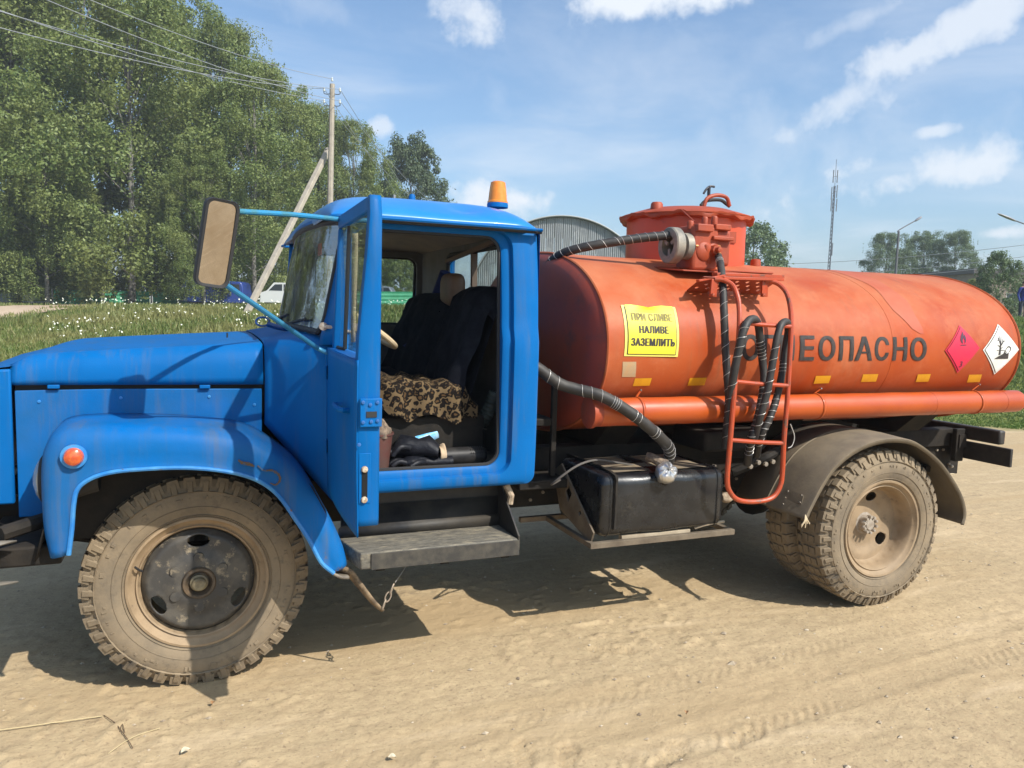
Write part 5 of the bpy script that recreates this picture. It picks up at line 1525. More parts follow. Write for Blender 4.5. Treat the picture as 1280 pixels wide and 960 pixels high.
# window frame: top rail, hinge side, belt
def bar(a, b, wa, mb, dz=.0, wd=.045):
    pass
mb = MB()
mb.hexa([D(0, 2.035, .0), D(LEN-.05, 2.035, .0), D(LEN-.05, 2.035, .036), D(0, 2.035, .036)], [D(0, 2.088, .004), D(LEN-.05, 2.088, .004), D(LEN-.05, 2.088, .036), D(0, 2.088, .036)])
mb.hexa([D(-.002, 1.50, .0), D(.035, 1.50, .0), D(.035, 1.50, .06), D(-.002, 1.50, .06)], [D(-.002, 2.034, .0), D(.03, 2.034, .0), D(.03, 2.034, .036), D(-.002, 2.034, .036)])
mb.build('window_frame', blue, door, bevel=.006, smooth=40)
mb = MB()
mb.tube([D(.20, 1.53, .034), D(.20, 2.03, .02)], .0085, 8); mb.tube([D(.04, 1.53, .04), D(.10, 1.53, .04), D(.19, 1.53, .036)], .007, 6)
vf = mb.build('vent_window_frame', rubber, door)
mb = MB(); mb.prism([(.035, 1.53), (.195, 1.53), (.195, 2.032), (.035, 2.032)], lambda u, v, w: D(u, v, w), .025, .028); mb.build('vent_glass', glass, vf, smooth=0)
mb = MB(); mb.prism([(.205, 1.53), (LEN-.055, 1.53), (LEN-.055, 2.032), (.205, 2.032)], lambda u, v, w: D(u, v, w), .018, .022); mb.build('door_glass', glass, door, smooth=0)
# narrow beige strip on the vent post
mb = MB(); rows = [[D(.212+.01*(z-1.55)+.003*math.sin(z*19), z, .010), D(.232+.01*(z-1.6)+.003*math.sin(z*13), z, -.004+.004*math.sin(z*9))] for z in np.linspace(1.56, 2.0, 14)]
mb.grid(rows); mb.build('beige_strip', mat('plain_beige', (.58, .46, .30), .8), door, solid=.006)
# lock plate, bolts, slot
def on_edge(px, py, off=0):
    g = U(px, py, 'y', HY+ed.y*(LEN+.003)-off)
    return g
def edge_box(mb, px0, px1, py0, py1, o0, o1):
    a = on_edge(px0, py0); b = on_edge(px1, py1); yb = HY+ed.y*(LEN+.001)
    mb.box(min(a.x, b.x), max(a.x, b.x), yb-o1, yb-o0, min(a.z, b.z), max(a.z, b.z))
mb = MB(); edge_box(mb, 449.5, 476.5, 498, 533, 0, .014); mb.build('lock_plate', blue, door, bevel=.003)
mb = MB(); edge_box(mb, 457, 470, 514, 521, .012, .017); mb.build('lock_slot', rubber, door, smooth=0)
mb = MB()
for px, py in ((454, 503), (454, 528), (472, 503), (472, 526), (463, 506), (464, 527), (449, 556)):
    g = on_edge(px, py, .014); mb.lathe([(.001, -.004), (.006, -.003), (.007, .003)], g, 'y', 8)
mb.build('lock_bolts', mat('blue_bolt', (.03, .12, .35), .4), door)
mb = MB(); edge_box(mb, 452.5, 459, 588, 622, .001, .004); sl_ = mb.build('strap_slot', mat('pitch_black', (.004, .004, .004), .9), door, smooth=0)
mb = MB(); edge_box(mb, 449, 463, 567, 629, -.002, .0015); mb.build('slot_plate', blue, door, bevel=.002)
mb = MB()
for px, py in ((456, 587), (455.5, 625)):
    g = on_edge(px, py, .004); mb.lathe([(.001, -.008), (.009, -.006), (.012, .0), (.012, .004)], g, 'y', 10)
mb.build('slot_bolts', mat('pale_rusty_bolt', (.55, .46, .34), .5, col2=(.3, .18, .1), scale=90), door)
g = Vector(D(.36, 1.34, wo(1.34)+.03)); mb = MB(); mb.tube([D(.50, 1.335, wo(1.34)+.005), D(.50, 1.34, wo(1.34)+.040), D(.64, 1.34, wo(1.34)+.040), D(.64, 1.335, wo(1.34)+.005)], .010, 8, 3); mb.build('handle', blue, door)
mb = MB()
for z in (1.10, 1.42):
    mb.tube([D(-.015, z-.04, .055), D(-.015, z+.04, .055)], .014, 10); mb.hexa([D(-.05, z-.03, .05), D(.05, z-.03, wo(z)+.01), D(.05, z-.03, wo(z)+.016), D(-.05, z-.03, .056)], [D(-.05, z+.03, .05), D(.05, z+.03, wo(z)+.01), D(.05, z+.03, wo(z)+.016), D(-.05, z+.03, .056)])
mb.build('hinges', blue, door)

# ---------------------------------------------------------- side mirror
mirror = sub('side_mirror', T)
c = (U(258, 250, 'y', -1.39)+U(297, 256, 'y', -1.39)+U(246, 352, 'y', -1.39)+U(284, 359, 'y', -1.39))/4
mn = Vector((.275, -.95, -.15)).normalized()
upm = (Vector((.11, 0, 1))-mn*mn.dot(Vector((.11, 0, 1)))).normalized(); rm = upm.cross(mn).normalized()
if rm.dot(RGT) < 0: rm = -rm
def Mr(u, v, w): return tuple(c+rm*u+upm*v+mn*w)
hw, hh = .061, .160
mb = MB(); o1 = rr(-hw, hw, -hh, hh, .03, 6); i1 = rr(-hw+.011, hw-.011, -hh+.011, hh-.011, .022, 6)
mb.grid([[Mr(u*.8, v*.9, -.045) for u, v in o1], [Mr(u, v, -.02) for u, v in o1], [Mr(u, v, .006) for u, v in o1], [Mr(u*.985, v*.99, .011) for u, v in o1], [Mr(u, v, .008) for u, v in i1], [Mr(u, v, .0) for u, v in i1]], wrap=True)
mb.prism([(u*.8, v*.9) for u, v in o1], Mr, -.046, -.044)
mb.build('mirror_housing', rubber, mirror, smooth=40)
mb = MB(); n6 = 12; rows = []
for i in range(n6+1):
    v = -1+2*i/n6; rows.append([Mr(u*(hw-.010), v*(hh-.010), .002+.0022*(1-u*u)+.0022*(1-v*v)) for u in np.linspace(-1, 1, 9)])
mb.grid(rows); mb.build('mirror_glass', chrome, mirror, smooth=80)
a0 = Vector(Mr(hw*.95, hh*.80, -.01)); a1 = Vector((.585, -1.03, 2.075))
mb = MB(); mb.tube([a0, a0.lerp(a1, .5)+Vector((0, 0, .004)), a0.lerp(a1, .93), a1, a1+Vector((.02, .03, -.02))], .0105, 10, 3); part(mb, 'mirror_arm', arm_m)
b0 = Vector(Mr(hw*.7, -hh*.86, -.01)); b1 = U(398, 436, 'y', -1.05); b2 = U(413, 443, 'y', -1.045)
mb = MB(); mb.tube([b0, b0.lerp(b1, .5), b0.lerp(b1, .95), b1, b2], .0105, 10, 3); part(mb, 'mirror_arm', mat('light_blue_tube', (.03, .20, .42), .35, col2=(.06, .25, .36), scale=9, coat=.3, metal=.2))
mb = MB(); mb.box(b2.x-.02, b2.x+.03, -1.052, -1.02, b2.z-.06, b2.z+.015); mb.lathe([(.001, -.012), (.012, -.01), (.012, .002)], b2+Vector((0, -.012, 0)), 'y', 8); part(mb, 'mirror_bracket', blue, bevel=.003)

# ---------------------------------------------------------- running board
sp_ = sub('running_board', T)
mb = MB(); a = U(438, 712, 'y', -1.15); b = U(641, 690, 'y', -1.15)
zt = .632; zb = .555
mb.hexa([(.655, -1.15, zb+.002), (1.40, -1.15, zb+.002), (1.40, -.90, zb+.002), (.60, -.90, zb+.002)], [(.655, -1.15, zt), (1.40, -1.15, zt), (1.40, -.90, zt), (.60, -.90, zt)])
mb.build('tread_plate', step_m, sp_, bevel=.006, smooth=30)
mb = MB(); mb.box(.70, 1.405, -1.158, -1.152, zb, zt-.004); mb.build('edge_strip', mat('grey_step_edge', (.035, .032, .028), .7, col2=(.075, .066, .05), scale=18), sp_, smooth=0, bevel=.002)
mb = MB(); rows = [[(.60, -.905, zt+.002), (1.40, -.905, zt+.002)], [(.60, -.900, zt+.045), (1.40, -.900, zt+.045)], [(.62, -.875, zt+.05), (1.40, -.875, zt+.05)], [(.62, -.868, zt+.14), (1.40, -.868, zt+.14)]]
mb.grid(rows); mb.build('riser', black, sp_, smooth=30, solid=.004)
mb = MB(); mb.prism([(-1.148, zt-.05), (-1.148, zt+.012), (-.885, zt+.215), (-.865, zt+.215), (-.865, zt-.05)], lambda u, v, w: (w, u, v), 1.402, 1.410); mb.build('end_gusset', black, sp_, smooth=0)
mb = MB()
for x in (.75, 1.05, 1.35): mb.beam((x, -.45, .60), (x, -1.12, .55), .04, .03)
mb.build('support_brackets', chassis, sp_, smooth=0)
g = U(636, 617, 'y', -1.0); part(MB().tube([(1.40, -.98, .855), (1.425, -.99, .80), (1.42, -.985, .76)], .017, 8), 'sill_mount', mat('pale_dried_mud', (.42, .33, .23), .9, col2=(.2, .14, .09), scale=40))
# ---------------------------------------------------------- tank
TA, TB, TZ, TN = .955, .540, 1.520, 2.15
TX0, TX1 = 1.95, 5.08
def tank_pt(x, a, s=1.0):
    """a: angle, 0 = top, growing towards the camera side"""
    sn, cs = math.sin(a), math.cos(a)
    q = (abs(sn)**TN+abs(cs)**TN)**(-1/TN)
    return (x, -TA*s*sn*q, TZ+TB*s*cs*q)
def tank_y(z):
    q = min(.999, abs((z-TZ)/TB))
    return -TA*(1-q**TN)**(1/TN)
def on_tank(x, z, off=.003):
    y = tank_y(z); y2 = tank_y(z+.002)
    n = Vector((0, -.002, -(y-y2))).normalized()
    if n.y > 0: n = -n
    n = Vector((0, -abs(n.y), math.copysign(abs(n.z), z-TZ)))
    return (x, y+n.y*off, z+n.z*off)
def UT(px, py):
    y = -TA
    for _ in range(14):
        g = U(px, py, 'y', y); y = .5*y+.5*tank_y(g.z)
    return U(px, py, 'y', y)
tank = sub('tank', T)
mb = MB(); rows = []
xs = list(np.linspace(TX0, TX1, 40))
for x in xs:
    wob = 1+.0012*math.sin(x*7)+.001*math.sin(x*15+1)
    rows.append([tank_pt(x, 2*math.pi*j/96, wob) for j in range(96)])
mb.grid(rows, wrap=True); mb.build('tank_shell', orange, tank, smooth=60)
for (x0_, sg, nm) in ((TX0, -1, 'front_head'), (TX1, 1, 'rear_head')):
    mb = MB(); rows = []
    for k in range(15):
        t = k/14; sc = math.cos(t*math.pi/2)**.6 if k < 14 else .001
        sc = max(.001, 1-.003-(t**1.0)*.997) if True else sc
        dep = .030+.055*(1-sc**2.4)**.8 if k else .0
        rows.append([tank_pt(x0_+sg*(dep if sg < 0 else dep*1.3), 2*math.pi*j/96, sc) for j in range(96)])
    mb.grid(rows, wrap=True); mb.build(nm, mat('shaded_orange_head', (.36, .055, .022), .5, col2=(.28, .05, .03), scale=3, col3=(.18, .05, .035), scale3=5, lo3=.55, hi3=.7) if sg < 0 else orange, tank, smooth=60)  # front head's colour darkened to paint in its shade
for x in (TX0+.004, 2.98, 3.93, TX1-.004):
    L_ = [tank_pt(x, 2*math.pi*j/96, 1.0005) for j in range(97)]
    mb = MB(); mb.tube(L_, .009 if x in (TX0+.004, TX1-.004) else .0018, 6, cap=False); mb.build('weld_seam', orange, tank)
mb = MB(); mb.grid([[tuple(Vector(tank_pt(4.02+.012*math.sin(k*.7)+.15*(1-(k/5)**.5 if k < 5 else 0), 1.36-1.6*k/30, 1.0022))), tuple(Vector(tank_pt(4.19+.010*math.sin(k*.9+1), 1.36-1.6*k/30, 1.0022)))] for k in range(31)])
mb.build('repainted_band', mat('redder_repaint', (.385, .054, .009), .45, col2=(.39, .062, .012), scale=5, dust_glare=.5, dust_glare_col=(.44, .16, .085), dscale=1.7), tank, fixn=False)  # carries the same painted glare and fading as the shell

# print on the tank side
def text_mesh(body, bold=0.0, size=1.0):
    cu = bpy.data.curves.new('t', 'FONT'); cu.body = body; cu.size = size; cu.offset = bold; cu.space_character = 1.12; cu.resolution_u = 3; cu.fill_mode = 'FRONT'
    ob = bpy.data.objects.new('t', cu); C.objects.link(ob)
    bpy.context.view_layer.update()
    dg = bpy.context.evaluated_depsgraph_get()
    me = bpy.data.meshes.new_from_object(ob.evaluated_get(dg))
    bm = bmesh.new(); bm.from_mesh(me)
    bmesh.ops.triangulate(bm, faces=bm.faces)
    xs_ = [v.co.x for v in bm.verts]; w = max(xs_)-min(xs_)
    V = [tuple(v.co) for v in bm.verts]; F = [tuple(v.index for v in f.verts) for f in bm.faces]
    bm.free(); bpy.data.objects.remove(ob)
    return V, F
def flat_text(body, fit, fn, bold=.0, bend=8):
    """fit=(u0,u1,v0,v1); fn(u,v)->point"""
    V, F = text_mesh(body, bold)
    x0_ = min(v[0] for v in V); x1_ = max(v[0] for v in V); y0_ = min(v[1] for v in V); y1_ = max(v[1] for v in V)
    u0, u1, v0, v1 = fit
    bm = bmesh.new()
    vs = [bm.verts.new((u0+(v[0]-x0_)/(x1_-x0_)*(u1-u0), v0+(v[1]-y0_)/(y1_-y0_)*(v1-v0), 0)) for v in V]
    for f in F:
        try: bm.faces.new([vs[i] for i in f])
        except ValueError: pass
    for k in range(1, bend):
        zc_ = v0+(v1-v0)*k/bend
        bmesh.ops.bisect_plane(bm, geom=bm.verts[:]+bm.edges[:]+bm.faces[:], plane_co=(0, zc_, 0), plane_no=(0, 1, 0))
    bm.verts.index_update()
    out = ([fn(v.co.x, v.co.y) for v in bm.verts], [tuple(v.index for v in f.verts) for f in bm.faces]); bm.free()
    return out
a = UT(926, 418); b = UT(1158, 452); a2 = UT(926, 449); b2 = UT(1158, 422)
zlo, zhi = (b.z+a2.z)/2, (a.z+b2.z)/2
# letters one by one with the photo's spacing
word = 'ОГНЕОПАСНО'
lx = [(926, 947), (952, 968), (974, 993), (999, 1018), (1022, 1046), (1051, 1069), (1073, 1095), (1096, 1112), (1116, 1135), (1139, 1159)]
lx = [(927, 949), (953, 969), (975, 993), (1000, 1018), (1023, 1044), (1049, 1067), (1069, 1091), (1093, 1111), (1116, 1134), (1138, 1158)]
let = sub('lettering', T)
for ch, (p0_, p1_) in zip(word, lx):
    u0 = UT(p0_, 435).x; u1 = UT(p1_, 435).x
    if ch in 'О': ch_l = 'O'
    mb = MB()
    for q_ in (-.0042, 0, .0042):
        V, F = flat_text(ch, (u0+.0042, u1-.0042, zlo, zhi), lambda u, v: on_tank(u+q_, v, .0035+q_*.1), bold=.012)
        mb.add(V, F)
    mb.build('letter', ink, let, smooth=0, fixn=False)

def tank_sheet(name, corners, m, off=.003, n=10, par=None, curl=None):
    """four photo corners TL TR BR BL lying on the tank skin"""
    P = [UT(*c) for c in corners]; mb = MB(); rows = []
    for i in range(n+1):
        v = i/n; r = []
        for j in range(n+1):
            u = j/n
            x = (P[0].x*(1-u)+P[1].x*u)*(1-v)+(P[3].x*(1-u)+P[2].x*u)*v
            z = (P[0].z*(1-u)+P[1].z*u)*(1-v)+(P[3].z*(1-u)+P[2].z*u)*v
            o = off+(curl(u, v) if curl else 0)
            if curl: z -= .016*max(0, 1-abs(u-.45)/.28)*max(0, 1-v*12)
            r.append(on_tank(x, z, o))
        rows.append(r)
    mb.grid(rows); return mb.build(name, m, par or T, smooth=0, fixn=False), P
pl, P4 = tank_sheet('warning_plate', ((775.5, 382), (843, 384.5), (846.5, 446), (779.5, 445)), mat('pale_yellow_edge', (.70, .62, .12), .5), .0045, 20, curl=lambda u, v: .014*max(0, 1-v*7)*math.exp(-((u-.45)/.3)**2))
def plate_uv(u, v, off):
    x = (P4[0].x*(1-u)+P4[1].x*u)*(1-v)+(P4[3].x*(1-u)+P4[2].x*u)*v
    z = (P4[0].z*(1-u)+P4[1].z*u)*(1-v)+(P4[3].z*(1-u)+P4[2].z*u)*v
    o = off+.014*max(0, 1-v*7)*math.exp(-((u-.45)/.3)**2)
    z -= .016*max(0, 1-abs(u-.45)/.28)*max(0, 1-v*12)
    return on_tank(x, z, o)
def plate_grid(u0, u1, v0, v1, off, m, name, n=20):
    mb = MB(); mb.grid([[plate_uv(u0+(u1-u0)*j/n, v0+(v1-v0)*i/n, off) for j in range(n+1)] for i in range(n+1)])
    return mb.build(name, m, pl, smooth=0, fixn=False)
plate_grid(.045, .955, .035, .965, .0062, ink, 'black_border')
plate_grid(.060, .940, .0, .950, .0080, yellow_m, 'yellow_field')
for txt, (u0, u1, v0, v1), m_ in (('ПРИ СЛИВЕ', (.14, .88, .30, .155), ink_faded), ('НАЛИВЕ', (.26, .79, .54, .40), ink), ('ЗАЗЕМЛИТЬ', (.11, .905, .79, .64), ink)):
    mb = MB()
    for q_ in (-.009, 0, .009):
        V, F = flat_text(txt, (u0, u1, v0, v1), lambda u, v: plate_uv(u+q_, v, .0098+q_*.02), bold=.0)
        mb.add(V, F)
    mb.build('lettering', m_, pl, smooth=0, fixn=False)
# hazard diamonds
def diamond(name, c, m, frame, off=.004):
    P = [UT(*q) for q in c]   # top right bottom left
    ctr = (P[0]+P[1]+P[2]+P[3])/4
    ax = (P[1]-P[3]).x/2; az = (P[0]-P[2]).z/2
    cx_, cz_ = (P[1].x+P[3].x)/2, (P[0].z+P[2].z)/2
    sh = ((P[1].z-P[3].z)/2, (P[0].x-P[2].x)/2)
    def f(u, v, o): return on_tank(cx_+u*ax+v*sh[1], cz_+v*az+u*sh[0], o)
    def sheet(s, o, m_, nm, par):
        n = 12; mb = MB(); rows = []
        for i in range(n+1):
            r = []
            for j in range(n+1):
                a = -1+2*i/n; b = -1+2*j/n; r.append(f((a-b)/2*s, (a+b)/2*s, o))
            rows.append(r)
        mb.grid(rows); return mb.build(nm, m_, par, smooth=0, fixn=False)
    base_ = sheet(1, off, m, name, T)
    sheet(.93, off+.0016, frame, 'border', base_); sheet(.90, off+.0032, m, 'field', base_)
    return base_, f
d1, f1 = diamond('flammable_diamond', ((1199.5, 406.5), (1224, 435.6), (1197, 465.8), (1180.6, 438.7)), red_m, mat('dark_red_line', (.14, .01, .02), .5))
d2, f2_ = diamond('environment_diamond', ((1247.5, 405.5), (1273, 437), (1243, 467.8), (1228, 437.5)), white_m, ink)
def decal(par, f, polys, m, name='symbol', o=.0095, holes=None):
    mb = MB()
    for p in polys:
        tr = geometry.tessellate_polygon([[Vector((a, b, 0)) for a, b in p]])
        mb.add([f(a, b, o) for a, b in p], [tuple(t) for t in tr])
    return mb.build(name, m, par, smooth=0, fixn=False)
decal(d1, f1, [[(-.02, .22), (-.12, .28), (-.16, .40), (-.11, .56), (-.02, .66), (-.01, .76), (.06, .62), (.04, .52), (.12, .60), (.17, .44), (.15, .30), (.07, .22), (.09, .36), (.03, .46), (-.04, .36)], [(-.16, .15), (.17, .15), (.17, .185), (-.16, .185)]], mat('dark_symbol', (.07, .02, .04), .5))
V, F = flat_text('3', (-.07, .07, -.74, -.50), lambda u, v: f1(u, v, .0095), bold=0)
mb = MB(); mb.add(V, F); mb.build('class_number', mat('dark_symbol', ()), d1, smooth=0, fixn=False)
def seg(a, b, w0, w1):
    d = Vector((b[0]-a[0], b[1]-a[1])).normalized(); n = Vector((-d.y, d.x))
    return [(a[0]+n.x*w0, a[1]+n.y*w0), (b[0]+n.x*w1, b[1]+n.y*w1), (b[0]-n.x*w1, b[1]-n.y*w1), (a[0]-n.x*w0, a[1]-n.y*w0)]
tree_ = [seg((-.10, -.20), (-.08, .25), .055, .035), seg((-.08, .22), (-.22, .48), .03, .012), (seg((-.08, .25), (-.02, .56), .03, .01)), seg((-.05, .18), (.12, .36), .028, .012), seg((-.15, .36), (-.12, .56), .015, .008), seg((-.16, .36), (-.28, .38), .014, .006), seg((.03, .28), (.06, .48), .014, .006), seg((.06, .32), (.18, .34), .014, .006),
         seg((-.10, .10), (-.26, .20), .018, .007), seg((-.05, .05), (.06, .12), .016, .007), seg((-.28, -.02), (.12, -.02), .010, .010)]
ground_ = [[(-.36, -.36), (.42, -.36), (.40, -.12), (.28, -.16), (.18, -.10), (.05, -.18), (-.04, -.22), (-.16, -.26)]]
fish = [seg((.14, -.12), (.22, .0), .012, .012), seg((.22, .0), (.34, .12), .012, .02), seg((.34, .12), (.46, .10), .02, .02), seg((.46, .10), (.50, .0), .02, .015), seg((.50, .0), (.40, -.10), .015, .012), seg((.30, -.12), (.14, -.02), .01, .01)]
decal(d2, f2_, [[(a, b) for a, b in p] for p in tree_+ground_+fish], ink)
for (px, py) in ((801.5, 477.5), (870, 477), (1026.5, 474.5), (1085.5, 472.5), (1152.5, 472.5), (1216.5, 473)):
    w = 11 if px < 900 else (10 if px < 1100 else 8.5)
    o, _ = tank_sheet('reflector_tape', ((px-w+3, py-4.8), (px+w+2, py-5.2), (px+w-1, py+4.2), (px-w, py+4.8)), reflect_m, .003, 4)
tank_sheet('faded_sticker', ((778, 452), (795, 452), (794, 471), (777, 471)), tape_m, .003, 4)

# ---------------------------------------------------------- hose case tube along the tank
PX0, PX1, PY, PZ, PR = 1.905, 5.12, -.95, 1.196, .0735
ht = sub('hose_case', T)
mb = MB(); mb.lathe([(PR*.95, 0)]+[(PR+.0012*math.sin(t*37), t) for t in np.linspace(0.004, PX1-PX0-.05, 30)]+[(PR*.98, PX1-PX0-.03), (PR*.85, PX1-PX0-.008), (PR*.6, PX1-PX0), (.001, PX1-PX0+.003)], (PX0, PY, PZ), 'x', 32)
mb.build('case_tube', orange_pipe, ht, smooth=40)
mb = MB(); mb.lathe([(.001, -.012), (PR*.9, -.012), (PR*1.10, -.006), (PR*1.10, .016), (PR*1.0, .018), (PR, .06)], (PX0-.045, PY, PZ), 'x', 32); mb.lathe([(PR*.97, .0), (PR*.97, .07)], (PX0-.045, PY, PZ), 'x', 32)
mb.build('end_cap', orange_old, ht, smooth=40)
for px in (806, 1031, 1229):
    x = U(px, 500, 'y', -1.02).x; mb = MB(); rows = []
    zt_ = PZ+.075; pts_ = []
    tp = UT(px-6, 488 if px < 900 else (486 if px < 1100 else 481))
    pts_.append(Vector((tp.x, tp.y-.006, tp.z)))
    for a in np.linspace(100, -95, 14):
        a = math.radians(a); pts_.append(Vector((x, PY-math.cos(a)*(PR+.003), PZ+math.sin(a)*(PR+.003))))
    for p in pts_: rows.append([tuple(p+Vector((-.008, 0, 0))), tuple(p+Vector((.008, 0, 0)))])
    mb.grid(rows); st_ = mb.build('clamp_strap', orange_pipe, ht, solid=.003, smooth=60)
    MB().lathe([(.001, -.006), (.005, -.005), (.006, .002)], pts_[0]+Vector((0, -.003, .002)), 'y', 8).build('bolt', steel, st_)
mb = MB(); x = 4.35
mb.tube([(4.27, PY-math.cos(math.radians(a))*(PR+.0005), PZ+math.sin(math.radians(a))*(PR+.0005)) for a in range(110, -100, -15)], .0015, 5); mb.tube([(4.92, PY-math.cos(math.radians(a))*(PR+.0005), PZ+math.sin(math.radians(a))*(PR+.0005)) for a in range(110, -100, -15)], .0015, 5)
mb.build('seam_lines', orange_old, ht)

# ---------------------------------------------------------- dome and lid
DX, DR = 3.045, .392
dome = sub('filler_dome', T)
cl = U(778, 268, 'y', 0); 
mb = MB(); mb.lathe([(DR+.012, 1.93), (DR+.012, 1.97), (DR, 1.975), (DR, 2.10), (DR-.002, 2.20), (DR, 2.335)], (DX, 0, 0), 'z', 72); mb.build('dome_wall', mat('dome_orange', (.56, .075, .022), .45, col2=(.47, .065, .025), scale=4, col3=(.30, .055, .03), scale3=8, lo3=.62, hi3=.75, bump=.001, bscale=12), dome)
mb = MB(); prof = [(DR-.01, 2.318), (DR+.030, 2.316), (DR+.046, 2.324), (DR+.050, 2.342), (DR+.036, 2.352), (DR-.02, 2.370), (.28, 2.398), (.15, 2.412), (.001, 2.418)]
mb.lathe(prof, (DX, 0, 0), 'z', 96)
mb.v = [(v[0], v[1], v[2]-(.010*math.sin(9*math.atan2(v[1], v[0]-DX))+.006*math.sin(23*math.atan2(v[1], v[0]-DX)) if v[2] < 2.35 and math.hypot(v[0]-DX, v[1]) > DR-.005 else 0)) for v in mb.v]
mb.build('lid', orange_old, dome, smooth=50)
mb = MB(); mb.lathe([(DR+.004, 2.338), (DR+.05, 2.338), (DR+.052, 2.345), (DR+.004, 2.350)], (DX, 0, 0), 'z', 72); mb.build('lid_rim', orange_old, dome)
# handles on the lid
g0 = W(877, 257, 4.6); 
def lidp(px, py, y): return U(px, py, 'y', y)
mb = MB(); mb.tube([lidp(880, 258, -.12), lidp(884, 248, -.12), lidp(896, 244, -.12), lidp(908, 247, -.12), lidp(912, 258, -.12)], .013, 8, 5); mb.build('lid_handle', orange_old, dome)
mb = MB(); mb.tube([lidp(886, 252, -.05), lidp(886, 241, -.05), lidp(886.5, 233, -.05)], .011, 8); mb.tube([lidp(879.5, 242, -.05), lidp(883, 236.5, -.05), lidp(888, 233, -.05), lidp(893, 233.5, -.05)], .008, 8, 5); mb.build('hand_screw', mat('near_black_steel', (.02, .02, .03), .5), dome)
mb = MB(); mb.tube([lidp(876, 257, -.02), lidp(883, 251, -.02), lidp(900, 250, -.02), lidp(908, 255, -.02), lidp(912, 258, -.02)], .012, 8, 4); mb.build('locking_bar', rubber, dome)
g = lidp(821, 258, -.10); mb = MB(); mb.lathe([(.001, .028), (.030, .026), (.038, .016), (.042, -.02)], g, 'z', 14); mb.build('lid_bolt', orange_old, dome)
g = U(916, 315, 'y', -.40)
def dome_pt(px, py, off=0):
    y = -.40
    for _ in range(12):
        p = U(px, py, 'y', y); q = (DR+off)**2-(p.x-DX)**2; y = .5*y+.5*(-math.sqrt(max(.0, q)))
    return U(px, py, 'y', y)
mb = MB(); P_ = [dome_pt(906, 289, .012), dome_pt(921, 289.5, .012), dome_pt(920.5, 304, .012), dome_pt(906.5, 303, .012)]; ctr = sum(P_, Vector())/4
nrm_ = Vector((ctr.x-DX, ctr.y, 0)).normalized()
mb.hexa([p-nrm_*.02 for p in P_], P_); mb.build('name_plate', orange_old, dome, bevel=.002)
g = U(936, 331, 'y', -.22); mb = MB(); mb.lathe([(.001, .05), (.03, .045), (.034, .02), (.034, -.04)], g+Vector((.03, -.03, -.01)), 'z', 12); mb.build('side_plug', orange_old, dome)
# hazy rod from the lid to the pump
mb = MB(); mb.tube([dome_pt(852, 262, .05), U(868, 277, 'y', -.60)], .004, 6); part(mb, 'pull_rod', orange_old)

# ---------------------------------------------------------- pump casting on its bracket
pump = sub('pump', T)
PYc = -.60
def pp(px, py, dy=0): return U(px, py, 'y', PYc+dy)
a = pp(858, 278); b = pp(882, 336)
mb = MB(); mb.box(a.x, b.x+.03, PYc-.075, PYc+.10, b.z-.02, a.z-.015); mb.build('housing', orange_old, pump, bevel=.022, bseg=3)
mb = MB(); c_ = pp(871, 309); mb.lathe([(.001, -.088), (.045, -.086), (.055, -.078), (.058, -.06), (.058, 0)], (c_.x, PYc, c_.z-.03), 'y', 24); mb.build('cover', orange_old, pump, smooth=40)
a = pp(878, 300); b = pp(905, 336); mb = MB(); mb.box(a.x, b.x-.005, PYc-.06, PYc+.08, b.z+.01, a.z+.06); mb.build('valve_body', orange_old, pump, bevel=.02, bseg=3)
mb = MB(); c_ = pp(890, 313, -.06)
mb.lathe([(.001, -.05), (.028, -.048), (.033, -.02), (.05, -.01), (.055, .02), (.055, .07)], c_, 'y', 8); mb.lathe([(.001, -.08), (.016, -.078), (.018, -.03)], c_, 'y', 8)
mb.build('valve_flange', orange_old, pump, smooth=30)
mb = MB()
for (px, py, r_) in ((863, 282, .022), (881, 277, .020), (893, 276, .020), (904, 290, .018), (901, 298, .02), (866, 330, .02), (884, 291, .018)):
    mb.lathe([(.001, .03), (r_*.8, .028), (r_, .015), (r_, -.02)], pp(px, py, -.03), 'z', 8)
for (qa, qb, dy_) in (((860, 281), (879, 292), -.10), ((884, 281), (903, 290), -.085), ((880, 296), (905, 303), -.095)):
    q1_, q2_ = pp(*qa), pp(*qb); mb.box(q1_.x, q2_.x, PYc+dy_, PYc, q2_.z, q1_.z)
mb.tube([pp(882, 305, -.08), pp(884, 330, -.06)], .018, 8)
mb.build('bosses', orange_old, pump, smooth=40, bevel=.006)
mb = MB(); a = pp(896, 308, -.08); mb.tube([a, pp(897, 314, -.09), pp(898, 320, -.10)], (.022, .017), 8); mb.build('brass_elbow', mat('brass_paint', (.42, .16, .04), .4, metal=.3, col2=(.5, .1, .03), scale=30), pump)
mb = MB(); mb.tube([pp(898, 319, -.10), pp(900, 326, -.10)], .017, 12); mb.build('hose_ferrule', steel, pump)
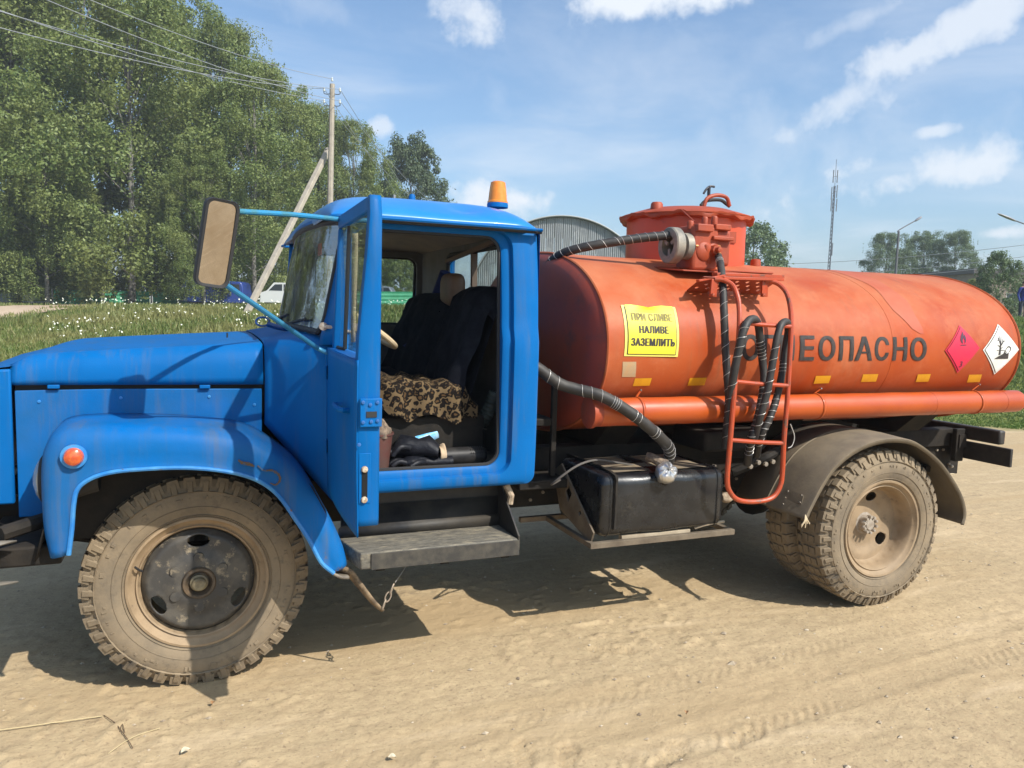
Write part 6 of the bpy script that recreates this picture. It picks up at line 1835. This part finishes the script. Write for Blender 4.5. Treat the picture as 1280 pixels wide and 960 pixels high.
# grey coupling wheel
c_ = pp(841, 307, -.02); wm = mat('grey_worn_coupling', (.17, .16, .14), .6, col2=(.32, .28, .22), scale=12, metal=.2)
mb = MB(); mb.lathe([(.06, -.035), (.098, -.035), (.104, -.028), (.104, .018), (.098, .024), (.075, .02), (.06, -.01), (.06, -.035)], c_, 'x', 36); mb.lathe([(.05, -.02), (.055, .05), (.075, .06), (.078, .10), (.05, .105), (.05, .13)], c_, 'x', 28); mb.build('coupling_ring', wm, pump, smooth=35)
mb = MB()
for k in range(3):
    a = k*2.094+.5; mb.beam(c_+Vector((-.02, .02*math.cos(a), .02*math.sin(a))), c_+Vector((-.02, .09*math.cos(a), .09*math.sin(a))), .02, .012, up=(1, 0, 0))
mb.build('spokes', wm, pump)
mb = MB()
for k in range(6):
    a = k*1.047; mb.lathe([(.001, -.006), (.008, -.005), (.009, .01)], c_+Vector((.115, .066*math.cos(a), .066*math.sin(a))), 'x', 6)
mb.build('flange_bolts', mat('brass_paint', ()), pump)
# bracket plate with a punched step plate under it
a = pp(818, 330); zpl = pp(903, 349, -.2).z
br = sub('pump_bracket', T)
mb = MB()
x0_, x1_ = pp(835, 345).x, pp(972, 350).x
mb.box(x0_-.05, x1_, -.56, -.20, 1.978, 1.986)
mb.hexa([(x0_+.02, -.72, 1.955), (2.95, -.72, 1.955), (2.95, -.56, 1.97), (x0_-.05, -.56, 1.97)], [(x0_+.02, -.72, 1.963), (2.95, -.72, 1.963), (2.95, -.56, 1.978), (x0_-.05, -.56, 1.978)])
mb.build('top_plate', orange_old, br, bevel=.002)
q0 = U(873, 346.5, 'y', -.86); q1 = U(907, 341, 'y', -.80); 
for pa_, pb_, y_, w_, h_ in (((872, 351), (905, 344.5), -.93, .03, .012), ((893, 343), (977, 346), -.86, .05, .018), ((903, 347.5), (978, 349.5), -.955, .03, .016)):
    MB().beam(U(*pa_, 'y', y_), U(*pb_, 'y', y_), w_, h_).build('angle_bar', orange_tube, br, bevel=.002)
mb = MB()
# punched plate: real round holes
PA, PB = U(903, 344, 'y', -.74), U(955, 372, 'y', -.84)
def pplate(u, v, w): 
    p = Vector((2.52, -.955, 1.918)); q = Vector((3.02, -.955, 1.918))
    base_ = p.lerp(q, u); dn_ = Vector((0, .17, -.082))*v
    n_ = Vector((0, .43, .9)).normalized()
    return tuple(base_+dn_+n_*w)
poly = [(.0, .02), (1.0, .02), (1.0, 1.02), (.84, 1.25), (.70, .80), (.40, .80), (.10, 1.15), (0, .9)]
holes_ = []
for j, v in enumerate((.22, .45, .68)):
    for i in range(7):
        u = .08+.14*i+(.07 if j % 2 else 0)
        if u > .94: continue
        holes_.append([(u+.026*math.cos(t), v+.055*math.sin(t)) for t in np.linspace(0, 2*math.pi, 9)[:-1]])
mb = MB(); mb.prism(poly, pplate, -.0015, .0015, holes_); mb.build('punched_plate', orange_old, br, smooth=0)
for px in (893, 956):
    mb = MB(); mb.beam(U(px, 349, 'y', -.94), U(px-2 if px < 900 else px-1, 371, 'y', -.94), .014, .042, up=(1, 0, 0))
    hb_ = mb.build('hook_bracket', orange_tube, br, bevel=.002)
    MB().lathe([(.001, -.012), (.010, -.01), (.011, .004)], U(px-2, 369, 'y', -.955), 'y', 6).build('bolt', orange_old, hb_)

# ---------------------------------------------------------- ladder
lad = sub('ladder', T)
def lp(px, py, y): return U(px, py, 'y', y)
left = [lp(893, 349, -.94), lp(904, 350, -.96), lp(915, 356, -.99), lp(921, 368, -1.03), lp(924, 385, -1.06), lp(924, 410, -1.09), lp(921, 450, -1.11), lp(917, 500, -1.125), lp(912, 560, -1.13), lp(909, 598, -1.13), lp(912, 614, -1.13), lp(923, 625, -1.13), lp(945, 627, -1.13), lp(965, 622, -1.13),
        lp(975, 608, -1.13), lp(978, 590, -1.13), lp(980, 550, -1.13), lp(984, 500, -1.12), lp(987, 450, -1.10), lp(989, 410, -1.08), lp(988, 385, -1.05), lp(983, 366, -1.02), lp(973, 355, -.98), lp(962, 351.5, -.95), lp(956, 352, -.94)]
MB().tube(left, .0138, 10, 5).build('side_rails', orange_tube, lad)
for (pa, pb, y) in (((924, 403), (988, 408), -1.085), ((920, 477), (985, 482), -1.115), ((914, 550), (980, 554), -1.128)):
    MB().tube([lp(*pa, y), lp((pa[0]+pb[0])/2, (pa[1]+pb[1])/2+.6, y), lp(*pb, y)], .0115, 8, 3).build('rung', orange_tube, lad)

# ---------------------------------------------------------- hoses with wire binding
def hose(name, pts, r, wires=(), k=8, m=None, pitch=.07):
    P = catmull(pts, k)
    rows = MB(); rows.tube(P, (lambda t: r*(1+.02*math.sin(t*90))), 14)
    o = rows.build(name, m or hose_m, T, smooth=60)
    fr = frames(P); L = [0]
    for i in range(1, len(P)): L.append(L[-1]+(P[i]-P[i-1]).length)
    for (f0, f1, pit) in wires:
        mb = MB()
        s0, s1 = f0*L[-1], f1*L[-1]; q = []
        n = max(8, int((s1-s0)/pit*14))
        for i in range(n+1):
            s = s0+(s1-s0)*i/n; k_ = min(len(L)-2, max(0, next((j for j in range(len(L)-1) if L[j+1] >= s), len(L)-2)))
            t = (s-L[k_])/max(1e-6, L[k_+1]-L[k_]); p, a, b = fr[k_]; p2, a2, b2 = fr[k_+1]
            c0 = p.lerp(p2, t); aa = a.lerp(a2, t).normalized(); bb = b.lerp(b2, t).normalized(); th = (s-s0)/pit*2*math.pi
            q.append(c0+(aa*math.cos(th)+bb*math.sin(th))*(r+.0012))
        mb.tube(q, .0013, 4); mb.build('binding_wire', wire_m, o)
    return o
hose('suction_hose', [pp(838, 294, -.02), lp(805, 297, -.58), lp(770, 302, -.54), lp(735, 308, -.48), lp(708, 315, -.40), lp(692, 324, -.30), lp(682, 336, -.20), lp(676, 352, -.05)], .0255, ((.03, .30, .05), (.30, .48, .08), (.52, .74, .05), (.80, .9, .06)))
hose('fuel_hose', [lp(655, 448, -.90), lp(680, 466, -.92), lp(700, 480, -.94), lp(722, 487, -.97), lp(752, 495, -1.03), lp(785, 514, -1.07), lp(812, 535, -1.07), lp(830, 552, -1.04), lp(837, 563, -1.00), lp(836, 575, -.94)], .030, ((.12, .22, .06), (.30, .44, .05), (.46, .50, .012), (.58, .62, .03), (.72, .76, .02), (.84, .97, .035)))
hose('drain_hose', [lp(898, 320, -.70), lp(901, 333, -.80), lp(903.5, 355, -.93), lp(905, 390, -1.00), lp(906.5, 430, -1.02), lp(909, 470, -1.04), lp(911, 500, -1.045), lp(909, 530, -1.04), lp(906, 560, -1.02)], .0205, ((.04, .08, .014), (.2, .9, .075)))
hose('hanging_hose', [lp(908, 560, -1.08), lp(911, 520, -1.09), lp(917, 470, -1.12), lp(924, 435, -1.135), lp(930, 412, -1.135), lp(936, 401, -1.115), lp(943, 399, -1.09), lp(948, 407, -1.055), lp(950, 425, -1.04), lp(953, 450, -1.035), lp(955, 475, -1.05), lp(951, 505, -1.07), lp(945, 530, -1.08), lp(939, 550, -1.07), lp(934, 580, -.98)], .0215, ((.02, .22, .07), (.28, .40, .05), (.55, .62, .02), (.70, .95, .03)))
hose('hanging_hose', [lp(942, 552, -1.07), lp(950, 522, -1.12), lp(959, 490, -1.135), lp(966, 452, -1.135), lp(972, 420, -1.125), lp(977, 405, -1.105), lp(984, 403, -1.075), lp(985, 415, -1.05), lp(981, 440, -1.045), lp(977, 470, -1.055), lp(970, 500, -1.07), lp(961, 525, -1.08), lp(951, 545, -1.06), lp(946, 570, -.98)], .0200, ((.05, .35, .06), (.62, .66, .02), (.74, .95, .035)))
part(MB().tube([lp(700, 600, -.75), lp(690, 605, -.9), lp(720, 583, -.95), lp(745, 575, -.9), lp(770, 578, -.85), lp(793, 582, -.80)], .006, 6, 5), 'brake_pipe', mat('grey_cable', (.10, .09, .08), .7))
part(MB().tube([lp(988, 530, -1.0), lp(993, 545, -1.0), lp(990, 557, -1.0), lp(985, 560, -1.0)], .003, 5, 4), 'loose_wire', wire_m)

# ---------------------------------------------------------- saddles, subframe and boxes under the tank
for s in (-1, 1):
    part(MB().box(1.72, 5.2, *sorted((s*.36, s*.47)), .805, .93), 'subframe_beam', chassis, smooth=0, bevel=.004)
for x in (2.25, 3.45, 4.65):
    mb = MB(); pr = []
    for a in np.linspace(-.80, .80, 17):
        q = .985; z = TZ-TB*(1-abs(a/TA)**TN)**(1/TN)-.004; pr.append((a, z))
    poly = pr+[(.50, .935), (-.50, .935)]
    mb.prism(poly, lambda u, v, w: (w, u, v), x-.11, x+.11); part(mb, 'tank_saddle', chassis, smooth=0, bevel=.004)
part(MB().box(1.60, 1.66, -.62, .62, .80, 1.60), 'rear_cab_stand', chassis, bevel=.01)
for (x, y) in ((1.68, -.70), (1.80, -.74)):
    part(MB().box(x, x+.03, y+.10, y+.13, .80, 1.36), 'stand_post', chassis, smooth=0, bevel=.004)
part(MB().box(1.66, 1.82, -.63, -.42, 1.08, 1.12), 'stand_shelf', chassis, bevel=.006)
part(MB().box(1.60, 1.90, -.68, -.45, .74, .79), 'stand_foot', chassis, bevel=.006)
part(MB().box(2.1, 2.95, -.42, .42, .60, .92), 'gearbox_case', chassis, bevel=.03)
part(MB().box(1.75, 2.7, .52, .98, .52, .95), 'battery_light_block', chassis, bevel=.03)  # this box and the next added unseen on the far side to block light
part(MB().box(2.75, 3.2, .45, .95, .66, .98), 'tool_light_block', chassis, bevel=.02)
part(MB().box(2.70, 3.15, -.80, -.46, .92, 1.04), 'valve_box', chassis, bevel=.02)
part(MB().tube([lp(915, 590, -.7), lp(940, 580, -.75), lp(960, 570, -.8), lp(975, 560, -.7)], .03, 8, 4), 'outlet_pipe', chassis)
mb = MB()
for px, py in ((948, 578), (957, 580), (966, 577), (938, 583)): mb.lathe([(.001, -.01), (.014, -.008), (.014, .01)], lp(px, py, -.82), 'y', 8)
part(mb, 'valve_fittings', mat('pale_rivets', ()))

# ---------------------------------------------------------- fuel tank with tray
ft = sub('fuel_tank', T)
fx0, fx1, fy0, fy1, fz0, fz1 = 1.915, 2.685, -1.02, -.50, .545, .875
mb = MB(); rows = []
for x, inset in ((fx0, .045), (fx0+.006, .012), (fx0+.03, 0), (fx0+.25, .002), ((fx0+fx1)/2, -.003), (fx1-.25, .002), (fx1-.03, 0), (fx1-.006, .012), (fx1, .045)):
    rows.append([(x, u, v+.004*math.sin(x*20)*(v > .8)) for (u, v) in rr(fy0+inset, fy1-inset, fz0+inset, fz1-inset, .055, 6)])
mb.grid(rows, wrap=True)
for q in (0, -1): mb.add(rows[q], [tuple(range(len(rows[q])))])
tankm = mat('glossy_black_tank', (.007, .0075, .009), .27, col2=(.022, .022, .022), scale=5, col3=(.07, .06, .045), scale3=7, lo3=.60, hi3=.74, coat=.15, bump=.005, bscale=5, dust_glare=.0, rvar=.12)
tank_top_m = mat('dusty_tank_top', (.27, .21, .135), .9, col2=(.14, .11, .075), scale=8)
mb.build('tank_can', tankm, ft, smooth=60)
for x in (fx0+.05, fx1-.05): 
    q = rr(fy0-.001, fy1+.001, fz0-.001, fz1+.001, .056, 6); mb = MB(); mb.tube([(x, u, v) for u, v in q+[q[0]]], .0035, 6, cap=False)
    mb.build('rim_seam', tankm, ft)
mb = MB(); mb.grid([[(x, y, fz1+.0025+.001*math.sin(x*30)) for y in (-.955, -.90, -.75, -.58)] for x in np.linspace(fx0+.08, fx1-.08, 12)]); mb.build('dust_layer', tank_top_m, ft, fixn=False)
c_ = U(834, 589, 'y', -1.055); mb = MB()
nrm_ = Vector((-.15, -.75, .60)).normalized(); t1_ = nrm_.cross(Vector((1, 0, 0))).normalized(); t2_ = nrm_.cross(t1_)
rows = []
for r_, h in ((.001, .026), (.020, .025), (.040, .019), (.054, .006), (.058, -.014), (.050, -.050)):
    rows.append([tuple(c_+(t1_*math.cos(a)+t2_*math.sin(a))*(r_*(1+.05*math.sin(a*5+r_*60)))+nrm_*(h+.004*math.sin(a*8))) for a in np.linspace(0, 2*math.pi, 33)[:-1]])
mb.grid(rows, True); mb.build('foil_cap', foil, ft, smooth=50)
mb = MB()
for k in range(4):
    a = k*math.pi/4+.2; d = t1_*math.cos(a)+t2_*math.sin(a); mb.tube([c_-d*.048+nrm_*.004, c_-d*.02+nrm_*.024, c_+d*.02+nrm_*.024, c_+d*.048+nrm_*.004], .0022, 5, 3)
mb.build('cap_wire', rubber, ft)
mb = MB(); mb.tube([c_-nrm_*.02, c_-nrm_*.15], .046, 16); mb.build('filler_neck', hose_m, ft)
mb = MB(); mb.tube([lp(808, 570, -.95), lp(815, 572, -.97), lp(824, 577, -.99), lp(832, 580, -.99)], (.022, .028), 10, 4); mb.build('rag_wrapped_branch', mat('dirty_rag', (.22, .16, .11), .9, col2=(.08, .06, .05), scale=40, bump=.006, bscale=60), ft)
mb = MB(); mb.prism([(-.50, .80), (-.60, .86), (-1.0, .575), (-.97, .51), (-.60, .60)], lambda u, v, w: (w, u, v), 1.885, 1.895, [[(-.66, .72), (-.70, .76), (-.74, .72), (-.70, .66)], [(-.82, .64), (-.84, .66), (-.86, .64), (-.84, .62)]]); mb.build('end_bracket', tan_frame, ft, smooth=0)
mb = MB(); mb.tube([(1.99, fy1+.1, fz1+.005), (1.99, fy0+.05, fz1+.006), (1.99, fy0-.004, fz1-.06), (1.99, fy0-.005, fz0+.05)], .012, 4, 3); mb.build('strap', chassis, ft)
tr_ = sub('tank_tray', T)
z0_ = .500
MB().box(1.86, 2.765, -1.025, -.995, z0_-.002, z0_+.028).build('front_bar', tan_frame, tr_, bevel=.002)
MB().box(2.06, 2.49, -.994, -.96, z0_+.020, z0_+.043).build('packing_strip', mat('pale_board', (.40, .33, .23), .85, col2=(.28, .22, .15), scale=12), tr_, bevel=.002)
MB().box(1.86, 1.89, -.994, -.45, z0_, z0_+.026).build('side_bar', tan_frame, tr_, smooth=0)
MB().box(2.735, 2.765, -.994, -.45, z0_, z0_+.026).build('side_bar', tan_frame, tr_, smooth=0)
MB().box(1.70, 2.765, -.48, -.45, z0_+.002, z0_+.030).build('rear_bar', tan_frame, tr_, smooth=0)
part(MB().tube([lp(868, 660, -.98), lp(885, 655, -1.0), lp(905, 652, -1.0)], .008, 6, 3), 'tray_strap', mat('pale_board', ()))
g = lp(907, 622, -.9); part(MB().lathe([(.001, -.03), (.02, -.028), (.03, -.01), (.03, .02), (.02, .04)], g, 'x', 10), 'rag_plug', mat('pale_dried_mud', ()))
part(MB().box(2.735, 2.745, -.86, -.83, .79, .86), 'small_tag', mat('pale_rivets', ()))

# ---------------------------------------------------------- rear mudguard
near_ = [(1005, 649), (1012, 634), (1025, 609), (1042, 584), (1066, 564), (1093, 552), (1120, 548.5), (1146, 554), (1173, 575), (1191, 599), (1203, 622), (1207, 642), (1204, 656)]
NP = catmull([U(a, b, 'y', -1.175) for a, b in near_], 4)
def mudguard(s):
    mb = MB(); rows = []
    for i, p in enumerate(NP):
        t = i/(len(NP)-1)
        lip = Vector((p.x-3.77, 0, p.z-.50)).normalized()
        lo = p-lip*.022
        rows.append([(lo.x, s*1.175, lo.z), (p.x, s*1.178, p.z), (p.x+lip.x*.004, s*1.165, p.z+lip.z*.004), (p.x+lip.x*.012, s*.99, p.z+lip.z*.012), (p.x+lip.x*.012, s*.87, p.z+lip.z*.012), (p.x+lip.x*.010, s*.60, p.z+lip.z*.010)])
    mb.grid(rows); m = part(mb, 'rear_mudguard', guard_m, smooth=50, solid=.005)
    mb = MB()
    for yy in (.87,): mb.tube([(p.x+(p.x-3.77)*.02, s*yy, p.z+.012) for p in NP], .005, 5)
    mb.build('stiffening_bead', guard_m, m)
    return m
mg = mudguard(-1); mudguard(1)
def on_guard(px, py):
    """point of the guard surface on a sight line"""
    best = None
    for yv in np.linspace(-1.17, -.6, 80):
        g = U(px, py, 'y', yv); d = min(math.hypot(g.x-p.x, g.z-p.z) for p in NP)
        if best is None or d < best[0]: best = (d, g)
    return best[1]
P_ = [on_guard(*q) for q in ((984, 613), (1006, 620), (1003, 632), (980, 625))]
mb = MB(); of = Vector((-.012, -.004, .010))
mb.hexa([p for p in P_], [p+of*1.0 for p in P_]); mb.build('riveted_patch', guard_m, mg, smooth=0)
mb = MB()
for q in ((986, 616), (1003, 621), (983, 624), (1001, 630), (980, 632)): mb.lathe([(.001, .006), (.005, .005), (.006, -.002)], on_guard(*q)+of*1.1, 'x', 6)
mb.build('patch_rivets', mat('pale_rivets', ()), mg)
g = U(1006, 650, 'y', -1.18); mb = MB()
for k in range(7):
    a = random.uniform(-1, 1); mb.tube([g+Vector((0, 0, .03)), g+Vector((.012*a, -.01, .0)), g+Vector((.03*a, -.012+.01*random.random(), -.03*random.random()-.012))], .003, 4, 3)
mb.build('knotted_twine', mat('pale_twine', (.50, .40, .26), .9), mg)
g = U(1184, 595, 'y', -1.05); part(MB().tube([g, g+Vector((.03, 0, .012)), g+Vector((.06, 0, .01))], .004, 5, 3), 'twine_end', mat('pale_twine', ()))
# guard brackets
for s in (-1, 1):
    part(MB().beam((3.45, s*.45, .90), (3.45, s*1.0, .96), .04, .04), 'guard_bracket', chassis); part(MB().beam((4.2, s*.45, .85), (4.2, s*1.05, .80), .04, .04), 'guard_bracket', chassis)
# rear cross beams
part(MB().box(5.19, 5.215, -.885, .885, .722, .850), 'underrun_bar', mat('rear_bar_black', (.018, .017, .016), .5, col2=(.04, .035, .03), scale=9), bevel=.005)
part(MB().box(5.20, 5.26, -.79, .79, .862, .962), 'lamp_beam', mat('rear_bar_black', ()), bevel=.012)
part(MB().box(5.12, 5.19, -.55, .55, .80, .90), 'rear_crossmember', chassis)
for s in (-1, 1):
    part(MB().box(5.10, 5.185, *sorted((s*.50, s*.54)), .70, .94), 'bar_bracket', chassis, bevel=.006)
    tl = MB().box(5.262, 5.30, *sorted((s*.58, s*.76)), .875, .95).build('tail_light', mat('red_lens', (.45, .02, .015), .25, coat=.4), T, bevel=.006)
part(MB().box(5.235, 5.262, -.12, .30, .50, .62), 'number_plate_holder', chassis)
mb = MB()
for px, py in ((1144, 537), (1188, 543), (1189, 583)): mb.lathe([(.001, -.012), (.012, -.01), (.012, .01)], U(px, py, 'x', 5.18), 'x', 8)
part(mb, 'lamp_beam_bolts', mat('pale_rivets', ()))

# ==================================================================== loose things in the cab
bx = U(484, 566, 'y', -.86)
bk = thing('bucket', 'reddish brown plastic bucket with a crumpled rag on the cab floor by the door', 'bucket', (bx.x-.055, -.86, .941))
mb = MB(); mb.lathe([(.001, .003), (.055, .003), (.060, .0), (.078, .165), (.084, .168), (.084, .176), (.076, .176), (.070, .16)], (bx.x-.055, -.86, .941), 'z', 24)
mb.build('bucket_body', mat('red_brown_plastic', (.10, .035, .028), .5, col2=(.09, .05, .04), scale=10), bk, smooth=40)
mb = MB(); r_ = np.random.default_rng(3); c_ = Vector((bx.x-.055, -.86, 1.11)); rows = []
for i in range(8):
    ph = i/7*math.pi/2*1.1; rows.append([tuple(c_+Vector((.075*math.sin(ph)*math.cos(a)*(1+.2*math.sin(a*3)), .075*math.sin(ph)*math.sin(a)*(1+.2*math.sin(a*4)), .06*math.cos(ph)*(1+.35*math.sin(a*5+i))))) for a in np.linspace(0, 2*math.pi, 21)[:-1]])
mb.grid(rows, True); mb.build('rag', mat('dirty_rag', ()), bk, smooth=30)
def glove(loc, rz, label, sc=1.0):
    g = thing('work_glove', label, 'glove', tuple(loc), 'work gloves on the cab floor')
    mb = MB(); L = Vector(loc); ca, sa = math.cos(rz), math.sin(rz)
    Q = lambda x, y, z: (L.x+(x*ca-y*sa)*sc, L.y+(x*sa+y*ca)*sc, L.z+z*(1.75 if sc > 1 and -.12 < x < .06 else 1)*sc)
    rows = []
    for x, w, h in ((-.14, .058, .030), (-.09, .055, .030), (-.04, .048, .026), (0, .052, .030), (.05, .056, .030), (.08, .052, .026), (.095, .045, .02)):
        rows.append([Q(x, w*math.cos(a), h+h*math.sin(a)*(1+.1*math.sin(a*3+x*40))) for a in np.linspace(0, 2*math.pi, 17)[:-1]])
    mb.grid(rows, True)
    mb.build('palm', mat('black_glove', (.006, .007, .011), .5, spec=.3, col2=(.014, .014, .018), scale=14, bump=.006, bscale=25), g, smooth=60)
    for k, (y, l_, b_) in enumerate(((-.038, .075, -.01), (-.013, .09, 0), (.013, .085, .004), (.037, .065, .012))):
        MB().tube([Q(.085, y, .026), Q(.085+l_*.5, y+b_*.5, .035), Q(.085+l_*.9, y+b_, .022), Q(.085+l_, y+b_, .012)], (.0145, .011), 8, 3).build('finger', mat('black_glove', ()), g, smooth=60)
    MB().tube([Q(-.0, .045, .03), Q(.035, .08, .035), Q(.07, .095, .02)], (.017, .012), 8, 3).build('thumb', mat('black_glove', ()), g, smooth=60)
    return g
glove(Vector((1.01, -.86, .941)), math.pi-.15, 'black rubber glove lying flat beside the perforated black cylinder')
g2 = glove(Vector((.955, -.83, .985)), math.pi-.4, 'black rubber glove heaped against the blue can, thumb up', 1.01)
for ch in g2.children: pass
can0 = U(526, 548, 'y', -.74)
cn = thing('spray_can', 'light blue can lying tilted behind the black gloves', 'can', (can0.x, -.74, can0.z-.03))
dcan = Vector((.9, .1, .28)).normalized(); 
c0 = can0+Vector((0, 0, -.005))
MB().tube([c0-dcan*.03, c0+dcan*.085], .034, 20).build('can_body', mat('light_blue_can', (.08, .38, .68), .35, col2=(.45, .60, .70), scale=22), cn, smooth=40)
MB().tube([c0+dcan*.085, c0+dcan*.095], (.033, .024), 20).build('can_rim', steel, cn, smooth=40)
MB().tube([c0+dcan*.095, c0+dcan*.13], .024, 14).build('can_cap', rubber, cn, smooth=40)
cy = thing('perforated_cylinder', 'black perforated metal cylinder lying on the cab sill floor', 'cylinder', (1.22, -.86, .941))
a_ = Vector((1.10, -.86, .985)); b_ = Vector((1.335, -.85, .985))
MB().tube([a_, a_.lerp(b_, .7), b_-Vector((.02, 0, 0))], .043, 28).build('shell', mat('dull_black_shell', (.014, .013, .013), .5, spec=.3, col2=(.035, .032, .03), scale=14), cy, smooth=40)
MB().tube([b_-Vector((.022, 0, 0)), b_], (.042, .028), 24).build('end_cap', rubber, cy, smooth=40)
mb = MB()
for k in range(7):
    for a in (25, 50, 80, 110):
        a2_ = math.radians(a); x = a_.x+.145+k*.0115
        mb.lathe([(.001, -.001), (.0042, -.001)], (x, -.857-math.cos(a2_)*.0435, .985+math.sin(a2_)*.0435-.0), 'y', 6)
mb.build('punched_holes', mat('pale_hole_rims', (.30, .30, .30), .5) if False else mat('hole_black', (.004, .004, .004), .8), cy, smooth=0)
rgm = MB(); c_ = Vector((1.095, -.865, .99)); rows = []
for i in range(6):
    rows.append([tuple(c_+Vector((-.012+.010*i*.6, -.05*math.cos(a)*(1+.15*math.sin(3*a)), .052*math.sin(a)*(1+.2*math.sin(2*a+i))))) for a in np.linspace(0, 2*math.pi, 19)[:-1]])
rgm.grid(rows, True)
rgm.build('beige_rag', mat('beige_rag', (.46, .34, .22), .9), None, smooth=50, label='small beige rag tied round the end of the black cylinder', cat='rag', org=(1.09, -.865, .945), solid=.003)
th = thing('ribbed_hose', 'greenish black ribbed heater hose rising behind the black cylinder', 'hose', (1.30, -.60, .941))
pts_ = catmull([(1.14, -.62, 1.05), (1.24, -.64, 1.02), (1.33, -.66, 1.06), (1.40, -.68, 1.16), (1.44, -.70, 1.28)], 16)
mb = MB(); mb.tube(pts_, lambda t: .036+.004*math.sin(t*150), 14); mb.build('hose_body', mat('green_black_hose', (.03, .04, .036), .5, col2=(.07, .085, .07), scale=10), th, smooth=70)
mb = MB()
for t in (22, 26, 40): mb.tube([pts_[t]+(f_[1]*math.cos(a)+f_[2]*math.sin(a))*.041 for f_ in [frames(pts_)[t]] for a in np.linspace(0, 2*math.pi, 21)], .003, 5, cap=False)
mb.build('hose_clamps', steel, th)

# ==================================================================== small things on the ground
peb = MB(); r_ = np.random.default_rng(11)
for i in range(2600):
    x = r_.uniform(-2.2, 6.5); y = -3.6+4.4*r_.random()**1.3; s_ = .0028+.009*r_.random()**4
    if r_.random() < .03: s_ *= 1.9
    z = tz(x, y)+float(near(np.array(x), np.array(y)))
    vs = []
    for (a, b, c) in ((1, 0, 0), (-1, 0, 0), (0, 1, 0), (0, -1, 0), (0, 0, 1), (0, 0, -1)):
        k = s_*(.7+.6*r_.random()); vs.append((x+a*k*1.3, y+b*k, z+c*k*.7+s_*.2))
    peb.add(vs, [(0, 2, 4), (2, 1, 4), (1, 3, 4), (3, 0, 4), (2, 0, 5), (1, 2, 5), (3, 1, 5), (0, 3, 5)])
po = peb.build('pebbles', mat('pale_pebbles', (.46, .38, .27), .85, col2=(.20, .15, .10), scale=9), None, smooth=0, kind='stuff', label='small stones strewn over the sandy yard', cat='pebbles', fixn=False)
straw_m = mat('dry_straw', (.50, .40, .22), .8); twig_m = mat('brown_twig', (.14, .09, .05), .9)
def stalk(pts, m, label, cat, r=.0022):
    P = [U(a, b, 'z', .012) for a, b in pts]
    MB().tube(catmull(P, 4), r, 5).build('dry_stalk' if m is straw_m else 'twig', m, None, label=label, cat=cat, org=tuple(P[0]))
stalk([(-20, 915), (40, 907), (90, 900), (128, 895)], straw_m, 'long pale straw at the lower left corner of the photo', 'straw')
stalk([(130, 894), (143, 903), (150, 911), (160, 925), (166, 935)], twig_m, 'thin brown bent twig beside the long straw', 'twig', .0018)
stalk([(150, 914), (153, 905), (156, 916)], twig_m, 'short forked twig lying across the bent twig', 'twig', .0015)
stalk([(135, 942), (165, 922), (200, 910)], straw_m, 'short pale straw right of the bent twig', 'straw', .0016)
def leaf_(px, py, s_, ang, label, col):
    g = U(px, py, 'z', .012); ca, sa = math.cos(ang), math.sin(ang); mb = MB(); rows = []
    for i in range(7):
        t = i/6; w = s_*.45*math.sin(math.pi*min(1, t*.95+.03))
        rows.append([(g.x+(t-.5)*s_*ca-v*w*sa, g.y+(t-.5)*s_*sa+v*w*ca, g.z+.006*abs(v)+.008*math.sin(t*3)) for v in (-1, 0, 1)])
    mb.grid(rows); mb.build('dead_leaf', mat(col[0], col[1], .7), None, label=label, cat='leaf', org=tuple(g), smooth=50)
leaf_(232, 940, .035, .4, 'curled pale dead leaf nearest the bottom border', ('pale_leaf', (.55, .48, .34)))
leaf_(266, 830+50, .022, 1.3, 'tiny dead leaf at the edge of the front tyre shadow', ('brown_leaf', (.30, .16, .07)))
leaf_(490, 948, .030, -.3, 'pale dead leaf lying right of centre at the bottom border', ('pale_leaf', (.55, .48, .34)))
leaf_(858, 892, .020, 1.0, 'tiny dark dead leaf below the fuel tank shadow', ('brown_leaf', (.30, .16, .07)))

# ------------------------------------------------------------------ light summer haze
hz_ = bpy.data.materials.new('air_haze'); hz_.use_nodes = True
n_, l_ = hz_.node_tree.nodes, hz_.node_tree.links; n_.remove(n_['Principled BSDF'])
pv = n_.new('ShaderNodeVolumePrincipled'); pv.inputs['Color'].default_value = (.86, .93, 1, 1); pv.inputs['Density'].default_value = .0009
l_.new(pv.outputs[0], n_['Material Output'].inputs['Volume'])
MB().box(-930, 930, -930, 930, -1.2, 42).build('haze', hz_, None, smooth=0, kind='stuff', label='thin summer haze over the yard and the field', cat='haze')

for o in list(bpy.data.objects):
    if '_org' in o: del o['_org']
